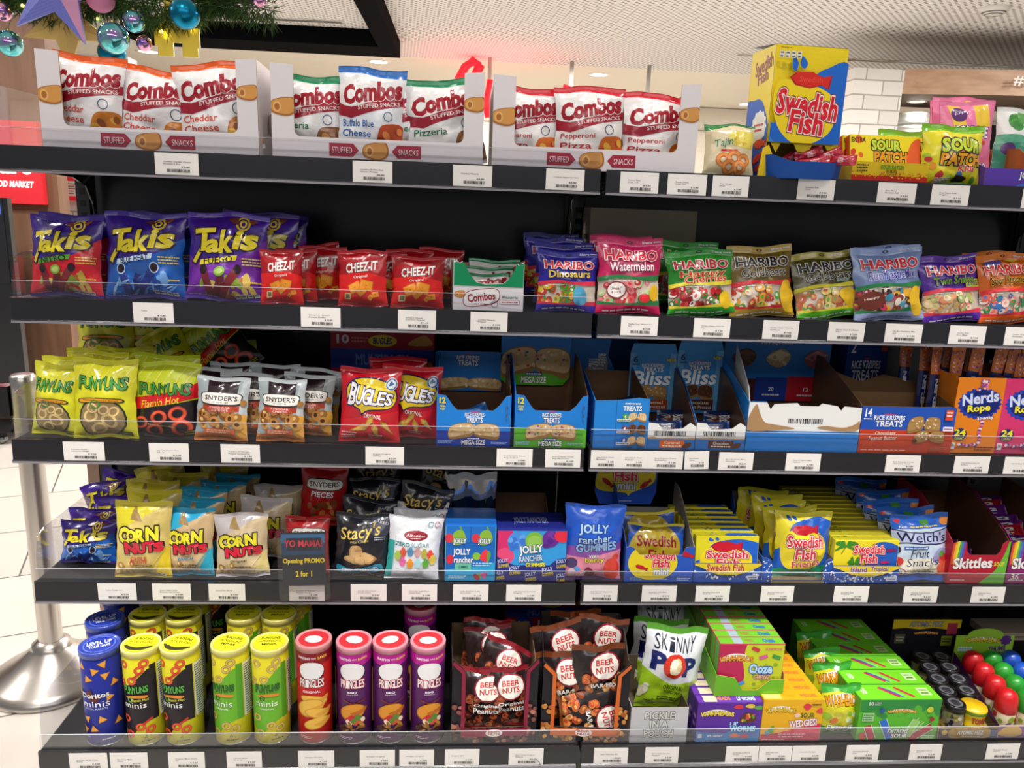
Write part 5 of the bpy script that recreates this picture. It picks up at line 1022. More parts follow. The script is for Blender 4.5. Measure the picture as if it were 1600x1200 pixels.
def torn_box(x, y, z, w, h):
    r = empty('torn_box', (x, y, z)); prop(r, 'torn blue cereal bar box with bare grey board, deep at back', 'display box')
    def art(a): a.rect(0, 0, 1, 1, '2078C8'); a.blob([(.1, -.1), (.1, .4), (.3, .55), (.6, .7), (.95, .78), (1.1, .3), (.9, -.1)], 'B0A08C'); a.T('TREATS', .45, .55, .95, .75, 'F0F2F4', '1A3C88', .05, .05, rot=-90); a.T('RICE', .7, .7, .98, .8, 'F0F2F4', '1A3C88', .05, .05, rot=-90)
    panel('front_panel', r, [(0, 0), (w*.92, 0), (w, h*.2), (w*.95, h*.62), (w*.8, h*.8), (w*.85, h), (0, h)], 0, .0015, '2078C8', '7A6048', art, (w*.8, h), (0, 0))
    panel('back_panel', r, [(0, 0), (w*1.5, 0), (w*1.5, h*1.02), (0, h*1.02)], .085, .0015, '1C5C9C', '7A6048')
    panel('side_panel', r, [(0, 0), (.08, 0), (.08, h), (0, h*.9)], 0, .0015, '7A6048', '2078C8', rot=(0, 0, R(90)), loc=(w*1.5, .003, 0))
def bliss_tray(label, x, y, z, w, hf, hdx, hw, hz1, kind):
    hz0 = .03
    front = [(0, 0), (1, 0), (1, .86), (.88, 1.0), (.72, .78), (.30, .72), (.2, .95), (0, .98)]
    r = tray('cereal_bar_display', 'display box', label, 'light blue cereal bar display boxes', x, y, z, w, .2, hf, hf*1.3, hf*1.8, '2C74C0', '5A4030', front=front, art=bliss_front(kind), side=lambda D_: [(0, 0), (D_, 0), (D_, hf*2.4), (D_*.55, hf*2.0), (0, hf*.98)],
             hdr=([(hdx-hw/2, hz0), (hdx+hw/2, hz0), (hdx+hw/2, hz1-.022), (hdx+hw*.44, hz1), (hdx-hw*.44, hz1), (hdx-hw/2, hz1-.022)], .187, bliss_head(kind), (hw, hz1-.022-hz0), (hdx-hw/2, hz0), '3C94DC', '5A4030'))
    for dx, dy, dz, s in ((-.03, .05, .028, -1), (.01, .09, .04, 1)):
        bar_pack('dark_wrap', 'wrapped_bar', 'cereal bar', 'dark wrapped bar lying in the %s labelled bar display' % ('orange' if kind != 'choc' else 'brown'), 'wrapped bars in the light blue displays', x+dx-.02, y+dy, z+dz, .04, .085, .018, (-18, 88, 6*s))
def mini_tray(x, y, z, w, hf, a0, a1, top):
    front = [(0, 0), (1, 0), (1, .92), (.84, .95), (.815, .86), (.78, .95), (.64, 1.0), (.61, .94), (.45, .94), (.42, 1.0), (.22, .97), (.19, .86), (.15, 1.02), (.02, 1.02), (0, 1)]
    r = tray('cereal_bar_display', 'display box', 'wide blue bar display with torn white front panel and barcode', None, x, y, z, w, .245, hf, hf*1.2, hf*1.2, '1C80D4', '6A5038', front=front, art=mini_front, side=lambda D_: [(0, 0), (D_, 0), (D_, hf*1.6), (D_*.8, hf*1.6), (0, hf*1.0)],
             hdr=([(a0, hf*.5), (a1, hf*.5), (a1, top+.02), (a0, top+.02)], .232, mini_head, (a1-a0, top-hf*.5), (a0, hf*.5), '2078CC', '7A5A40'))
    o = panel('inner_flap', r, [(0, hf*.95), (.15, hf*1.0), (.15, hf*1.9), (.02, hf*1.25)], 0, .0015, 'D8D8D8', 'E6E4E2', rot=(0, 0, R(84)), loc=(-w/2+.004, .006, 0))
def open_carton(x, y, z, w, h):
    r = tray('cereal_bar_carton', 'cereal bar box', 'blue and orange chocolate peanut bar carton with torn open top', None, x, y, z, w, .12, h, h*1.02, h*1.05, '2454B8', '8A6A48', art=rk14, front=[(0, 0), (1, 0), (1, .99), (.93, 1.02), (.6, 1.0), (0, 1.0)], side=lambda D_: [(0, 0), (D_, 0), (D_, h*1.15), (D_*.5, h*1.1), (0, h*.99)])
    panel('top_flap', r, [(-w/2, 0), (w*.42, 0), (w*.46, .03), (w*.1, .05), (-w*.2, .028), (-w*.44, .055)], 0, .0012, '6A5038', '2C4C98', rot=(R(-50), 0, 0), loc=(0, .118, h*1.05))
def rope_tray(label, x, y, z, w, h, pink):
    r = tray('candy_rope_display', 'display box', label, 'candy rope display boxes', x, y, z, w, .13, h, h*1.02, h*1.05, 'E8841C' if not pink else 'D83870', '8A4A24', art=nerds(pink), yaw=0)
    rn = random.Random(4+pink)
    n = 8 if not pink else 4
    for i in range(n):
        dx = (-.035+.024*(i % 4)); dy = .04+.05*(i//4)
        bar_pack('nerd_rope', 'candy_rope', 'candy rope', 'shiny %s wrapped candy rope standing in the %s rope box' % (('orange and dark blue', 'orange') if not pink else ('orange', 'pink')), 'candy ropes standing in the %s box' % ('orange' if not pink else 'pink'), x+dx+rn.uniform(-.003, .003), y+dy, z+.004, .026, h*rn.uniform(1.3, 1.42), .014, (rn.uniform(-5, -1), rn.uniform(0, 7), rn.uniform(-20, 20)))
    if not pink:
        for i in range(3):
            bar_pack('nerd_rope', 'candy_rope', 'candy rope', 'orange and dark blue candy rope standing loose left of the orange box', 'candy ropes left of the orange box', x-w/2-.016-.02*(i == 2), y+.05+.04*i, z, .026, h*1.33, .014, (-6, 3-2*i, 12-14*i))
def promo_card(x, y, z, w, h):
    r = empty('promo_sign', (x, y, z), (R(-3), R(-1.5), 0)); prop(r, 'clear plastic promotion card reading two for one, clipped to fourth shelf', 'sign')
    mb = MB(); P = []
    for cx, cy, a0 in ((w/2-.008, h-.008, 0), (-w/2+.008, h-.008, 90), (-w/2+.008, .008, 180), (w/2-.008, .008, 270)):
        for k in range(5): t = R(a0+22.5*k); P.append((cx+.008*math.cos(t), cy+.008*math.sin(t)))
    mb.prism(P, -.004, -.0015, CLEAR); mb.obj('clear_sleeve', r)
    mb = MB(); mb.box(-w*.42, -.001, h*.2, w*.42, .0004, h*.93, M('2A2E38', 'card')); a = Art(w*.84, h*.73, 'card')
    a.rect(0, .62, 1, .97, '3878A8'); a.rect(0, .58, 1, .8, '24486C'); a.rect(.12, .66, .92, .9, '2A2A38'); a.T('YO MAMA!', .06, .73, .94, .86, 'E84858', '2A1420', .05, .05); a.T('Opening PROMO', .02, .40, .98, .52, 'F0D428', b=.045); a.T('2 for 1', .3, .17, .68, .28, 'F0D428', b=.045)
    a.emit(mb, flat(-w*.42, -.001, h*.2)); mb.obj('card_insert', r)
def open_lid(x, y, z, w, h):
    r = empty('plastic_sleeve', (x, y+.125, z)); prop(r, 'grey translucent plastic sleeve standing behind the light blue candy carton', 'plastic sleeve')
    mb = MB(); m = clear_mat('frosted_sleeve', (.5, .5, .52), .35); n = 10; V = []
    for j in range(6):
        for i in range(n+1): u = i/n-.5; V.append((u*w*(1.0+.08*j/5), .006*math.sin(i*1.3+j)+.012*j/5, h*1.75*j/5+.004*math.sin(i*.9)*(j == 5)))
    F = [(j*(n+1)+i, j*(n+1)+i+1, (j+1)*(n+1)+i+1, (j+1)*(n+1)+i) for j in range(5) for i in range(n)]
    mb.add(V, F, m, True); o = mb.obj('sheet', r); sm = o.modifiers.new('thick', 'SOLIDIFY'); sm.thickness = .0006
    carton('jr_box', 'candy_carton', 'candy box', 'second light blue candy carton in shade behind the plastic sleeve', None, x+.002, y+.16, z, w*.97, h*1.08, .09)
def board_back(x, y, z, w, h):
    tray('cardboard_box', 'cardboard box', 'plain brown open cardboard box behind the berry candy carton', None, x-.012, y, z, w*.88, .12, h*.5, h*.9, h, '5A4434', '6A503C')
def mini_fish_tray(x, y, z, w, hf, hdx, hw, hz0, hz1):
    front = [(0, 0), (1, 0), (1, 1.0), (.93, 1.02), (.86, .98), (.82, .78), (.2, .78), (.12, .96), (.05, 1.02), (0, .98)]
    top = hz1+.02
    hd = [(hdx-hw*.42, hz0), (hdx+hw*.42, hz0), (hdx+hw*.5, hz0+.03), (hdx+hw*.5, top), (hdx-hw*.5, top), (hdx-hw*.5, hz0+.03)]
    def head(a): a.blob([(.0, .45), (.1, .9), (.5, 1.2), (.9, .9), (.95, .5), (.6, .26), (.55, .18), (.48, .26), (.12, .3)], 'F0D828'); a.T('Swedish', .14, .72, .86, .95, 'E01C38', 'F4F0EC', .08, .05, out2='9C1028'); a.T('Fish', .3, .52, .68, .74, 'E01C38', 'F4F0EC', .08, .05, out2='9C1028'); a.T('mini', .36, .33, .66, .5, 'F0F4F8', '1C3C88', .08, .06); fish(a, .2, .48, .12, rot=-40); fish(a, .82, .46, .12, rot=40); a.lines(.4, .05, .6, .1, 1, 'B8C8F0')
    r = tray('candy_tray', 'display box', 'blue mini fish candy box with round yellow header, right of joint', None, x, y, z, w, .19, hf, hf*1.2, hf*1.2, '2858C0', '9A9690', front=front, art=sf_tray(1), side=lambda D_: [(0, 0), (D_, 0), (D_, hf*2.0), (D_*.8, hf*2.0), (0, hf*.98)], hdr=(hd, .176, head, (hw, top-hz0), (hdx-hw/2, hz0), '2C58C8', '8A8478'))
    bag('sf_mini_bag', 'candy_bag', 'candy bag', 'small blue and yellow candy bag leaning inside the mini fish box', 'small bags in the mini fish box', x, y+.03, z+.012, w*.86, hf*1.25, .024, 22, 0, 2, 1)
    bag('sf_mini_bag', 'candy_bag', 'candy bag', 'second small candy bag behind in the mini fish box, yellow rim showing', 'small bags in the mini fish box', x-.006, y+.075, z+.012, w*.86, hf*1.4, .024, 10, 0, -4, 2)
def skittle_tray(label, x, y, z, w, h, g):
    front = [(0, 0), (1, 0), (1, 1.0), (.93, 1.02), (.86, .94), (.84, .76), (.78, .68), (.34, .68), (.27, .76), (.24, .98), (.1, 1.0), (.0, .95)]
    r = tray('candy_tray', 'display box', label, 'rainbow candy display trays', x, y, z, w, .24, h, h*1.35, h*1.3, 'B81C34' if g else '8A1C68', '5A3A28', front=front, art=skit_front(g), side=lambda D_: [(0, 0), (D_, 0), (D_, h*1.7), (D_*.6, h*1.6), (D_*.12, h*1.15), (0, h*.97)])
    n = 3 if g else 9
    for i in range(n):
        if g: bar_pack('skittle_pack', 'candy_pack', 'candy pack', 'dark candy pack low inside the red and green tray', 'packs in the red and green tray', x-.04, y+.03+.05*i, z+.02, .05, .085, .016, (-25, 90, 0))
        else: bar_pack('skittle_pack' if i % 4 != 3 else 'skittle_red', 'candy_pack', 'candy pack', '%s candy pack in the heap filling the purple tray' % ('purple' if i % 4 != 3 else 'dark red'), 'packs in the purple tray', x-.055+.008*(i % 3), y+.03+.024*i, z+.045+.012*i*.6, .055, .105, .018, (-35, 88+3*(i % 3), 4*(i % 2)))
def nut_tray(label, x, y, z, w, hsh, htop, bar):
    # border outline of the front, wide mouth; the back stands taller
    h = hsh/.73
    fr = [(0, 0), (1, 0), (1, .74), (.9, .66), (.84, .62), (.85, .13), (.15, .13), (.16, .62), (.12, .66), (0, .74)]
    col = 'D86A2C' if bar else '8C1C3C'
    r = tray('nut_display', 'display box', label, 'nut snack display boxes', x, y, z, w, .17, h, htop, htop, '1C1820', '6A5440' if not bar else '4A4440', front=fr, art=beer_front(col, ['C8843C', 'A85C28', 'E0A858'] if bar else ['8A5048', 'B87868', '6A3430'], ''), yaw=(-3 if bar else 2),
             side=lambda D_: [(0, 0), (D_, 0), (D_, htop), (D_*.5, htop*.98), (D_*.15, htop*.86), (0, h*.74)])
    key = 'beer_bar' if bar else 'beer_peanut'; bw, bh = w*.6, w*(.85 if bar else .74)
    L = [(-.03, .03, .003, 12, 4, 1, 'at front left of'), (.03, .036, .005, 9, -4, 2, 'at front right of'), (-.015, .075, .045, 16, 24, 3, 'in the middle of'), (.0, .10, .06, 14, -6, 4, 'high in'), (-.02, .13, .07, 4, 3, 5, 'rearmost in')] if not bar else \
        [(.035, .03, .05, 5, -2, 1, 'upright in front of'), (-.03, .035, .03, 8, -6, 2, 'at left in'), (-.045, .012, .03, 14, 78, 3, 'lying low across the front of'), (-.022, .08, .075, 6, -14, 4, 'behind left in'), (.032, .09, .085, 4, 8, 5, 'tallest at right back of'), (0, .125, .08, 2, -3, 6, 'rearmost in')]
    for dx, dy, dz, le, ro, sd, wh in L: bag(key, 'nut_bag', 'nut bag', 'brown nut bag with white oval, %s the %s bordered box' % (wh, 'orange' if bar else 'dark red'), 'nut bags in the %s bordered box' % ('orange' if bar else 'dark red'), x+dx, y+dy+.008, z+dz, bw*(1.05 if bar else 1), bh*(1.0 if not bar else .95), .022, le, 0, ro, sd)
def jar_tray(x, y, z, w, hf, hdx, hw, hz0, hz1):
    d = .26; hd = [(hdx-hw/2, hf), (hdx+hw/2, hf), (hdx+hw/2, hz1), (hdx-hw/2, hz1)]
    r = empty('candy_tray', (x, y, z)); prop(r, 'black candy jar tray with yellow topped header card, bottom right', 'display box')
    panel('front_panel', r, [(-w/2, 0), (w/2, 0), (w/2, hf), (-w/2, hf)], 0, .0015, '201C20', 'C8A860', fizz_front, (w, hf), (-w/2, 0))
    mb = MB(); mb.add([(-w/2, .002, .001), (w/2, .002, .001), (w/2+hdx, d, .001), (-w/2+hdx, d, .001)], [(0, 1, 2, 3)], M('C8A860', 'card')); mb.add([(-w/2, .002, .001), (-w/2+hdx, d, .001), (-w/2+hdx, d, hf*1.2), (-w/2, .002, hf)], [(0, 1, 2, 3)], M('201C20', 'card')); mb.add([(w/2, .002, .001), (w/2+hdx, d, .001), (w/2+hdx, d, hf*1.2), (w/2, .002, hf)], [(3, 2, 1, 0)], M('201C20', 'card')); mb.obj('tray_body', r)
    panel('header_card', r, hd, d, .002, '1C1C24', '6A5A48', fizz_head, (hw, hz1-hz0), (hdx-hw/2, hz0))
    rad = .021; hh = .066
    for j in range(5):
        for i in range(2):
            if j == 0 and i == 1: continue
            t = j*.045+.03; px = x+hdx*t/d+(-.024 if i == 0 else .024); 
            o = empty('candy_jar', (px, y+t, z+.0015)); prop(o, 'small clear candy jar with black lid, %s in the black tray' % ('left column, '+('front', 'second', 'third', 'fourth', 'rear')[j] if i == 0 else 'right column, '+('front', 'second', 'third', 'fourth', 'rear')[j]), 'candy jar', 'black lidded candy jars')
            if JAR: 
                for nm, me in JAR: link(nm, me, o)
            else:
                mb = MB(); mb.lathe([(0, 0), (rad*.95, 0), (rad, .003), (rad, hh*.72), (rad*.85, hh*.78)], M('8A8270', 'plastic'), 24)
                a = Art(2*PI*rad, hh*.72, 'card'); a.scat(0, .05, 1, .95, 70, .035, .03, ['28242C', 'C8B048', '8A8C3C', 'D8D4C8', '3A3840'], 3); a.emit(mb, lambda u, v, g: ((rad+g)*math.cos(u/rad), (rad+g)*math.sin(u/rad), .002+v), None, [rad*.3*k for k in range(1, 21)]); 
                lm = MB(); lm.lathe([(rad*.9, hh*.76), (rad*1.06, hh*.77), (rad*1.06, hh*.93), (rad*.98, hh), (rad*.9, hh), (rad*.86, hh-.001), (0, hh-.001)], M('18181C', 'plastic'), 24)
                a = Art(2*rad, 2*rad, 'card'); a.ell(.5, .5, .36, .36, '6A6A70'); a.ell(.5, .48, .22, .26, '38383E'); a.T('WARHEADS', .24, .55, .76, .7, '18181C', b=.03, arc=.15); a.emit(lm, lambda u, v, g: (u-rad, v-rad, hh-.001+g))
                JAR.extend([('jar', mb.mesh()), ('lid', lm.mesh())])
                for nm, me in JAR: link(nm, me, o)
    # toxic yellow drum in the front corner
    o = empty('candy_drum', (x+.022, y+.026, z+.0015)); prop(o, 'small yellow drum of sour candy with red lettering, green rimmed lid', 'candy drum')
    rd, hd_ = .0255, .062; mb = MB(); mb.lathe([(0, 0), (rd*.97, 0), (rd, .002), (rd*.96, .018), (rd, .02), (rd, .022), (rd*.96, .024), (rd*.96, .04), (rd, .042), (rd, hd_-.012)], M('E8C81C', 'plastic'), 28)
    a = Art(2*PI*rd, hd_-.012, 'card'); W = .25
    a.T('TOXIC', W-.1, .56, W+.1, .84, 'A8281C', b=.08); a.T('WASTE', W-.11, .14, W+.11, .42, 'A8281C', b=.08); a.emit(mb, lambda u, v, g: ((rd+g+.0003)*math.cos(u/rd-PI), (rd+g+.0003)*math.sin(u/rd-PI), .003+v), None, [rd*.25*k for k in range(1, 25)]); mb.obj('drum_body', o)
    lm = MB(); lm.lathe([(rd, hd_-.012), (rd*1.08, hd_-.011), (rd*1.08, hd_-.004)], M('7AA828', 'plastic'), 28); lm.lathe([(rd*1.08, hd_-.004), (rd*1.03, hd_), (0, hd_+.0005)], M('F0C01C', 'plastic'), 28); lm.obj('lid', o)
JAR = []
def dipper_tray(x, y, z, w, hf, hdx, hw, hz0, hz1):
    d = .22; c = hw/2; hh = hz1-hz0
    hd = [(hdx-c, hf), (hdx+c, hf), (hdx+c, hz0+hh*.78)]+[(hdx+c*.62*math.cos(t), hz0+hh*.78+hh*.22*math.sin(t)) for t in [PI*k/10 for k in range(11)]]+[(hdx-c, hz0+hh*.78)]
    r = empty('candy_tray', (x, y, z)); prop(r, 'purple thumb dipper candy tray with arched lime green header card', 'display box')
    panel('front_panel', r, [(-w/2, 0), (w/2, 0), (w/2, hf*1.1), (-w/2, hf*1.1)], 0, .0015, '7A2C8C', 'D8C8A0', thumb_front, (w, hf*1.1), (-w/2, 0))
    mb = MB()
    for sx in (-1, 1): mb.add([(sx*w/2, .002, .001), (sx*w/2+hdx, d, .001), (sx*w/2+hdx, d, hf*2.6), (sx*w/2, .002, hf*1.1)], [(0, 1, 2, 3)], M('5A2470', 'card'))
    mb.add([(-w/2, .002, .001), (w/2, .002, .001), (w/2+hdx, d, .001), (-w/2+hdx, d, .001)], [(0, 1, 2, 3)], M('C8B890', 'card')); mb.obj('tray_body', r)
    panel('header_card', r, hd, d, .002, '98CC38', '8A8A5A', thumb_head, (hw, hz1-hz0), (hdx-c, hz0))
    cols = ['D01C24', '2C9C30', '2458C8']; nmc = ['red', 'green', 'blue']
    for j in range(4):
        for i in range(3):
            t = .032+.049*j; px = x+hdx*t/d+(-.047+.047*i); c_ = i if not (j in (0, 1) and i == 1) else 1
            o = empty('dipper_bottle', (px, y+t, z+.0015)); o.scale = (1.38, 1.38, 1.25); prop(o, 'candy dipper bottle with round %s cap, %s in its column' % (nmc[c_], ('front', 'second', 'third', 'fourth', 'rear')[j]), 'candy bottle', 'dipper bottles in the purple tray')
            k = cols[c_]
            if k not in DIP:
                mb = MB(); mb.lathe([(0, 0), (.0145, 0), (.016, .003), (.016, .035), (.0145, .038)], M('E0D0B0', 'plastic'), 20); a = Art(2*PI*.016, .033, 'card'); a.scat(0, 0, 1, 1, 24, .05, .04, ['D8A838', 'C83838', '8AB038', '5A2C70'], 2); a.emit(mb, lambda u, v, g: ((.016+g)*math.cos(u/.016), (.016+g)*math.sin(u/.016), .002+v), None, [.016*.35*q for q in range(1, 18)])
                cm = MB(); cm.lathe([(.0155, .036), (.0168, .038), (.0165, .055), (.0155, .064), (.0125, .071), (.007, .0755), (0, .077)], M(k, 'plastic'), 24)
                DIP[k] = [('bottle', mb.mesh()), ('cap', cm.mesh())]
            for nm, me in DIP[k]: link(nm, me, o)
DIP = {}
def price_tag(x, y, z, w, text, price, label):
    h = .039; mb = MB(); mb.prism([(-w/2, -h), (w/2, -h), (w/2, 0), (-w/2, 0)], 0, .0006, M('F0ECE8', 'paper'))
    a = Art(w, h, 'paper')
    for i, s in enumerate(text.split('|')): a.T(s, .2, .58-.10*i, min(.2+.03*len(s), .86), .64-.10*i, '3A3838')
    a.T(price, .60, .33, .80, .41, '2A2828', b=.03); barcode(a, .27, .14, .80, .28, '3A3838')
    if 'pen stroke' in label: a.bar(.78, .4, .88, .2, .018, '404048'); a.bar(.88, .2, .93, .02, .018, '404048')
    a.emit(mb, flat(-w/2, 0, -h)); o = mb.obj('price_tag'); o.location = (x, y, z); prop(o, label, 'price tag', 'white price tags on the shelf rails')
    if 'crooked' in label: o.rotation_euler = (0, R(-2), 0); o.location.z += .001
# ------------------------------------------------------------------ the hall
def struct(name, mb, label=None):
    o = mb.obj(name); prop(o, label, None, None, 'structure'); return o
def node_mat(name, fn, rough=.5, spec=.4):
    m = bpy.data.materials.new(name); m.use_nodes = True; nt = m.node_tree; p = nt.nodes['Principled BSDF']
    p.inputs['Roughness'].default_value = rough; p.inputs['Specular IOR Level'].default_value = spec
    tc = nt.nodes.new('ShaderNodeTexCoord'); mp = nt.nodes.new('ShaderNodeMapping'); nt.links.new(tc.outputs['Object'], mp.inputs[0])
    fn(nt, p, mp); return m
def C4(h): return (*lin(h), 1)
def f_tiles(nt, p, mp):
    mp.inputs['Rotation'].default_value = (0, 0, R(-20))
    b = nt.nodes.new('ShaderNodeTexBrick'); b.inputs['Scale'].default_value = 1.0; b.inputs['Brick Width'].default_value = .9; b.inputs['Row Height'].default_value = .45; b.inputs['Mortar Size'].default_value = .0035; b.offset = .5
    b.inputs['Color1'].default_value = C4('D6CEC4'); b.inputs['Color2'].default_value = C4('A8A29C'); b.inputs['Mortar'].default_value = C4('6E6862'); b.inputs['Bias'].default_value = -.45
    n = nt.nodes.new('ShaderNodeTexNoise'); n.inputs['Scale'].default_value = 3; mx = nt.nodes.new('ShaderNodeMix'); mx.data_type = 'RGBA'; mx.blend_type = 'MULTIPLY'; mx.inputs[0].default_value = .12
    nt.links.new(mp.outputs[0], b.inputs['Vector']); nt.links.new(mp.outputs[0], n.inputs['Vector']); nt.links.new(b.outputs[0], mx.inputs[6]); nt.links.new(n.outputs['Fac'], mx.inputs[7]); nt.links.new(mx.outputs[2], p.inputs['Base Color'])
def f_perf(nt, p, mp):
    mp.inputs['Scale'].default_value = (22, 22, 22); mp.inputs['Rotation'].default_value = (0, 0, R(40))
    v = nt.nodes.new('ShaderNodeTexVoronoi'); v.inputs['Randomness'].default_value = 0.0; v.inputs['Scale'].default_value = 1
    r = nt.nodes.new('ShaderNodeValToRGB'); r.color_ramp.elements[0].position = .26; r.color_ramp.elements[0].color = C4('8C8680'); r.color_ramp.elements[1].position = .32; r.color_ramp.elements[1].color = C4('E6E4E2')
    nt.links.new(mp.outputs[0], v.inputs['Vector']); nt.links.new(v.outputs['Distance'], r.inputs[0]); nt.links.new(r.outputs[0], p.inputs['Base Color'])
def f_wood(c1, c2, sc=(6, 6, .7)):
    def f(nt, p, mp):
        mp.inputs['Scale'].default_value = sc; n = nt.nodes.new('ShaderNodeTexNoise'); n.inputs['Scale'].default_value = 4; n.inputs['Detail'].default_value = 6; r = nt.nodes.new('ShaderNodeValToRGB')
        r.color_ramp.elements[0].position = .3; r.color_ramp.elements[0].color = C4(c1); r.color_ramp.elements[1].position = .7; r.color_ramp.elements[1].color = C4(c2)
        nt.links.new(mp.outputs[0], n.inputs['Vector']); nt.links.new(n.outputs['Fac'], r.inputs[0]); nt.links.new(r.outputs[0], p.inputs['Base Color'])
    return f
def f_brick(nt, p, mp):
    mp.inputs['Rotation'].default_value = (R(90), 0, 0)
    b = nt.nodes.new('ShaderNodeTexBrick'); b.inputs['Scale'].default_value = 1; b.inputs['Brick Width'].default_value = .30; b.inputs['Row Height'].default_value = .115; b.inputs['Mortar Size'].default_value = .006
    b.inputs['Color1'].default_value = C4('DEDAD4'); b.inputs['Color2'].default_value = C4('CFCAC4'); b.inputs['Mortar'].default_value = C4('A09A94')
    nt.links.new(mp.outputs[0], b.inputs['Vector']); nt.links.new(b.outputs[0], p.inputs['Base Color'])
TILE = node_mat('floor_tiles', f_tiles, .28, .5); PERF = node_mat('perforated_ceiling', f_perf, .8, .2); WOOD = node_mat('wood_panel', f_wood('6E4E3A', '805E48'), .45); WOODL = node_mat('wood_fascia', f_wood('A07C60', 'B89478', (.7, 6, 6)), .45); BRICK = node_mat('white_brick', f_brick, .6)
CREAM = M('E6DFD0', 'matte'); BLACK = M('15161A', 'rail'); PANEL = M('16181C', 'plastic'); DECK = M('101013', 'matte')
mb = MB(); mb.add([(-9, -4, 0), (9, -4, 0), (9, 10.5, 0), (-9, 10.5, 0)], [(0, 1, 2, 3)], TILE); struct('floor', mb)
mb = MB(); mb.box(-9, -4, CEIL, 9, 7.45, CEIL+.08, PERF); mb.box(-9, 7.45, CEIL+.01, 9, 10.5, CEIL+.09, CREAM); mb.obj('ceiling')['kind'] = 'structure'
mb = MB(); mb.box(-9, 10.3, 0, 9, 10.5, CEIL, CREAM); mb.box(-9, 10.27, 2.62, 9, 10.31, 2.635, M('A89C8C', 'matte')); struct('wall_back', mb)
mb = MB(); mb.box(5.1, 10.2, 0, 5.5, 10.28, 2.7, M('A8805C', 'wood')); mb.box(5.62, 10.2, 0, 5.9, 10.28, 2.7, M('A8805C', 'wood')); struct('trim_1', mb)
mb = MB(); mb.box(-8.5, 3.3, 0, -2.64, 3.42, 2.35, WOOD); struct('wall_left', mb)
mb = MB(); mb.box(-3.3, 4.2, 0, -2.55, 4.35, 2.3, BRICK); struct('wall_2', mb)
mb = MB(); mb.box(2.9, 5.0, 0, 3.32, 5.6, 2.62, BRICK); struct('wall_right', mb)
mb = MB(); 
arc = [(3.32+1.4*k/10, 5.0-.22*math.sin(PI*k/10*.5)) for k in range(11)]+[(7.5, 4.78)]
V = []; F = []
for xx, yy in arc: V += [(xx, yy, 2.435), (xx, yy, 2.63)]
for k in range(len(arc)-1): F.append((2*k, 2*k+2, 2*k+3, 2*k+1))
mb.add(V, F, WOODL, True); mb.add([(a, b, 2.435) for a, b in arc]+[(7.5, 5.7, 2.435), (3.32, 5.7, 2.435)], [tuple(range(len(arc)+2))[::-1]], M('6A5A4C', 'matte')); mb.add([(a, b, 2.63) for a, b in arc]+[(7.5, 5.7, 2.63), (3.32, 5.7, 2.63)], [tuple(range(len(arc)+2))], M('8A745C', 'matte')); struct('trim_2', mb)
mb = MB(); mb.box(3.32, 6.6, 0, 7.5, 6.75, 2.43, M('4A4440', 'matte')); struct('wall_3', mb)
a = Art(.32, .1, 'matte'); a.T('#B1.5', 0, .1, .98, .9, 'D8D4CC', b=.03); mb = MB(); a.emit(mb, lambda u, v, g: (4.09+u, 4.755-g*4, 2.49+v)); o = mb.obj('shop_number'); prop(o, 'pale grey shop number lettering on the curved wood fascia', 'sign')
# ceiling fittings
def downlight(x, y, z, label, r=.11):
    o = empty('ceiling_downlight', (x, y, z)); prop(o, label, 'ceiling light', 'round recessed ceiling lights')
    mb = MB(); mb.lathe([(r*.82, -.004), (r, -.008), (r*1.16, -.003), (r*1.16, .004)], M('E8E4E0', 'plastic'), 28); mb.obj('trim_ring', o)
    mb = MB(); mb.lathe([(0, -.003), (r*.82, -.003), (r*.84, .004)], LENS, 28); mb.obj('lens', o)
LENS = glow('FFF4E4', 6)
for x, y, z, lb in ((1.28, 8.0, CEIL+.01, 'round ceiling light above the pizza snack box'), (-1.26, 7.88, CEIL+.01, 'round ceiling light under the black beam, above mixed snack box'), (3.71, 9.8, CEIL+.01, 'round ceiling light left of the tall yellow dispenser'), (-3.83, 7.96, CEIL+.01, 'round ceiling light behind the hanging garland, top left'),
                    (3.66, 5.35, 2.435, 'left round light under the wood shop fascia'), (4.2, 5.3, 2.435, 'right round light under the wood shop fascia')): downlight(x, y, z, lb, .12 if z > 2.5 else .07)
o = empty('smoke_detector', (3.56, 4.34, CEIL)); prop(o, 'white smoke detector on the ceiling, top right corner', 'smoke detector')
mb = MB(); mb.lathe([(0, -.05), (.05, -.05), (.07, -.04), (.10, -.022), (.105, 0)], M('E4E2DE', 'plastic'), 28); mb.obj('cover', o); mb = MB(); mb.lathe([(.075, -.0395), (.082, -.0345)], M('4A4A4A', 'plastic'), 28); mb.lathe([(.055, -.0505), (.06, -.046)], M('4A4A4A', 'plastic'), 28); mb.obj('vent_slot', o)
def diffuser(label, x0, y0, x1, y1):
    o = empty('slot_diffuser', (x0, y0, CEIL)); prop(o, label, 'air vent'); L = math.hypot(x1-x0, y1-y0); o.rotation_euler = (0, 0, math.atan2(y1-y0, x1-x0))
    mb = MB(); mb.box(0, -.06, -.006, L, .06, -.0005, M('D8D4CE', 'plastic')); mb.obj('frame', o); mb = MB()
    for k in (-.03, .01): mb.box(.03, k, -.0075, L-.03, k+.02, -.0062, M('2A2826', 'plastic'))
    mb.obj('slot', o)
diffuser('long black slotted air vent in the ceiling at right', 2.35, 6.42, 5.6, 6.32); diffuser('slotted air vent in the ceiling left of the black beam corner', -2.33, 5.95, -1.35, 5.92)
o = empty('ceiling_beam', (-.98, 6.4, 2.8)); prop(o, 'black L shaped beam hanging under the ceiling', 'ceiling beam')
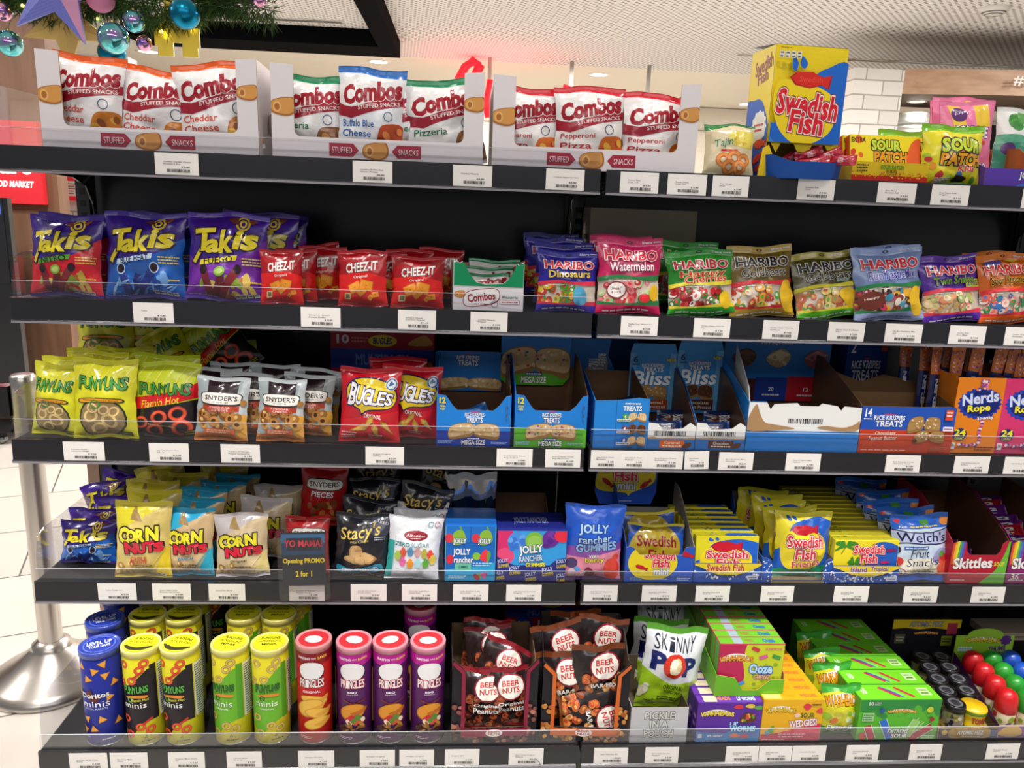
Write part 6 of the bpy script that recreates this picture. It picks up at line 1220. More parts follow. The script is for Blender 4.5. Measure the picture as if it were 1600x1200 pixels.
mb = MB(); mb.box(-2.4, -.25, 0, .06, .25, .149, M('0A0A0C', 'dull')); mb.obj('long_arm', o); mb = MB(); mb.box(-.10, -2.6, 0, .06, -.2505, .149, M('0A0A0C', 'dull')); mb.obj('short_arm', o)
# red script sign on rods
RED = glow('FF1420', 2.2); o = empty('hanging_sign', (0, 7.2, 2.5)); prop(o, 'glowing red script sign hanging from rods, mostly hidden by snack boxes', 'sign')
def stroke(pts, r): 
    mb = MB(); mb.tube([(x, 0, z) for x, z in pts], r, RED, 8); mb.obj('letter', o)
stroke([(-.12, .36), (-.2, .40), (-.28, .34), (-.34, .22), (-.33, .14)], [.03, .05, .045, .05, .03]); stroke([(-.12, .37), (-.17, .26), (-.2, .12), (-.24, -.1), (-.3, -.25)], [.05, .05, .045, .05, .05]); stroke([(.0, .22), (-.02, .08), (-.05, -.02), (-.02, -.14), (.06, -.16)], .045); stroke([(.25, -.02), (.2, -.14), (.26, -.24), (.36, -.1)], .045); stroke([(.82, .2), (.79, .1), (.74, -.1), (.7, -.25)], .045); stroke([(.5, 0), (.46, -.2), (.6, -.22), (.7, .02)], .04)
for xx in (-.02, .86, 1.70):
    mb = MB(); mb.box(xx-.02, .02, .1, xx+.02, .05, CEIL-2.5, M('A8A49C', 'metal')); mb.obj('rod', o)
mb = MB(); mb.box(-.3, .02, -.02, 1.75, .05, .01, M('8A8680', 'metal')); mb.obj('rail', o)
lamp('sign_glow', 'AREA', (-.1, 7.1, 2.6), 7, (1, .06, .08), (R(180), 0, 0), size=.8)
# left wall sign, lit
o = empty('wall_sign', (-3.2, 3.24, 1.32)); prop(o, 'lit red food market sign on the wood panel wall at left', 'sign')
mb = MB(); mb.box(-.7, 0, 0, .50, .055, .46, glow('D0202C', .30)); mb.obj('sign_board', o)
WG = glow('FFF4F0', 2.2); mb = MB(); a = Art(1.2, .46); a.T('Mart', .73, .36, .965, .62, 'FFFFFF', b=.1, sh=.15); a.T('FOOD MARKET', .765, .2, .965, .28, 'FFFFFF', b=.05, sh=.15); a.emit(mb, lambda u, v, g: (-.7+u, -.006-g, v)); me = mb.mesh(); me.materials.clear(); me.materials.append(WG); link('lettering', me, o)
o = empty('wall_sign', (-2.97, 4.15, 1.34)); prop(o, 'small red framed notice on the white brick wall behind the shelf', 'sign')
mb = MB(); mb.box(-.06, 0, 0, .06, .045, .19, glow('C81C28', .4)); mb.obj('sign_board', o); mb = MB(); mb.box(-.03, -.004, .03, .035, -.0005, .13, M('E8E4DC', 'card')); a = Art(.065, .1); a.lines(.1, .1, .9, .9, 5, 'B04040'); a.emit(mb, flat(-.03, -.004, .03)); mb.obj('notice', o)
# kiosk stand at the far left
o = empty('information_stand', (-2.95, 2.86, 0)); prop(o, 'black information stand with blue screen at the left edge', 'stand')
mb = MB(); mb.box(-.35, 0, .33, .26, .04, 1.355, M('15161A', 'plastic')); mb.obj('screen_case', o); mb = MB(); mb.box(-.32, -.004, .9, .235, -.0005, 1.345, M('18181C', 'plastic')); mb.box(-.30, -.006, 1.268, .225, -.0045, 1.338, glow('2C4C98', .7)); mb.obj('screen', o)
mb = MB(); mb.tube([(.15, .02, .33), (.22, .02, .34), (.18, -.02, .06)], .014, BLACK); mb.tube([(-.1, .02, .33), (-.1, .02, .06)], .03, BLACK); mb.obj('post', o); mb = MB(); mb.box(-.35, -.08, .055, .17, .2, .075, M('0C0C0E', 'matte')); mb.obj('foot_plate', o)
for xx in (-.3, .12): mb = MB(); mb.ball((xx, -.04, .028), .028, M('8A8A8A', 'metal'), 14); mb.obj('castor', o)
# steel queue post
o = empty('queue_post', (-1.442, .60, 0)); prop(o, 'brushed steel queue post with round domed foot left of the shelves', 'queue post')
STEEL = M('C8C2BC', 'metal')
mb = MB(); mb.lathe([(0, .916), (.026, .916), (.0315, .91), (.0315, .88), (.0315, .11)], STEEL, 36); mb.obj('post', o)
mb = MB(); mb.lathe([(.0318, .125), (.05, .115), (.052, .105), (.056, .1), (.10, .062), (.155, .03), (.172, .018), (.176, .008), (.176, 0), (0, 0)], STEEL, 48); mb.obj('domed_foot', o)
mb = MB(); mb.box(-.075, -.02, .80, -.0318, .02, .885, BLACK); mb.obj('belt_head', o); mb = MB(); mb.box(-1.1, -.002, .815, -.0755, .002, .865, M('18181C', 'matte')); mb.obj('belt', o)
# ------------------------------------------------------------------ the shelving
ZS = [1.4753, 1.1998, .9207, .6171, .3135]; FY = [0, 0, 0, 0, -.125]; BACK = .385
XL = [-1.125, -1.112, -1.139, -1.126, -1.083]; WORD = ['top', 'second', 'third', 'fourth', 'bottom']
u = empty('shelving_unit', (0, BACK, 0)); prop(u, 'black steel shelving frame with back panels and uprights', 'shelving')
for x0, x1 in ((-1.128, -.005), (.025, 1.107), (1.137, 2.3)):
    mb = MB(); mb.box(x0, .012, .02, x1, .022, 1.455, PANEL); mb.obj('back_panel', u)
for xx in (-1.143, .010, 1.122):
    mb = MB(); mb.box(xx-.0145, -.004, 0, xx+.0145, .05, 1.46, BLACK)
    for k in range(46): mb.box(xx-.006, -.0048, .18+.027*k, xx+.006, -.0042, .18+.027*k+.013, M('050506', 'matte'))
    mb.obj('upright', u)
mb = MB(); mb.box(-1.19, .0, 0, -1.162, .05, .90, M('A48C80', 'metal')); mb.obj('side_post', u)
kb = empty('floor_plinth', (0, BACK, 0)); prop(kb, 'black plinth closing the foot of the shelving', 'plinth')
mb = MB(); mb.box(-1.08, -.35, .0, 2.3, -.33, .26, BLACK); mb.obj('front_plate', kb); mb = MB(); mb.box(-1.08, -.329, .0, -1.06, -.02, .26, BLACK); mb.obj('end_plate', kb)
for r in range(5):
    for b, (x0, x1) in enumerate(((XL[r], -.007), (.004, 1.128), (1.135, 2.3))):
        z = ZS[r]; fy = FY[r]; o = empty('display_shelf', ((x0+x1)/2, BACK, z)); hw = (x1-x0)/2; f0 = fy-BACK
        prop(o, 'black %s shelf of the %s bay with its price rail' % (WORD[r], ('left', 'right', 'far right')[b]), 'shelf', 'black metal display shelves')
        mb = MB(); mb.box(-hw, f0+.008, -.022, hw, -.006, -.0003, DECK); mb.obj('deck', o)
        mb = MB(); prof = [(f0-.002, .0028), (f0+.003, .0028), (f0+.007, -.003), (f0+.007, -.044), (f0-.006, -.044), (f0-.007, -.040), (f0-.0035, -.038), (f0-.0025, -.006)]
        n = len(prof); V = [(s*hw, p, q) for s in (-1, 1) for p, q in prof]; mb.add(V, [(i, n+i, n+(i+1) % n, (i+1) % n) for i in range(n)]+[tuple(range(n)), tuple(range(2*n-1, n-1, -1))], M('1E1D22', 'rail')); pr = mb.obj('price_rail', o)
        mb = MB(); mb.box(-hw, f0-.0075, -.0445, hw, f0-.0062, -.0405, M('8C8890', 'plastic')); mb.obj('rail_lip', pr)
        if b == 0 or b == 1 and r >= 2:
            gh = (.034, .034, .042, .028, .036)[r]; mb = MB(); mb.box(-hw+.002, f0+.0042, .0008, hw-.002, f0+.0058, gh, CLEAR); fg = mb.obj('front_guard', o); mb = MB(); mb.box(-hw+.002, f0+.0042, gh, hw-.002, f0+.0058, gh+.0007, GUARD_HIGHLIGHT); mb.obj('guard_highlight', fg)  # strip on top of the guard is a painted edge highlight
        if b == 0:
            gh = (.11, .085, .10, .10, .11)[r]; mb = MB(); D_ = -f0-.02
            pts = [(f0+.01, .001), (-.02, .001), (-.02, gh), (f0+.05, gh), (f0+.02, gh*.9), (f0+.01, gh*.5)]
            V = [(-hw+.002+q, p, zz) for q in (0, .0016) for p, zz in pts]; n = len(pts); mb.add(V, [tuple(range(n)), tuple(range(2*n-1, n-1, -1))]+[(i, n+i, n+(i+1) % n, (i+1) % n) for i in range(n)], CLEAR); mb.obj('end_panel', o)
        if r < 4:
            for s in (-1, 1):
                mb = MB(); yb = -.006; pts = [(f0+.04, -.0225), (f0+.04, -.034), (yb-.10, -.045), (yb-.045, -.062), (yb-.018, -.10), (yb-.012, -.14), (yb, -.14), (yb, -.0225)]
                xx = s*(hw-.012); V = [(xx+q, p, zz) for q in (-.0015, .0015) for p, zz in pts]; n = len(pts); mb.add(V, [tuple(range(n)), tuple(range(2*n-1, n-1, -1))]+[(i, n+i, n+(i+1) % n, (i+1) % n) for i in range(n)], BLACK); mb.obj('bracket', o)
# ------------------------------------------------------------------ garland over the left end
rn = random.Random(11)
g = empty('pine_garland', (-1.15, .80, 1.98)); prop(g, 'green pine garland with fairy lights hanging at the top left', 'garland')
mb = MB(); gm = [M('2C4A20', 'matte'), M('3C5C28', 'matte'), M('4C6A2C', 'matte'), M('22381A', 'matte')]
for i in range(11000):
    xx = rn.uniform(-.62, .36)
    if xx > .15 and rn.random() < (xx-.15)*3.5: continue
    ang = rn.uniform(0, 6.28); rr = (.075 if xx < .16 else .045)*(.8+.3*math.sin(xx*23))*math.sqrt(rn.random()); yy = rr*math.cos(ang); zz = -.07+rr*math.sin(ang)*.95
    d = Vector((rn.uniform(-1, 1), math.cos(ang)+rn.uniform(-.5, .5), math.sin(ang)+rn.uniform(-.7, .4))).normalized()*rn.uniform(.03, .05); s = d.cross(Vector((rn.uniform(-1, 1), 1, .3))).normalized()*.0017; p = Vector((xx, yy, zz))
    mb.add([p-s, p+s, p+d], [(0, 1, 2)], gm[i % 4])
o_ = mb.obj('needles', g); o_['kind'] = 'stuff'
mb = MB(); mb.tube([(-.62+.104*k, 0, -.05-.015*math.sin(k)) for k in range(10)], .008, M('3A2C1C', 'matte')); mb.obj('stem', g)
mb = MB()
for xx in (-.5, .3): mb.tube([(xx, 0, -.03), (xx, 0, CEIL-1.98)], .0012, M('3A3A3A', 'metal'), 5)
mb.obj('hanging_wire', g)
FL = glow('FFE860', 9)
for i, (xx, zz) in enumerate(((-.28, -.11), (-.20, -.13), (-.12, -.12), (.0, -.12), (.06, -.15), (-.02, -.14), (.10, -.10), (-.24, -.15), (.13, -.13), (.2, -.05))):
    mb = MB(); mb.ball((xx, -.04+.03*(i % 3), zz), .0045, FL, 8); mb.obj('fairy_light', g)
    if i % 2 == 0: lamp('fairy_light', 'POINT', (-1.15+xx, .83, 1.98+zz), .12, (1, .85, .3), shadow_soft_size=.01)
def bauble(label, x, z, r, mat, y=.75):
    o = empty('bauble', (x, y, z)); prop(o, label, 'bauble', 'christmas baubles on the garland')
    mb = MB(); mb.ball((0, 0, 0), r, mat, 32); mb.obj('ball', o); mb = MB(); mb.lathe([(r*.16, r*.985), (r*.16, r*1.12), (0, r*1.13)], M('C8B060', 'metal'), 12); mb.tube([(0, 0, r*1.1), (0, .02, r*1.1+.03), (0, .04, r*1.1+.07)], .0008, M('5A5A5A', 'metal'), 5); mb.obj('cap', o)
def f_irid(c1, c2, c3):
    def f(nt, p, mp):
        mp.inputs['Scale'].default_value = (14, 14, 34); n = nt.nodes.new('ShaderNodeTexNoise'); n.inputs['Scale'].default_value = 1.2; n.inputs['Detail'].default_value = 3; r = nt.nodes.new('ShaderNodeValToRGB'); e = r.color_ramp.elements
        e[0].position = .32; e[0].color = C4(c1); e[1].position = .66; e[1].color = C4(c2); q = e.new(.5); q.color = C4(c3); nt.links.new(mp.outputs[0], n.inputs['Vector']); nt.links.new(n.outputs['Fac'], r.inputs[0]); nt.links.new(r.outputs[0], p.inputs['Base Color']); p.inputs['Metallic'].default_value = .9
    return f
IR = node_mat('iridescent_chrome', f_irid('48C0C8', 'B88CD8', '88D8E0'), .08); IRP = node_mat('pink_chrome', f_irid('E88CC0', 'A878D0', 'F0B8D8'), .1); TEAL = M('1C88B0', 'metal'); PINK = M('E088B0', 'matte')
bauble('iridescent blue bauble at the left frame edge, hanging alone', -1.468, 1.774, .033, IR); bauble('small iridescent blue bauble above the larger chrome one', -1.141, 1.842, .028, IR, .74); bauble('largest iridescent blue bauble low in the middle of garland', -1.184, 1.793, .039, IR, .71)
bauble('pink chrome bauble half hidden behind the largest blue one', -1.134, 1.796, .02, IRP, .78); bauble('pink chrome bauble at the left frame edge, upper', -1.479, 1.851, .024, IRP); bauble('plain teal bauble in front of the yellow cutout', -1.003, 1.863, .0385, TEAL, .72); bauble('plain teal bauble low beneath the garland, behind the stars', -1.228, 1.772, .036, TEAL, .80); bauble('matte pink bauble at the top beside the purple star', -1.222, 1.895, .036, PINK, .74); bauble('pink chrome bauble at the right tip of the garland', -.818, 1.915, .02, IRP)
def star_plate(name, label, cat, x, y, z, pts, th, cols, rot):
    o = empty(name, (x, y, z), (0, R(rot), 0)); prop(o, label, cat); c = (sum(p[0] for p in pts)/len(pts), sum(p[1] for p in pts)/len(pts)); n = len(pts); mb = MB()
    V = [(p[0], -th*.2, p[1]) for p in pts]+[(c[0], -th, c[1])]+[(p[0], th*.2, p[1]) for p in pts]+[(c[0], th, c[1])]
    for i in range(n): mb.add([V[i], V[(i+1) % n], V[n]], [(0, 1, 2)], cols[i % len(cols)]); mb.add([V[n+1+i], V[n+1+(i+1) % n], V[2*n+1]], [(2, 1, 0)], cols[i % len(cols)])
    mb.add(V[:n]+V[n+1:2*n+1], [(i, n+i, n+(i+1) % n, (i+1) % n) for i in range(n)], cols[0]); mb.obj('plate', o); return o
def f_dots(nt, p, mp):
    mp.inputs['Scale'].default_value = (90, 90, 90); v = nt.nodes.new('ShaderNodeTexVoronoi'); v.inputs['Randomness'].default_value = .2; r = nt.nodes.new('ShaderNodeValToRGB'); r.color_ramp.elements[0].position = .3; r.color_ramp.elements[0].color = C4('5A5CC0'); r.color_ramp.elements[1].position = .38; r.color_ramp.elements[1].color = C4('7C84DC')
    nt.links.new(mp.outputs[0], v.inputs['Vector']); nt.links.new(v.outputs['Distance'], r.inputs[0]); nt.links.new(r.outputs[0], p.inputs['Base Color'])
DOT = node_mat('dotted_purple', f_dots, .4)
S5 = lambda R1, R2: [((R1 if k % 2 == 0 else R2)*math.sin(PI*k/5), (R1 if k % 2 == 0 else R2)*math.cos(PI*k/5)) for k in range(10)]
star_plate('star_ornament', 'large dotted purple star with pink centre, on the garland', 'star ornament', -1.31, .70, 1.905, S5(.145, .058), .022, [DOT, DOT, M('D898C0', 'card'), M('D898C0', 'card'), DOT, DOT], 12)
star_plate('star_ornament', 'pale gold star half behind the purple star', 'star ornament', -1.335, .785, 1.835, S5(.118, .05), .014, [M('E4C070', 'card')], 36)
o = empty('figure_cutout', (-1.05, .80, 1.77)); prop(o, 'yellow translucent square shouldered cutout hanging on the garland', 'ornament')
YM = M('E8D048', 'card'); YM.node_tree.nodes['Principled BSDF'].inputs['Transmission Weight'].default_value = .45
P = [(1.22*a, 1.2*b) for a, b in [(-.045, 0), (-.012, 0), (-.012, .03), (.008, .03), (.008, 0), (.042, 0), (.042, .02), (.046, .02), (.046, .062), (.03, .062), (.03, .085), (.02, .13), (-.025, .13), (-.03, .085), (-.04, .062), (-.052, .062), (-.052, .022), (-.045, .022)]]
mb = MB(); mb.prism(P, 0, .006, YM); mb.obj('plate', o)
# goods of the shop behind, at right
g_ = 'white rolled goods in the shop behind'
for k in range(4):
    o = empty('packing_roll', (3.74, 5.5, 1.951+.1*k)); prop(o, 'white rolled pack in the shop behind, %s of its stack' % ('lowest', 'second', 'third', 'topmost')[k], 'packing roll', g_)
    mb = MB(); mb.lathe([(0, 0), (.16, 0), (.18, .015), (.17, .03), (.18, .048), (.17, .065), (.18, .08), (.16, .098), (0, .098)], M('DCDCD4', 'matte'), 28); mb.obj('roll', o)
mb = MB(); mb.box(3.5, 5.28, 0, 5.6, 6.5, 1.95, M('5A4A3C', 'wood')); o = mb.obj('shop_counter'); prop(o, 'brown shop cabinet behind the shelving at right', 'cabinet')
# ------------------------------------------------------------------ goods on the shelves (metres)
# top shelf
snack_display('white corrugated display box of orange topped snack bags, leftmost on top shelf',-0.8396,0.012,1.4753,0.3862,0.1704)
snack_display('white corrugated display box holding green and blue topped snack bags',-0.4267,0.012,1.4753,0.3903,0.1668)
snack_display('white corrugated display box holding red topped pizza snack bags',-0.0185,0.012,1.4753,0.3913,0.1655)
bag('combos_cheddar','snack_bag','snack bag','white orange topped snack bag leaning left in leftmost display box','snack bags standing in the white display boxes',-0.97,0.045,1.4873,0.1334,0.1586,0.05,4,0,5,1)
bag('combos_cheddar','snack_bag','snack bag','white orange topped snack bag in middle of leftmost display box, set lower','snack bags standing in the white display boxes',-0.8467,0.05,1.4783,0.1475,0.151,0.05,6,0,6,2)
bag('combos_cheddar','snack_bag','snack bag','white orange topped snack bag at right end of leftmost display box','snack bags standing in the white display boxes',-0.7196,0.04,1.4833,0.1569,0.1596,0.05,4,0,-5,3)
bag('combos_cheddar','snack_bag','snack bag','orange topped snack bag tucked behind the front three in leftmost box','snack bags standing in the white display boxes',-0.9014,0.14,1.477,0.1475,0.151,0.05,4,0,0,2)
bag('combos_pizzeria','snack_bag','snack bag','white green topped snack bag at left of the mixed display box','snack bags standing in the white display boxes',-0.5604,0.05,1.4783,0.1366,0.1514,0.05,4,0,1,4)
bag('combos_blue','snack_bag','snack bag','white blue topped snack bag standing tall in middle of mixed box','snack bags standing in the white display boxes',-0.4455,0.038,1.4833,0.1281,0.1618,0.05,3,0,2,5)
bag('combos_pizzeria','snack_bag','snack bag','white green topped snack bag at right of the mixed display box','snack bags standing in the white display boxes',-0.2967,0.048,1.4783,0.1516,0.156,0.05,4,0,-5,6)
bag('combos_pizzeria','snack_bag','snack bag','green topped snack bag half hidden behind the right one in mixed box','snack bags standing in the white display boxes',-0.3585,0.13,1.487,0.1516,0.156,0.05,4,0,0,4)
bag('combos_pepperoni','snack_bag','snack bag','white red topped snack bag at left of the pizza display box','snack bags standing in the white display boxes',-0.1468,0.05,1.4783,0.1291,0.1484,0.05,4,0,1,7)
bag('combos_pepperoni','snack_bag','snack bag','white red topped snack bag fully visible in middle of pizza box','snack bags standing in the white display boxes',-0.0259,0.04,1.4813,0.1395,0.1505,0.05,4,0,-1,8)
bag('combos_pepperoni','snack_bag','snack bag','white snack bag in shade at right of the pizza display box','snack bags standing in the white display boxes',0.1108,0.06,1.4773,0.1537,0.1514,0.05,7,0,3,9)
bag('tajin','candy_bag','candy bag','cream gummy ring bag with green top beside the yellow dispenser box',None,0.2487,0.03,1.4753,0.1019,0.0993,0.035,8,0,0,3)
bag('tajin','candy_bag','candy bag','cream gummy ring bag mostly hidden behind the first one',None,0.2874,0.1,1.4753,0.1019,0.0993,0.035,4,0,0,5)
fish_dispenser(0.3935,0.035,1.4753,0.1482,0.2461)
tray('candy_tray','display box','low red and yellow tray holding sour candy cartons on top shelf',None,0.5668,0.012,1.4753,0.1553,.15,0.0384,.06,.07,'D8B81C','A88A5C',art=spk_tray)
carton('spk_box','candy_carton','candy box','yellow sour candy carton leaning back at front of its tray','sour candy cartons in the tray',0.5684,0.03,1.4873,0.1456,0.0784,0.018,16,0,0)
carton('spk_box','candy_carton','candy box','second sour candy carton in the yellow and red tray','sour candy cartons in the tray',0.5644,0.052,1.4873,0.1456,0.0784,.018,16,0,0)
carton('spk_box','candy_carton','candy box','third sour candy carton in the yellow and red tray','sour candy cartons in the tray',0.5604,0.074,1.4873,0.1456,0.0784,.018,16,0,0)
carton('spk_box','candy_carton','candy box','rear sour candy carton in the yellow and red tray','sour candy cartons in the tray',0.5564,0.096,1.4873,0.1456,0.0784,.018,16,0,0)
bag('spk_bag','candy_bag','candy bag','yellow and green sour candy bag standing upright before the pink pouches',None,0.7001,0.03,1.4753,0.1295,0.1167,0.05,6,0,0,2)
bag('spk_bag','candy_bag','candy bag','green topped sour candy bag behind the yellow candy tray',None,0.6989,0.2,1.48,0.1295,0.1167,0.05,3,0,0,4)
bag('joyride','candy_pouch','candy pouch','pink candy pouch with white lettering, front of the pink row','pink candy pouches on the top shelf',0.768,0.09,1.4753,0.1193,0.1722,0.04,4,0,-3,1)
bag('joyride','candy_pouch','candy pouch','pink candy pouch standing just behind the front pink pouch','pink candy pouches on the top shelf',0.7794,0.15,1.4913,0.1193,0.1722,0.04,4,0,0,3)
bag('joyride','candy_pouch','candy pouch','rearmost pink candy pouch peeping out at the left of its row','pink candy pouches on the top shelf',0.8014,0.2,1.4897,0.1193,0.1722,0.04,2,0,0,5)
tray('pouch_tray','display box','purple fronted cardboard tray with brown inside at right end of top shelf',None,0.8292,0.012,1.4753,0.135,.2,0.0366,.085,.09,'5A3CA8','B06A38',art=joy_front,side=lambda D_:[(0,0),(D_,0),(D_,.09),(D_*.5,.085),(D_*.42,.075),(D_*.34,.075),(D_*.28,.055),(0,0.0366)])
bag('joyride_green','candy_pouch','candy pouch','white and green candy pouch standing in the purple tray',None,0.9344,0.16,1.4783,0.1328,0.1688,0.035,2,0,0,2)
# second shelf
bag('takis_nitro','chip_bag','chip bag','purple and red rolled chip bag, leftmost on the second shelf','purple chip bags on the second shelf',-1.0331,0.05,1.1998,0.1437,0.155,0.055,9,-4,0,1)
bag('takis_nitro','chip_bag','chip bag','purple chip bag standing behind the red one at shelf end','purple chip bags on the second shelf',-1.0503,0.13,1.2024,0.1437,0.155,0.055,6,0,0,4)
bag('takis_blue','chip_bag','chip bag','purple and blue rolled chip bag between the red and all purple bags','purple chip bags on the second shelf',-0.8825,0.05,1.1998,0.1538,0.1666,0.06,9,2,0,2)
bag('takis_blue','chip_bag','chip bag','purple and blue chip bag showing at right behind its front twin','purple chip bags on the second shelf',-0.8879,0.13,1.1998,0.1538,0.1666,0.06,6,0,0,5)
bag('takis_fuego','chip_bag','chip bag','all purple rolled chip bag with yellow ribbon, third on second shelf','purple chip bags on the second shelf',-0.7286,0.05,1.1998,0.156,0.1724,0.06,9,3,2,3)
bag('takis_fuego','chip_bag','chip bag','purple chip bag behind the yellow ribbon one, next to red crackers','purple chip bags on the second shelf',-0.693,0.14,1.1998,0.156,0.1724,0.06,7,0,3,6)
bag('takis_fuego','chip_bag','chip bag','purple chip bag deep at the back beside the red cracker bags','purple chip bags on the second shelf',-0.6831,0.215,1.1998,0.156,0.1724,0.06,3,0,2,3)
bag('cheezit','cracker_bag','cracker bag','red cracker bag creased down its right side, next to purple chips','red cheese cracker bags on the second shelf',-0.6172,0.035,1.1998,0.0823,0.1041,0.03,5,8,0,1)
bag('cheezit','cracker_bag','cracker bag','red cracker bag edge right behind the leftmost cracker bag','red cheese cracker bags on the second shelf',-0.598,0.08,1.1998,0.0823,0.1041,0.03,4,5,0,2)
bag('cheezit','cracker_bag','cracker bag','red cracker bag upright in the middle, gap of dark bags to its left','red cheese cracker bags on the second shelf',-0.4597,0.03,1.1998,0.0986,0.1095,0.035,5,-3,-1,3)
bag('cheezit','cracker_bag','cracker bag','red cracker bag at right, beside the small green and white box','red cheese cracker bags on the second shelf',-0.3535,0.035,1.1998,0.1063,0.1005,0.035,7,2,1,4)
bag('cheezit','cracker_bag','cracker bag','dark red cracker bag in shade left of the middle one','red cheese cracker bags on the second shelf',-0.5526,0.12,1.1998,0.0986,0.1095,0.035,3,0,0,5)
bag('cheezit','cracker_bag','cracker bag','red cracker bag lying high at the back, rim tilted up','red cheese cracker bags on the second shelf',-0.5649,0.2,1.1998,0.0986,0.1095,0.035,3,0,-9,6)
bag('cheezit','cracker_bag','cracker bag','red cracker bag edge between the two front right ones','red cheese cracker bags on the second shelf',-0.4257,0.1,1.1998,0.0937,0.1041,0.0333,3,0,0,7)
bag('cheezit','cracker_bag','cracker bag','red cracker bag behind the right hand front one','red cheese cracker bags on the second shelf',-0.3748,0.12,1.1998,0.0986,0.1095,0.035,3,0,0,8)
bag('cheezit','cracker_bag','cracker bag','rear red cracker bag whose white letters show above the right one','red cheese cracker bags on the second shelf',-0.3158,0.19,1.2002,0.0986,0.1095,0.035,5,0,3,5)
green_box(-0.2126,0.02,1.1998,0.1393)
bag('har_dino','candy_bag','candy bag','blue dinosaur gummy bag at front, left end of the gummy bags','gummy candy bags on the second shelf',-0.0551,0.035,1.1998,0.1245,0.1207,0.04,9,0,1,1)
bag('har_dino','candy_bag','candy bag','second dark blue dinosaur gummy bag, behind the front one','gummy candy bags on the second shelf',-0.055,0.1,1.2126,0.1245,0.1207,0.04,5,0,0,10)
bag('har_dino','candy_bag','candy bag','third dark blue dinosaur gummy bag in its row','gummy candy bags on the second shelf',-0.0673,0.16,1.2216,0.1245,0.1207,0.04,5,0,0,16)
bag('har_dino','candy_bag','candy bag','rearmost dark blue dinosaur gummy bag, highest at left','gummy candy bags on the second shelf',-0.0694,0.22,1.229,0.1245,0.1207,0.04,5,0,0,22)
bag('har_melon','candy_bag','candy bag','pink watermelon gummy bag standing at the joint of the two shelves','gummy candy bags on the second shelf',0.0694,0.03,1.1998,0.1331,0.1516,0.04,8,0,0,2)
bag('har_melon','candy_bag','candy bag','pink gummy bag showing behind the front watermelon bag','gummy candy bags on the second shelf',0.0681,0.12,1.2009,0.1331,0.1516,0.04,5,0,0,5)
bag('har_cherry','candy_bag','candy bag','bright green cherry gummy bag beside the pink watermelon bag','gummy candy bags on the second shelf',0.2244,0.04,1.1998,0.1412,0.1337,0.04,10,0,-4,3)
bag('har_cherry','candy_bag','candy bag','dark green gummy bag in shade between pink and green bags','gummy candy bags on the second shelf',0.2095,0.14,1.2109,0.1412,0.1337,0.04,5,0,2,6)
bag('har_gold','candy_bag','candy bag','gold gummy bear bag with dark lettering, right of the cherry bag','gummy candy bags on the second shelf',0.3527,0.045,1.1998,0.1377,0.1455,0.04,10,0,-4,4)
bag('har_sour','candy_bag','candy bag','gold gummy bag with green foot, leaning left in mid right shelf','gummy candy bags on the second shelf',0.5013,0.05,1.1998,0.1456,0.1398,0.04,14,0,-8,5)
bag('har_mix','candy_bag','candy bag','pale blue mixed gummy bag with red lettering','gummy candy bags on the second shelf',0.6227,0.04,1.1998,0.1513,0.1522,0.045,10,0,-5,6)
bag('har_mix','candy_bag','candy bag','pale blue gummy bag edge just behind its front twin','gummy candy bags on the second shelf',0.6492,0.1,1.1998,0.1513,0.1522,0.045,5,0,-3,3)
bag('har_zing','candy_bag','candy bag','purple sour gummy bag with yellow green tag, second from right end','gummy candy bags on the second shelf',0.7639,0.045,1.1998,0.1327,0.1401,0.04,12,0,-6,7)
bag('har_streams','candy_bag','candy bag','orange sour gummy bag at the right end of the second shelf','gummy candy bags on the second shelf',0.881,0.045,1.1998,0.1197,0.1473,0.04,10,0,-5,8)
bag('har_streams','candy_bag','candy bag','orange gummy bag half hidden behind the front orange one','gummy candy bags on the second shelf',0.8839,0.11,1.1998,0.1197,0.1473,0.04,5,0,-4,3)
# grey shipping case at the back
carton('grey_case','shipping_carton','carton','plain grey brown shipping carton standing against the back panel',None,0.1386,0.24,1.1998,0.2422,0.2082,0.11,0,0,0)
# third shelf
bag('funyuns','chip_bag','chip bag','yellow onion ring bag at far left end of third shelf','yellow onion ring chip bags on the third shelf',-1.0758,0.04,0.9207,0.1034,0.1444,0.05,8,-10,3,1)
bag('funyuns','chip_bag','chip bag','yellow onion ring bag standing second, in front of the others','yellow onion ring chip bags on the third shelf',-0.9702,0.025,0.9207,0.1264,0.1589,0.055,7,0,1,2)
bag('funyuns_hot','chip_bag','chip bag','green and red spicy onion ring bag at front of third shelf','yellow onion ring chip bags on the third shelf',-0.8569,0.04,0.9207,0.1353,0.1535,0.05,7,2,1,3)
bag('funyuns','chip_bag','chip bag','yellow onion ring bag behind the leftmost one, only top showing','yellow onion ring chip bags on the third shelf',-1.0706,0.11,0.9239,0.1034,0.1444,0.05,4,0,-3,4)
bag('funyuns','chip_bag','chip bag','yellow onion ring bag directly behind the second front one','yellow onion ring chip bags on the third shelf',-1.0326,0.12,0.9207,0.1264,0.1589,0.055,4,0,4,5)
bag('funyuns','chip_bag','chip bag','dark yellow onion ring bag between second and spicy front bags','yellow onion ring chip bags on the third shelf',-0.9808,0.16,0.9207,0.1264,0.1589,0.055,4,0,0,6)
bag('funyuns_hot','chip_bag','chip bag','spicy onion ring bag right behind the front spicy one','yellow onion ring chip bags on the third shelf',-0.8855,0.12,0.9207,0.1353,0.1535,0.05,4,0,2,4)
bag('funyuns','chip_bag','chip bag','yellow bag stacked on top at left with round ring picture showing','yellow onion ring chip bags on the third shelf',-1.0388,0.2,1.0138,0.1264,0.1589,0.055,10,0,-1,7)
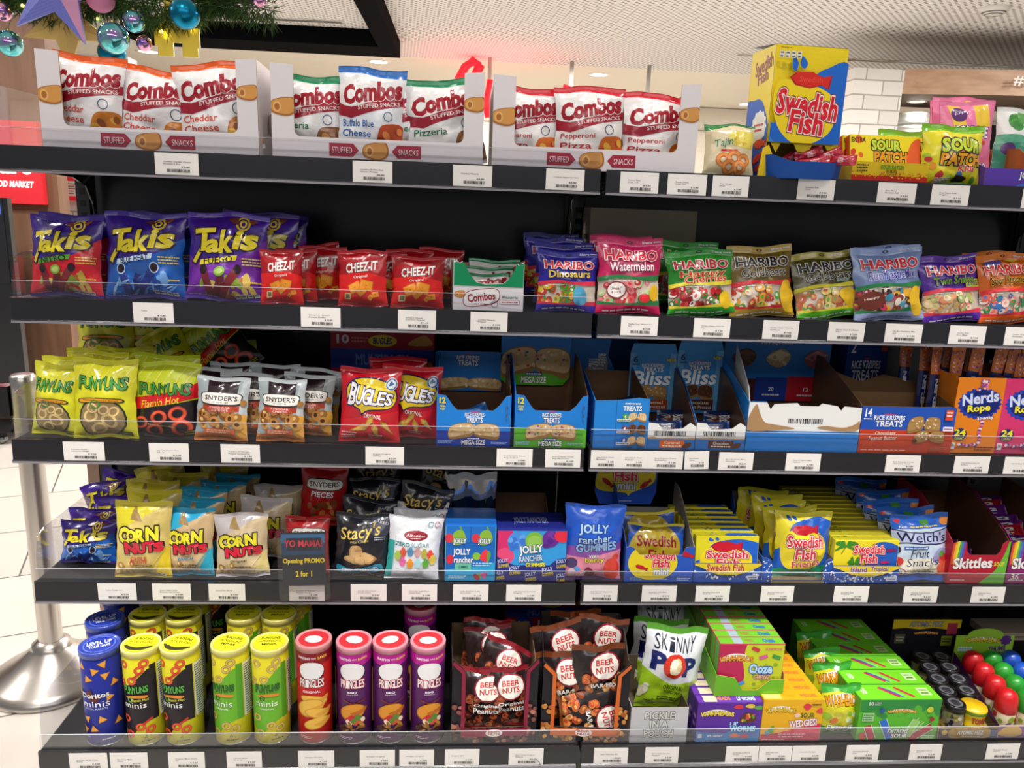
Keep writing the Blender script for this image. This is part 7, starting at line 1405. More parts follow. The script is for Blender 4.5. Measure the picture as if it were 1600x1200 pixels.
bag('funyuns','chip_bag','chip bag','yellow bag stacked on top, second from left, cut by the shelf above','yellow onion ring chip bags on the third shelf',-0.9499,0.22,1.0113,0.1264,0.1589,0.055,10,0,2,8)
bag('funyuns','chip_bag','chip bag','small looking yellow green bag slumped over on the pile','yellow onion ring chip bags on the third shelf',-0.8542,0.18,0.9907,0.1034,0.1444,0.05,10,0,-32,9)
bag('funyuns_hot','chip_bag','chip bag','spicy green bag lying tilted right on top of the pile','yellow onion ring chip bags on the third shelf',-0.7527,0.2,1.0159,0.1353,0.1535,0.05,6,0,-38,10)
bag('funyuns_hot','chip_bag','chip bag','last green bag in the dark at the right of pile','yellow onion ring chip bags on the third shelf',-0.7714,0.27,0.9207,0.1353,0.1535,0.05,4,0,-12,11)
bag('snyders','pretzel_bag','pretzel bag','silver pretzel bag at front left of the pretzel group','small pretzel bags on the third shelf',-0.7442,0.02,0.9207,0.106,0.129,0.035,9,0,3,1)
bag('snyders','pretzel_bag','pretzel bag','silver pretzel bag at front right of the pretzel group','small pretzel bags on the third shelf',-0.6266,0.022,0.9207,0.0969,0.1274,0.035,8,0,2,2)
bag('snyders','pretzel_bag','pretzel bag','silver pretzel bag showing between the two front ones','small pretzel bags on the third shelf',-0.7084,0.07,0.9207,0.106,0.129,0.035,4,0,2,3)
bag('snyders','pretzel_bag','pretzel bag','silver pretzel bag tilted right behind the front right one','small pretzel bags on the third shelf',-0.5838,0.07,0.9207,0.106,0.129,0.035,4,0,4,4)
bag('snyders','pretzel_bag','pretzel bag','silver pretzel bag standing behind front left one','small pretzel bags on the third shelf',-0.7767,0.11,0.9207,0.106,0.129,0.035,4,0,0,5)
bag('snyders','pretzel_bag','pretzel bag','pretzel bag in second row back, pale rim at top left','small pretzel bags on the third shelf',-0.7565,0.17,0.9207,0.106,0.129,0.035,4,0,0,6)
bag('snyders','pretzel_bag','pretzel bag','pretzel bag second row back behind front right one','small pretzel bags on the third shelf',-0.6658,0.16,0.9207,0.106,0.129,0.035,4,0,0,7)
bag('snyders','pretzel_bag','pretzel bag','pretzel bag in shade at right edge of the group','small pretzel bags on the third shelf',-0.5799,0.13,0.9207,0.106,0.129,0.035,4,0,6,8)
bag('snyders','pretzel_bag','pretzel bag','rearmost pretzel bag, highest pale rim','small pretzel bags on the third shelf',-0.7697,0.235,0.9207,0.106,0.129,0.035,4,0,-2,9)
bag('bugles','snack_bag','snack bag','red corn snack bag with yellow bubble, front one','red corn snack bags on the third shelf',-0.4485,0.03,0.9207,0.1261,0.1524,0.05,6,-3,1,1)
bag('bugles','snack_bag','snack bag','red corn snack bag set back at right of the front one','red corn snack bags on the third shelf',-0.3709,0.065,0.9207,0.1261,0.1524,0.05,5,0,3,2)
bag('bugles','snack_bag','snack bag','dark red corn snack bag in the third row behind both','red corn snack bags on the third shelf',-0.4011,0.16,0.9207,0.1261,0.1524,0.05,3,0,0,3)
carton('bugle_multi','multipack_carton','carton','red and blue multipack carton standing behind red corn snacks',None,-0.4437,0.25,0.9207,0.2361,0.1911,0.09,0,0,0)
mega_tray('blue cereal bar display box with dark blue foot, left of the green footed one',-0.2353,0.012,0.9207,0.1513,0.1081,-0.011,0.151,0.0692,0.1604,False)
mega_tray('blue cereal bar display box with green foot and raised header',-0.0771,0.012,0.9207,0.1493,0.1114,-0.0168,0.1589,0.0862,0.2281,True)
variety_tray(0.0694,0.012,0.9207,0.1138,0.1037)
torn_box(-0.0088,0.25,0.9207,0.111,0.1907)
bliss_tray('light blue bar display with orange label, left of its brown twin',0.177,0.012,0.9207,0.1002,0.0581,-0.0015,0.1086,0.191,'caramel')
bliss_tray('light blue bar display with brown label, next to big white tray',0.2812,0.012,0.9207,0.1052,0.0601,0.0028,0.1064,0.1997,'choc')
mini_tray(0.4574,0.012,0.9207,0.2431,0.105,-0.1038,0.1549,0.2293)
carton('rk_back_box','cereal_bar_carton','cereal bar box','dark blue cereal bar carton standing at the back in the gap',None,0.7073,0.25,0.9207,0.1109,0.2106,0.08,0,8,0)
open_carton(0.6839,0.012,0.9207,0.2055,0.1013)
rope_tray('orange candy rope display box, left of the pink one',0.8381,0.02,0.9207,0.1055,0.1665,0)
rope_tray('pink candy rope display box at right end of third shelf',0.9444,0.02,0.9207,0.1064,0.1661,1)
# fourth shelf
bag('takis_blue','chip_bag','chip bag','small purple and blue chip bag at left end of fourth shelf','small purple chip bags on the fourth shelf',-1.0594,0.09,0.6171,0.1208,0.094,0.045,10,-2,0,11)
bag('takis_fuego','chip_bag','chip bag','small purple chip bag behind the front left one','small purple chip bags on the fourth shelf',-1.0692,0.155,0.6193,0.1208,0.094,0.045,5,0,0,12)
bag('takis_fuego','chip_bag','chip bag','small purple chip bag deeper behind the yellow corn bag','small purple chip bags on the fourth shelf',-1.0345,0.2,0.6296,0.1208,0.094,0.045,5,0,0,13)
bag('takis_fuego','chip_bag','chip bag','purple chip bag propped tilted at the back left','small purple chip bags on the fourth shelf',-1.078,0.27,0.643,0.1208,0.094,0.045,5,0,-14,14)
bag('takis_fuego','chip_bag','chip bag','purple chip bag slanting up to right at the very back','small purple chip bags on the fourth shelf',-1.0753,0.3,0.6544,0.1208,0.094,0.045,5,0,12,15)
bag('corn_chile','corn_nut_bag','corn nut bag','yellow topped toasted corn bag, front left of three','toasted corn bags on the fourth shelf',-0.9183,0.025,0.6171,0.117,0.162,0.04,8,0,1,1)
bag('corn_ranch','corn_nut_bag','corn nut bag','blue topped toasted corn bag between yellow and grey ones','toasted corn bags on the fourth shelf',-0.8277,0.035,0.6171,0.1029,0.1455,0.04,8,0,1,2)
bag('corn_original','corn_nut_bag','corn nut bag','grey topped toasted corn bag, front right of three','toasted corn bags on the fourth shelf',-0.7151,0.03,0.6171,0.1129,0.1371,0.04,9,0,-2,3)
bag('corn_chile','corn_nut_bag','corn nut bag','yellow toasted corn bag just behind front yellow one','toasted corn bags on the fourth shelf',-0.9232,0.1,0.6171,0.117,0.162,0.04,5,0,1,4)
bag('corn_chile','corn_nut_bag','corn nut bag','yellow toasted corn bag third in its row','toasted corn bags on the fourth shelf',-0.9488,0.16,0.6171,0.117,0.162,0.04,5,0,1,5)
bag('corn_chile','corn_nut_bag','corn nut bag','yellow toasted corn bag fourth in row, shiny rim','toasted corn bags on the fourth shelf',-0.9043,0.21,0.6171,0.117,0.162,0.04,5,0,2,6)
bag('corn_chile','corn_nut_bag','corn nut bag','yellow corn bag slanting at the back left of the pile','toasted corn bags on the fourth shelf',-0.9369,0.27,0.6189,0.117,0.162,0.04,5,0,-14,7)
bag('corn_chile','corn_nut_bag','corn nut bag','yellow corn bag standing in shade at the back','toasted corn bags on the fourth shelf',-0.8366,0.3,0.6171,0.117,0.162,0.04,5,0,2,8)
bag('corn_ranch','corn_nut_bag','corn nut bag','blue toasted corn bag just behind front blue one','toasted corn bags on the fourth shelf',-0.8305,0.1,0.6171,0.1029,0.1455,0.04,5,0,3,4)
bag('corn_ranch','corn_nut_bag','corn nut bag','blue toasted corn bag third in its row','toasted corn bags on the fourth shelf',-0.8416,0.16,0.6171,0.1029,0.1455,0.04,5,0,3,5)
bag('corn_ranch','corn_nut_bag','corn nut bag','blue toasted corn bag fourth in row','toasted corn bags on the fourth shelf',-0.811,0.2,0.6171,0.1029,0.1455,0.04,5,0,3,6)
bag('corn_ranch','corn_nut_bag','corn nut bag','blue toasted corn bag rearmost, brightest blue rim','toasted corn bags on the fourth shelf',-0.7876,0.25,0.6171,0.1029,0.1455,0.04,5,0,1,7)
bag('corn_original','corn_nut_bag','corn nut bag','grey toasted corn bag behind front grey one','toasted corn bags on the fourth shelf',-0.6934,0.11,0.625,0.1129,0.1371,0.04,5,0,4,4)
bag('corn_original','corn_nut_bag','corn nut bag','grey toasted corn bag rearmost with pale glinting rim','toasted corn bags on the fourth shelf',-0.6789,0.2,0.6196,0.1129,0.1371,0.04,5,0,0,5)
bag('snyders_red','pretzel_bag','pretzel bag','red pretzel pieces bag standing behind the promotion card','red pretzel piece bags on the fourth shelf',-0.5843,0.05,0.6171,0.0951,0.1242,0.04,8,0,0,1)
bag('snyders_red','pretzel_bag','pretzel bag','dark red pretzel pieces bag stacked higher at the back','red pretzel piece bags on the fourth shelf',-0.5713,0.16,0.6792,0.1065,0.1391,0.0448,4,0,3,2)
promo_card(-0.5774,-0.012,0.5859,0.1056,0.1595)
bag('stacys','chip_bag','chip bag','black pita chip bag with blue ribbon, front one fully visible','black pita chip bags on the fourth shelf',-0.4662,0.03,0.6171,0.1206,0.139,0.05,8,0,2,1)
bag('stacys','chip_bag','chip bag','black pita chip bag slanting right just behind front one','black pita chip bags on the fourth shelf',-0.4754,0.1,0.6285,0.1206,0.139,0.05,4,0,8,2)
bag('stacys','chip_bag','chip bag','black pita chip bag standing in second row back','black pita chip bags on the fourth shelf',-0.4578,0.17,0.6512,0.1206,0.139,0.05,4,0,1,3)
bag('stacys','chip_bag','chip bag','black pita chip bag highest at back, cut by shelf above','black pita chip bags on the fourth shelf',-0.4503,0.25,0.6754,0.1206,0.139,0.05,4,0,0,4)
bag('stacys','chip_bag','chip bag','black pita chip bag behind white gummy bag, leaning right','black pita chip bags on the fourth shelf',-0.3577,0.13,0.6521,0.1206,0.139,0.05,4,0,12,5)
bag('stacys','chip_bag','chip bag','black pita chip bag lying tilted at top right of pile','black pita chip bags on the fourth shelf',-0.3312,0.21,0.6968,0.1206,0.139,0.05,4,0,24,6)
bag('albanese','candy_bag','candy bag','white sugar free gummy bag at the front with coloured bears','white sugar free gummy bags',-0.3598,0.022,0.6171,0.1171,0.1358,0.04,9,0,4,1)
bag('albanese','candy_bag','candy bag','second white gummy bag close behind the front white one','white sugar free gummy bags',-0.3491,0.07,0.6171,0.1171,0.1358,0.04,5,0,2,2)
bag('albanese','candy_bag','candy bag','third white gummy bag, its grey header highest','white sugar free gummy bags',-0.3435,0.12,0.6171,0.1171,0.1358,0.04,4,0,1,3)
carton('jr_box','candy_carton','candy box','light blue hard candy carton with apples, beside white gummy bags',None,-0.2348,0.012,0.6171,0.1087,0.1269,0.1,0,0,0)
open_lid(-0.2348,0.012,0.6171,0.1087,0.1269)
carton('jr_purple','candy_carton','candy box','blue and pink gummy candy display carton with berries',None,-0.104,0.012,0.6171,0.1498,0.118,0.1,0,0,0)
board_back(-0.104,0.142,0.6171,0.1498,0.1078)
bag('jr_gummies','candy_bag','candy bag','tall blue and pink gummy candy bag at the shelf joint',None,0.027,0.022,0.6171,0.1329,0.1695,0.04,5,0,2,1)
mini_fish_tray(0.1756,0.012,0.6171,0.1508,0.0821,-0.0454,0.1463,0.1103,0.2012)
tray('candy_tray','display box','blue splash candy tray holding the stepped row of yellow cartons',None,0.3271,0.012,0.6171,0.1487,.2,0.0457,.05,.05,'2C60B8','8C8468',art=splash_front(0))
carton('sf_carton','candy_carton','candy box','yellow fish candy carton at front of the stepped carton row','yellow fish candy cartons in a stepped row',0.3265,0.018,0.6201,0.1405,0.0975,0.021,6,0,0)
carton('sf_carton','candy_carton','candy box','yellow fish candy carton, first behind the front one in stepped row','yellow fish candy cartons in a stepped row',0.3235,0.0435,0.6209,0.1405,0.0975,.021,6,0,0)
carton('sf_carton','candy_carton','candy box','yellow fish candy carton, second behind the front one in stepped row','yellow fish candy cartons in a stepped row',0.3205,0.069,0.6217,0.1405,0.0975,.021,6,0,0)
carton('sf_carton','candy_carton','candy box','yellow fish candy carton, third behind the front one in stepped row','yellow fish candy cartons in a stepped row',0.3175,0.0945,0.6225,0.1405,0.0975,.021,6,0,0)
carton('sf_carton','candy_carton','candy box','yellow fish candy carton, fourth behind the front one in stepped row','yellow fish candy cartons in a stepped row',0.3145,0.12,0.6233,0.1405,0.0975,.021,6,0,0)
carton('sf_carton','candy_carton','candy box','yellow fish candy carton, fifth behind the front one in stepped row','yellow fish candy cartons in a stepped row',0.3115,0.1455,0.6241,0.1405,0.0975,.021,6,0,0)
carton('sf_carton','candy_carton','candy box','yellow fish candy carton, sixth behind the front one in stepped row','yellow fish candy cartons in a stepped row',0.3085,0.171,0.6249,0.1405,0.0975,.021,6,0,0)
tray('candy_tray','display box','blue cut down tray around the yellow friends candy bags',None,0.4842,0.014,0.6171,0.1594,.22,0.0579,.06,.13,'2858B8','7A6C50',front=[(0,0),(1,0),(1,.75),(.97,1),(.9,.9),(.86,.1),(.16,.1),(.13,.9),(.05,1),(0,1)],art=lambda a:(a.rect(0,0,1,1,'2458B8'),a.scat(0,0,.16,.9,40,.012,.01,['F4F6FC','2868D0'],2),a.scat(.84,0,1,.9,40,.012,.01,['F4F6FC','2868D0'],3),a.rect(.14,0,.88,.22,'A89468')))
bag('sf_friends','candy_bag','candy bag','yellow fish candy bag with pink lettering, front in cut down tray','yellow friends candy bags in the cut down tray',0.5038,0.04,0.6211,0.1293,0.1479,0.045,5,-3,-1,1)
bag('sf_friends','candy_bag','candy bag','yellow candy bag second in the cut down tray','yellow friends candy bags in the cut down tray',0.495,0.085,0.6201,0.1254,0.1435,0.0436,3,0,-3,2)
bag('sf_friends','candy_bag','candy bag','yellow candy bag third in the cut down tray','yellow friends candy bags in the cut down tray',0.4873,0.125,0.6201,0.1254,0.1435,0.0436,3,0,-3,3)
bag('sf_friends','candy_bag','candy bag','pale yellow candy bag fourth in the cut down tray','yellow friends candy bags in the cut down tray',0.4849,0.165,0.6201,0.1254,0.1435,0.0436,3,0,2,4)
bag('sf_friends','candy_bag','candy bag','rearmost yellow candy bag in the cut down tray','yellow friends candy bags in the cut down tray',0.4614,0.2,0.6201,0.1254,0.1435,0.0436,3,0,4,5)
tray('candy_tray','display box','blue splash tray holding the long row of tropical cartons',None,0.6404,0.012,0.6171,0.1525,.33,0.0416,.05,.05,'2858B8','6C6440',art=splash_front(1))
carton('sf_trop','candy_carton','candy box','yellow tropical fish candy carton with palm trees, front of its row','tropical candy cartons in a long row',0.6396,0.017,0.6201,0.1466,0.0942,0.021,2,0,0)
carton('sf_trop','candy_carton','candy box','dark yellow tropical carton, second in the long row from the front','tropical candy cartons in a long row',0.6391,0.0405,0.6201,0.1466,0.0954,.021,2,0,0)
carton('sf_trop','candy_carton','candy box','dark yellow tropical carton, third in the long row from the front','tropical candy cartons in a long row',0.6386,0.064,0.6201,0.1466,0.0966,.021,2,0,0)
carton('sf_trop','candy_carton','candy box','dark yellow tropical carton, fourth in the long row from the front','tropical candy cartons in a long row',0.6381,0.0875,0.6201,0.1466,0.0978,.021,2,0,0)
carton('sf_trop','candy_carton','candy box','dark yellow tropical carton, fifth in the long row from the front','tropical candy cartons in a long row',0.6376,0.111,0.6201,0.1466,0.099,.021,2,0,0)
carton('sf_trop','candy_carton','candy box','dark yellow tropical carton, sixth in the long row from the front','tropical candy cartons in a long row',0.6371,0.1345,0.6201,0.1466,0.1002,.021,2,0,0)
carton('sf_trop','candy_carton','candy box','dark yellow tropical carton, seventh in the long row from the front','tropical candy cartons in a long row',0.6366,0.158,0.6201,0.1466,0.1014,.021,2,0,0)
carton('sf_trop','candy_carton','candy box','dark yellow tropical carton, eighth in the long row from the front','tropical candy cartons in a long row',0.6361,0.1815,0.6201,0.1466,0.1026,.021,2,0,0)
carton('sf_trop','candy_carton','candy box','dark yellow tropical carton, ninth in the long row from the front','tropical candy cartons in a long row',0.6356,0.205,0.6201,0.1466,0.1038,.021,2,0,0)
carton('sf_trop','candy_carton','candy box','dark yellow tropical carton, tenth in the long row from the front','tropical candy cartons in a long row',0.6351,0.2285,0.6201,0.1466,0.105,.021,2,0,0)
carton('sf_trop','candy_carton','candy box','dark yellow tropical carton, eleventh in the long row from the front','tropical candy cartons in a long row',0.6346,0.252,0.6201,0.1466,0.1062,.021,2,0,0)
carton('sf_trop','candy_carton','candy box','dark yellow tropical carton, twelfth in the long row from the front','tropical candy cartons in a long row',0.6341,0.2755,0.6201,0.1466,0.1074,.021,2,0,0)
carton('sf_trop','candy_carton','candy box','dark yellow tropical carton, thirteenth in the long row from the front','tropical candy cartons in a long row',0.6336,0.299,0.6201,0.1466,0.1086,.021,2,0,0)
bag('welchs','fruit_snack_bag','fruit snack bag','blue and white fruit snack bag standing at the front','blue fruit snack bags on the fourth shelf',0.7729,0.025,0.6171,0.1342,0.1519,0.035,9,0,-3,1)
bag('welchs','fruit_snack_bag','fruit snack bag','blue fruit snack bag second in its row','blue fruit snack bags on the fourth shelf',0.7642,0.075,0.6171,0.1342,0.1519,0.035,5,0,-3,2)
bag('welchs','fruit_snack_bag','fruit snack bag','blue fruit snack bag third in its row','blue fruit snack bags on the fourth shelf',0.7586,0.125,0.6171,0.1342,0.1519,0.035,5,0,-3,3)
bag('welchs','fruit_snack_bag','fruit snack bag','blue fruit snack bag fourth in its row','blue fruit snack bags on the fourth shelf',0.7682,0.185,0.6171,0.1342,0.1519,0.035,5,0,-2,4)
bag('welchs','fruit_snack_bag','fruit snack bag','rearmost blue fruit snack bag, top left of its row','blue fruit snack bags on the fourth shelf',0.746,0.265,0.6171,0.1342,0.1519,0.035,5,0,2,5)
skittle_tray('red and green candy display tray with rainbow, left of purple one',0.8974,0.012,0.6171,0.1342,0.1016,1)
skittle_tray('purple candy display tray at right end of fourth shelf',1.0354,0.012,0.6171,0.1356,0.1028,0)
# bottom shelf
can('doritos_can','snack_can','snack can','blue tortilla chip can with orange triangles, front left corner','tall snack cans on the bottom shelf',-0.9718,-0.075,0.3135,0.037,0.2094,4,20)
can('doritos_can','snack_can','snack can','blue tortilla chip can second in its row, grey lid','tall snack cans on the bottom shelf',-1.0039,0.022,0.3135,0.037,0.2094,0,30)
can('doritos_can','snack_can','snack can','blue tortilla chip can third in its row, at the back','tall snack cans on the bottom shelf',-1.0204,0.135,0.3135,0.037,0.2094,0,60)
can('fun_hot_can','snack_can','snack can','yellow and black spicy can, left of the pair','tall snack cans on the bottom shelf',-0.8911,-0.075,0.3135,0.0365,0.2117,-3,0)
can('fun_hot_can','snack_can','snack can','yellow and black spicy can, right of the pair, nutrition panel showing','tall snack cans on the bottom shelf',-0.815,-0.075,0.3135,0.0365,0.2117,-12,0)
can('fun_hot_can','snack_can','snack can','dark lidded yellow can behind the left spicy one','tall snack cans on the bottom shelf',-0.9226,0.04,0.3135,0.0365,0.2117,0,0)
can('fun_hot_can','snack_can','snack can','dark lidded yellow can behind the right spicy one','tall snack cans on the bottom shelf',-0.848,0.04,0.3135,0.0365,0.2117,0,0)
can('fun_hot_can','snack_can','snack can','yellow can third back behind left spicy one, lid in shade','tall snack cans on the bottom shelf',-0.9335,0.135,0.3135,0.0365,0.2117,0,0)
can('fun_hot_can','snack_can','snack can','yellow can third back behind the right spicy one','tall snack cans on the bottom shelf',-0.8549,0.11,0.3135,0.0365,0.2117,0,0)
can('fun_hot_can','snack_can','snack can','tall yellow can deep at the back beside green ones','tall snack cans on the bottom shelf',-0.8222,0.175,0.3135,0.0365,0.2117,0,0)
can('fun_green_can','snack_can','snack can','yellow and green can with onion rings, left of the pair','tall snack cans on the bottom shelf',-0.7166,-0.075,0.3135,0.036,0.2138,-14,0)
can('fun_green_can','snack_can','snack can','yellow and green can with onion rings, right of the pair','tall snack cans on the bottom shelf',-0.6381,-0.075,0.3135,0.036,0.2138,3,0)
can('fun_green_can','snack_can','snack can','green can with dark lid behind the left green one','tall snack cans on the bottom shelf',-0.7207,0.04,0.3135,0.036,0.2138,0,0)
can('fun_green_can','snack_can','snack can','green can with dark lid behind the right green one','tall snack cans on the bottom shelf',-0.6462,0.04,0.3135,0.036,0.2138,0,0)
can('fun_green_can','snack_can','snack can','green can third back behind left one','tall snack cans on the bottom shelf',-0.7144,0.135,0.3135,0.036,0.2138,0,0)
can('fun_green_can','snack_can','snack can','green can third back behind right one','tall snack cans on the bottom shelf',-0.6272,0.115,0.3135,0.036,0.2138,0,0)
can('pring_red','snack_can','snack can','red potato chip can with pink lid, left of three purple cans','tall snack cans on the bottom shelf',-0.5498,-0.075,0.3135,0.035,0.2214,0,-8)
can('pring_bbq','snack_can','snack can','purple potato chip can next to the red one','tall snack cans on the bottom shelf',-0.4686,-0.077,0.3135,0.035,0.2197,0,160)
can('pring_bbq','snack_can','snack can','purple potato chip can in the middle of the purple three','tall snack cans on the bottom shelf',-0.3951,-0.077,0.3135,0.035,0.2197,6,200)
can('pring_bbq','snack_can','snack can','purple potato chip can at the right of the purple three','tall snack cans on the bottom shelf',-0.3185,-0.077,0.3135,0.035,0.2197,9,-10)
can('pring_bbq','snack_can','snack can','purple potato chip can standing behind the right purple one','tall snack cans on the bottom shelf',-0.3425,0.07,0.3135,0.035,0.2197,0,60)
nut_tray('dark red bordered peanut display box on the bottom shelf',-0.179,-0.107,0.3135,0.1768,0.1929,0.1783,0)
nut_tray('orange bordered nut mix display box on the bottom shelf',0.0088,-0.107,0.3135,0.1798,0.1835,0.2037,1)
carton('bugle_multi','multipack_carton','carton','red and blue multipack carton in shade behind the nut boxes',None,-0.0195,0.275,0.3135,0.2314,0.1208,0.08,0,0,0)
tray('pouch_tray','display box','grey white tray with outlined black lettering under popcorn bag',None,0.1671,-0.113,0.3135,0.1215,.17,0.0838,.075,.10,'C8C8CC','6A5C48',art=pickle_front)
bag('skinnypop','popcorn_bag','popcorn bag','white and green popcorn bag standing in the grey tray','popcorn bags on the bottom shelf',0.1949,-0.045,0.3485,0.1356,0.1905,0.055,4,0,6,1)
bag('skinnypop','popcorn_bag','popcorn bag','popcorn bag in shade second behind the front one','popcorn bags on the bottom shelf',0.1973,0.065,0.3135,0.1289,0.181,0.0522,3,0,4,2)
bag('skinnypop','popcorn_bag','popcorn bag','popcorn bag rearmost, tilted top in the dark','popcorn bags on the bottom shelf',0.2308,0.155,0.3135,0.1289,0.181,0.0522,3,0,3,3)
carton('worms','candy_carton','candy box','purple worm candy carton at the front, left of yellow one','purple worm candy cartons',0.3156,-0.115,0.3135,0.1394,0.0948,0.026,0,0,0)
carton('worms','candy_carton','candy box','purple worm candy carton, second from front','purple worm candy cartons',0.3146,-0.0875,0.3135,0.1394,0.0948,.026,0,0,0)
carton('worms','candy_carton','candy box','purple worm candy carton, third from front','purple worm candy cartons',0.3136,-0.06,0.3135,0.1394,0.0948,.026,0,0,0)
carton('worms','candy_carton','candy box','purple worm candy carton, fourth from front','purple worm candy cartons',0.3126,-0.0325,0.3135,0.1394,0.0948,.026,0,0,0)
carton('worms','candy_carton','candy box','purple worm candy carton, fifth from front','purple worm candy cartons',0.3116,-0.005,0.3135,0.1394,0.0948,.026,0,0,0)
carton('worms','candy_carton','candy box','purple worm candy carton, sixth from front','purple worm candy cartons',0.3106,0.0225,0.3135,0.1394,0.0948,.026,0,0,0)
carton('worms','candy_carton','candy box','purple worm candy carton, seventh from front','purple worm candy cartons',0.3096,0.05,0.3135,0.1394,0.0948,.026,0,0,0)
carton('worms','candy_carton','candy box','purple worm candy carton, eighth from front','purple worm candy cartons',0.3086,0.0775,0.3135,0.1394,0.0948,.026,0,0,0)
carton('worms','candy_carton','candy box','purple worm candy carton, ninth from front','purple worm candy cartons',0.3076,0.105,0.3135,0.1394,0.0948,.026,0,0,0)
carton('wedgies','candy_carton','candy box','yellow and pink wedge candy carton at front, beside purple one','yellow wedge candy cartons',0.4526,-0.113,0.3135,0.1313,0.1,0.026,0,0,0)
carton('wedgies','candy_carton','candy box','yellow wedge candy carton, second from front','yellow wedge candy cartons',0.4516,-0.0855,0.3135,0.1313,0.1,.026,0,0,0)
carton('wedgies','candy_carton','candy box','yellow wedge candy carton, third from front','yellow wedge candy cartons',0.4506,-0.058,0.3135,0.1313,0.1,.026,0,0,0)
carton('wedgies','candy_carton','candy box','yellow wedge candy carton, fourth from front','yellow wedge candy cartons',0.4496,-0.0305,0.3135,0.1313,0.1,.026,0,0,0)
carton('wedgies','candy_carton','candy box','yellow wedge candy carton, fifth from front','yellow wedge candy cartons',0.4486,-0.003,0.3135,0.1313,0.1,.026,0,0,0)
carton('wedgies','candy_carton','candy box','yellow wedge candy carton, sixth from front','yellow wedge candy cartons',0.4476,0.0245,0.3135,0.1313,0.1,.026,0,0,0)
carton('wedgies','candy_carton','candy box','yellow wedge candy carton, seventh from front','yellow wedge candy cartons',0.4466,0.052,0.3135,0.1313,0.1,.026,0,0,0)
carton('wedgies','candy_carton','candy box','yellow wedge candy carton, eighth from front','yellow wedge candy cartons',0.4456,0.0795,0.3135,0.1313,0.1,.026,0,0,0)
carton('wedgies','candy_carton','candy box','yellow wedge candy carton, ninth from front','yellow wedge candy cartons',0.4446,0.107,0.3135,0.1313,0.1,.026,0,0,0)
carton('wedgies','candy_carton','candy box','yellow wedge candy carton, tenth from front','yellow wedge candy cartons',0.4436,0.1345,0.3135,0.1313,0.1,.026,0,0,0)
tray('candy_tray','display box','bright green tray of pink cartons stacked on the purple cartons',None,0.3597,-0.095,0.4103,0.1485,.24,0.0386,.08,.09,'6CB828','C89A5C',front=[(0,0),(1,0),(1,1),(.8,1),(.62,.35),(.4,.35),(.28,1.1),(0,1.3)])
carton('ooze','candy_carton','candy box','pink and lime candy carton at the front in the green stacked tray','pink and lime cartons in the green tray',0.3597,-0.089,0.4133,0.1405,0.1152,.026,0,0,0)
carton('ooze','candy_carton','candy box','pink and lime candy carton second from front in the green stacked tray','pink and lime cartons in the green tray',0.3597,-0.0615,0.4133,0.1405,0.1152,.026,0,0,0)
carton('ooze','candy_carton','candy box','pink and lime candy carton third from front in the green stacked tray','pink and lime cartons in the green tray',0.3597,-0.034,0.4133,0.1405,0.1152,.026,0,0,0)
carton('ooze','candy_carton','candy box','pink and lime candy carton fourth from front in the green stacked tray','pink and lime cartons in the green tray',0.3597,-0.0065,0.4133,0.1405,0.1152,.026,0,0,0)
carton('ooze','candy_carton','candy box','pink and lime candy carton fifth from front in the green stacked tray','pink and lime cartons in the green tray',0.3597,0.021,0.4133,0.1405,0.1152,.026,0,0,0)
carton('ooze','candy_carton','candy box','pink and lime candy carton sixth from front in the green stacked tray','pink and lime cartons in the green tray',0.3597,0.0485,0.4133,0.1405,0.1152,.026,0,0,0)
carton('ooze','candy_carton','candy box','pink and lime candy carton seventh from front in the green stacked tray','pink and lime cartons in the green tray',0.3597,0.076,0.4133,0.1405,0.1152,.026,0,0,0)
carton('ooze','candy_carton','candy box','pink and lime candy carton eighth from front in the green stacked tray','pink and lime cartons in the green tray',0.3597,0.1035,0.4133,0.1405,0.1152,.026,0,0,0)
bag('war_bag','candy_bag','candy bag','yellow and green sour candy bag at front beside the green cartons','green sour candy bags on the bottom shelf',0.5696,-0.09,0.3135,0.0888,0.1142,0.035,6,0,0,1)
bag('war_bag','candy_bag','candy bag','green topped sour candy bag second in its row','green sour candy bags on the bottom shelf',0.5932,-0.005,0.3135,0.0888,0.1142,0.035,3,0,-3,2)
bag('war_bag','candy_bag','candy bag','green topped sour candy bag third in its row','green sour candy bags on the bottom shelf',0.6032,0.055,0.3135,0.0888,0.1142,0.035,3,0,-6,3)
bag('war_bag','candy_bag','candy bag','rearmost green topped sour candy bag','green sour candy bags on the bottom shelf',0.6166,0.125,0.3135,0.0888,0.1142,0.035,3,0,-6,4)
carton('xsour','candy_carton','candy box','bright green sour candy carton with colour sticks, front of row','bright green sour candy cartons in a row',0.6883,-0.113,0.3135,0.1796,0.0984,0.052,0,0,0)
carton('xsour','candy_carton','candy box','green sour candy carton, second from front in the receding row','bright green sour candy cartons in a row',0.6863,-0.058,0.3135,0.1796,0.0984,.052,0,0,0)
carton('xsour','candy_carton','candy box','green sour candy carton, third from front in the receding row','bright green sour candy cartons in a row',0.6843,-0.003,0.3135,0.1796,0.0984,.052,0,0,0)
carton('xsour','candy_carton','candy box','green sour candy carton, fourth from front in the receding row','bright green sour candy cartons in a row',0.6823,0.052,0.3135,0.1796,0.0984,.052,0,0,0)
carton('xsour','candy_carton','candy box','green sour candy carton, fifth from front in the receding row','bright green sour candy cartons in a row',0.6803,0.107,0.3135,0.1796,0.0984,.052,0,0,0)
carton('xsour','candy_carton','candy box','green sour candy carton, sixth from front in the receding row','bright green sour candy cartons in a row',0.6783,0.162,0.3135,0.1796,0.0984,.052,0,0,0)
jar_tray(0.8515,-0.11,0.3135,0.1338,0.0244,0.0495,0.1748,0.0552,0.1345)
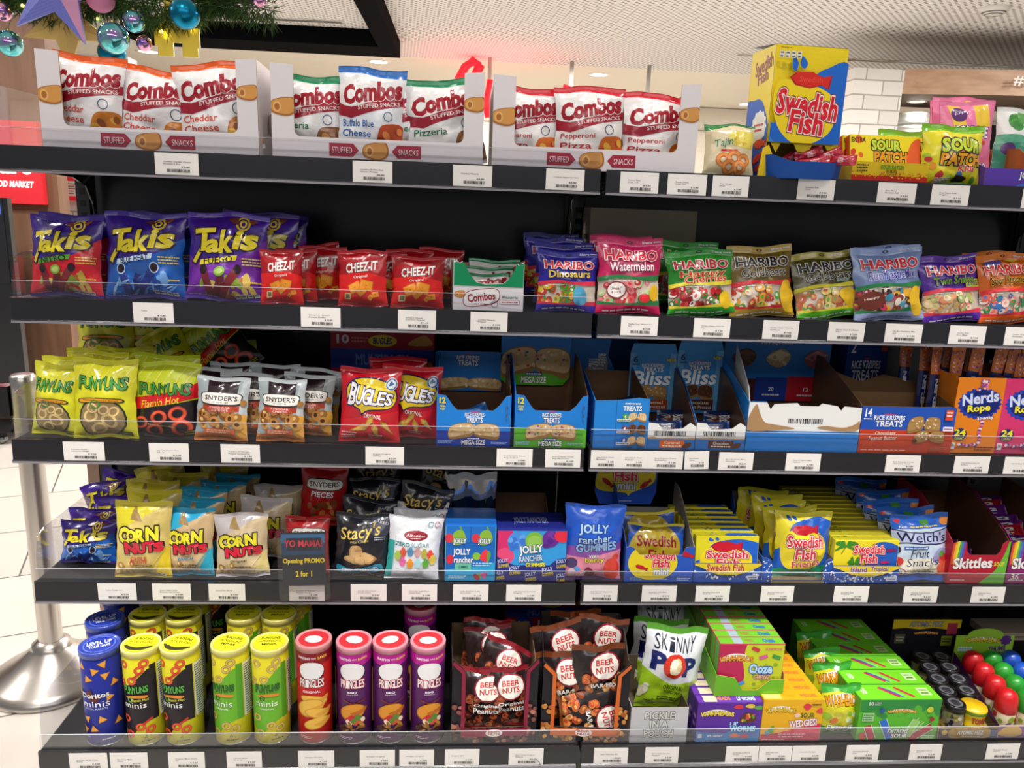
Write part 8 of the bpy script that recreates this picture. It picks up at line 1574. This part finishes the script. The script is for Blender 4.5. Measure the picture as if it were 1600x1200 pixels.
dipper_tray(0.9943,-0.11,0.3135,0.1472,0.0277,0.0318,0.1483,0.0466,0.1338)
carton('grey_case','shipping_carton','carton','brown cardboard carton at the back right end of the bottom shelf',None,1.2534,0.275,0.3135,0.172,0.0209,0.08,0,0,0)
for q in (
(-0.7912, -0.004, 1.4753, 0.0778, 'Combos Cheddar Cheese|Pretzel 6.3oz', '$ 6.80', 'white price tag on top shelf rail under the leftmost white display box'),
(-0.4361, -0.004, 1.4753, 0.0732, 'Combos Buffalo Blue|Cheese Pretzel', '$8.80', 'white price tag on top shelf rail under the mixed green and blue display box'),
(-0.2498, -0.004, 1.4753, 0.0732, 'Combos Pizzeria', '$8.80', 'white price tag on top shelf rail between the mixed box and the pizza box'),
(-0.0747, -0.004, 1.4753, 0.0731, 'Combos Pepperoni Pizza', '$8.80', 'white price tag on top shelf rail under the pizza display box'),
(0.068, -0.004, 1.4753, 0.0741, 'Sweet Tajin|Rings 7oz', '$ 6.50', 'white price tag on top shelf rail just right of the shelf joint'),
(0.1606, -0.004, 1.4753, 0.0759, 'Sweet Peach|Rings 7oz', '$ 6.80', 'white price tag on top shelf rail second right of the shelf joint'),
(0.2458, -0.004, 1.4753, 0.0715, 'Tajin Mango|Rings', '$ 6.80', 'white price tag on top shelf rail under the cream gummy ring bag'),
(0.4152, -0.004, 1.4753, 0.0738, 'Swedish Fish|Candy', '$ 5.50', 'white price tag on top shelf rail under the tall yellow dispenser box'),
(0.5775, -0.004, 1.4753, 0.0774, 'Sour Patch|Extreme Kids', '$ 5.50', 'white price tag on top shelf rail under the red and yellow candy tray'),
(0.6864, -0.004, 1.4753, 0.0768, 'Sour Patch Kids|Original', '$ 5.50', 'white price tag on top shelf rail under the yellow sour candy bag'),
(0.8701, -0.004, 1.4753, 0.0701, 'Joyride', '$ 5.50', 'white price tag on top shelf rail at the right edge under the purple tray'),
(-0.8509, -0.004, 1.1998, 0.0748, 'Takis', '$ 4.80', 'white price tag on second shelf rail under the blue rolled chip bag'),
(-0.5365, -0.004, 1.1998, 0.0757, 'Snyders of Hanover|Pretzel Pieces', '$ 13.80', 'white price tag on second shelf rail under the left cracker bag'),
(-0.3513, -0.004, 1.1998, 0.0732, 'Cheez-it Cheese|Crackers Original', '$ 1.80', 'white price tag on second shelf rail under the right cracker bag'),
(-0.2109, -0.004, 1.1998, 0.0728, 'Combos Pizzeria|Pretzel', '$ 3.80', 'white price tag on second shelf rail under the small green and white box'),
(0.0884, -0.004, 1.1998, 0.0747, 'Haribo Sour Watermelon|5oz', '$ 7.50', 'white price tag on second shelf rail under the pink watermelon bag'),
(0.2359, -0.004, 1.1998, 0.0744, 'Haribo Happy Cherries|5oz', '$ 7.50', 'white price tag on second shelf rail under the green cherry bag'),
(0.3774, -0.004, 1.1998, 0.0739, 'Haribo Happy Cherries|Goldbears', '$ 7.50', 'white price tag on second shelf rail under the gold bear bag'),
(0.5139, -0.004, 1.1998, 0.0761, 'Haribo Sour Goldbears|4.5oz', '$ 7.50', 'white price tag on second shelf rail under the green footed gold bag'),
(0.6345, -0.004, 1.1998, 0.0782, 'Haribo Funtastic Mix|5oz', '$ 7.50', 'white price tag on second shelf rail under the pale blue bag'),
(0.7701, -0.004, 1.1998, 0.0777, 'Haribo Zing|Sour Blast', '$ 7.50', 'white price tag on second shelf rail under the purple sour gummy bag'),
(0.8906, -0.004, 1.1998, 0.0799, 'Haribo Zing Sour|Streamers', '$ 7.50', 'white price tag on second shelf rail at right edge under the orange bag'),
(-1.0024, -0.004, 0.9207, 0.0782, 'Funyuns Onion|Flavored Rings', '$ 2.20', 'white price tag on third shelf rail under the leftmost onion ring bags'),
(-0.839, -0.004, 0.9207, 0.0768, 'Funyuns Flamin Hot|0.75oz', '$ 2.20', 'white price tag on third shelf rail under the spicy onion ring bag'),
(-0.7001, -0.004, 0.9207, 0.0765, 'Snyders of Hanover|Pretzel Sandwiches', '$ 1.80', 'white price tag on third shelf rail under the silver pretzel bags'),
(-0.4139, -0.004, 0.9207, 0.0771, 'Bugles Original|0.875oz', '$ 5.20', 'white price tag on third shelf rail under the red corn snack bags'),
(-0.1501, -0.004, 0.9207, 0.0736, 'Rice Krispies Treats|Mega Original', '$ 4.80', 'white price tag on third shelf rail between the two large blue bar boxes'),
(-0.0504, -0.004, 0.9207, 0.0729, 'Rice Krispies Treats|Mega Marshmallow', '$ 4.80', 'white price tag on third shelf rail under the green footed bar box'),
(0.0375, -0.004, 0.9207, 0.0601, 'Rice Krispies Treats|Marshmallow', '$ 1.80', 'white price tag on third shelf rail first of the touching tags at the shelf joint'),
(0.0971, -0.004, 0.9207, 0.059, 'Rice Krispies Treats|Marshmallow', '$ 1.80', 'white price tag on third shelf rail second of the touching tags at the shelf joint'),
(0.1638, -0.004, 0.9207, 0.0742, 'Rice Krispies Treats|Marshmallow', '$ 1.80', 'white price tag on third shelf rail third of the touching tags at the shelf joint'),
(0.2295, -0.004, 0.9207, 0.0515, 'Rice Krispies|Caramel', '$ 2.20', 'white price tag on third shelf rail narrow and crooked after the touching three'),
(0.314, -0.004, 0.9207, 0.0738, 'Rice Krispies Bliss|Chocolate', '$ 2.20', 'white price tag on third shelf rail under the brown labelled bar tray'),
(0.4585, -0.004, 0.9207, 0.0746, 'Rice Krispies Mini|Squares', '$ 1.80', 'white price tag on third shelf rail under the torn white fronted tray'),
(0.6766, -0.004, 0.9207, 0.076, 'Rice Krispies Treats|Chocolatey Peanut', '$ 1.80', 'white price tag on third shelf rail under the blue and orange bar carton'),
(0.8291, -0.004, 0.9207, 0.0783, 'Nerds Rope Spooky|0.92oz', '$ 2.80', 'white price tag on third shelf rail under the orange rope box'),
(0.9418, -0.004, 0.9207, 0.0805, 'Nerds Rope Rainbow', '$ 2.80', 'white price tag on third shelf rail under the pink rope box'),
(-0.9618, -0.004, 0.6171, 0.0768, 'Takis Fuego 4oz', '$ 2.20', 'white price tag on fourth shelf rail under the small purple chip bags'),
(-0.8525, -0.004, 0.6171, 0.0776, 'Corn Nuts Chile|Picante con Limon', '$ 5.80', 'white price tag on fourth shelf rail under the yellow corn bag'),
(-0.7401, -0.004, 0.6171, 0.0744, 'Corn Nuts Ranch', '$ 5.80', 'white price tag on fourth shelf rail under the grey corn bag'),
(-0.5759, -0.004, 0.6171, 0.0728, 'Snyders of Hanover|Pretzel Pieces', '$ 2.80', 'white price tag on fourth shelf rail stuck on the foot of the promotion card'),
(-0.4476, -0.004, 0.6171, 0.0749, 'Stacys Pita Chips|Simply Naked', '$ 3.80', 'white price tag on fourth shelf rail under the black pita chip bag'),
(-0.3408, -0.004, 0.6171, 0.0742, 'Albanese Sugar Free|Gummi Bears', '$ 5.80', 'white price tag on fourth shelf rail under the white gummy bag'),
(-0.2323, -0.004, 0.6171, 0.0749, 'Jolly Rancher Lolly|Hard Candy', '$ 2.50', 'white price tag on fourth shelf rail under the light blue candy carton'),
(-0.1188, -0.004, 0.6171, 0.0756, 'Jolly Rancher Gummies|Original', '$ 5.80', 'white price tag on fourth shelf rail under the berry candy carton'),
(0.0473, -0.004, 0.6171, 0.0738, 'Jolly Rancher Gummies|Very Berry', '$ 5.80', 'white price tag on fourth shelf rail under the tall blue and pink bag'),
(0.1754, -0.004, 0.6171, 0.076, 'Swedish Fish Mini|Soft Candy', '$ 5.20', 'white price tag on fourth shelf rail under the mini fish tray'),
(0.2936, -0.004, 0.6171, 0.0753, 'Swedish Fish Soft|Candy Box', '$ 5.20', 'white price tag on fourth shelf rail under the yellow stepped cartons'),
(0.438, -0.004, 0.6171, 0.0733, 'Swedish Fish and|Friends', '$ 6.80', 'white price tag on fourth shelf rail under the cut down tray'),
(0.6053, -0.004, 0.6171, 0.0787, 'Swedish Fish|Tropical', '$ 5.80', 'white price tag on fourth shelf rail under the tropical cartons'),
(0.7645, -0.004, 0.6171, 0.0782, 'Welchs Fruit Snacks|Mixed Fruit', '$ 6.20', 'white price tag on fourth shelf rail under the fruit snack bag'),
(0.9212, -0.004, 0.6171, 0.0777, 'Skittles Sour|Candy', '$ 2.80', 'white price tag on fourth shelf rail under the red and green tray'),
(-0.9872, -0.129, 0.3135, 0.0739, 'Doritos Minis Cool|Ranch', '$ 5.20', 'white price tag on bottom shelf rail under the blue can'),
(-0.9087, -0.129, 0.3135, 0.0731, 'Doritos Minis|Nacho', '$ 5.20', 'white price tag on bottom shelf rail under the left spicy can'),
(-0.7965, -0.129, 0.3135, 0.0714, 'Funyuns Minis Flamin|Hot', '$ 5.20', 'white price tag on bottom shelf rail under the right spicy can'),
(-0.6831, -0.129, 0.3135, 0.0696, 'Funyuns Minis|Original', '$ 5.20', 'white price tag on bottom shelf rail under the green cans'),
(-0.5398, -0.129, 0.3135, 0.0718, 'Pringles Cheddar', '$ 4.50', 'white price tag on bottom shelf rail under the red can'),
(-0.4167, -0.129, 0.3135, 0.0713, 'Pringles Original', '$ 4.50', 'white price tag on bottom shelf rail under the left purple cans'),
(-0.3368, -0.129, 0.3135, 0.0705, 'Pringles Original', '$ 4.50', 'white price tag on bottom shelf rail under the right purple can'),
(-0.2438, -0.129, 0.3135, 0.071, 'Pringles BBQ', '$ 4.50', 'white price tag on bottom shelf rail left of the peanut box'),
(-0.1115, -0.129, 0.3135, 0.0719, 'Beer Nuts Original|Peanuts', '$4.20', 'white price tag on bottom shelf rail with a pen stroke under the peanut box'),
(0.0661, -0.129, 0.3135, 0.0716, 'Beer Nuts Bar Mix', '$8.80', 'white price tag on bottom shelf rail under the nut mix box right of joint'),
(0.174, -0.129, 0.3135, 0.0709, 'Skinny Pop Popcorn|Original', '$ 5.80', 'white price tag on bottom shelf rail under the popcorn tray'),
(0.3463, -0.129, 0.3135, 0.0706, 'Warheads Lil Worms|Theater', '$ 5.80', 'white price tag on bottom shelf rail under the purple worm carton'),
(0.4184, -0.129, 0.3135, 0.0711, 'Warheads Ooze|Chewz', '$ 5.80', 'white price tag on bottom shelf rail touching, between purple and yellow cartons'),
(0.4917, -0.129, 0.3135, 0.0729, 'Warheads Wedgies', '$ 5.80', 'white price tag on bottom shelf rail under the yellow wedge carton'),
(0.6092, -0.129, 0.3135, 0.0722, 'Warheads Extreme|Sour', '$ 5.50', 'white price tag on bottom shelf rail left under the green cartons'),
(0.7493, -0.129, 0.3135, 0.0717, 'Warheads Popping|Candy', '$ 5.80', 'white price tag on bottom shelf rail right under the green cartons'),
(0.9229, -0.129, 0.3135, 0.0742, 'Warheads Thumb|Dippers', '$ 3.80', 'white price tag on bottom shelf rail at right end under the dipper tray')):
    price_tag(*q)
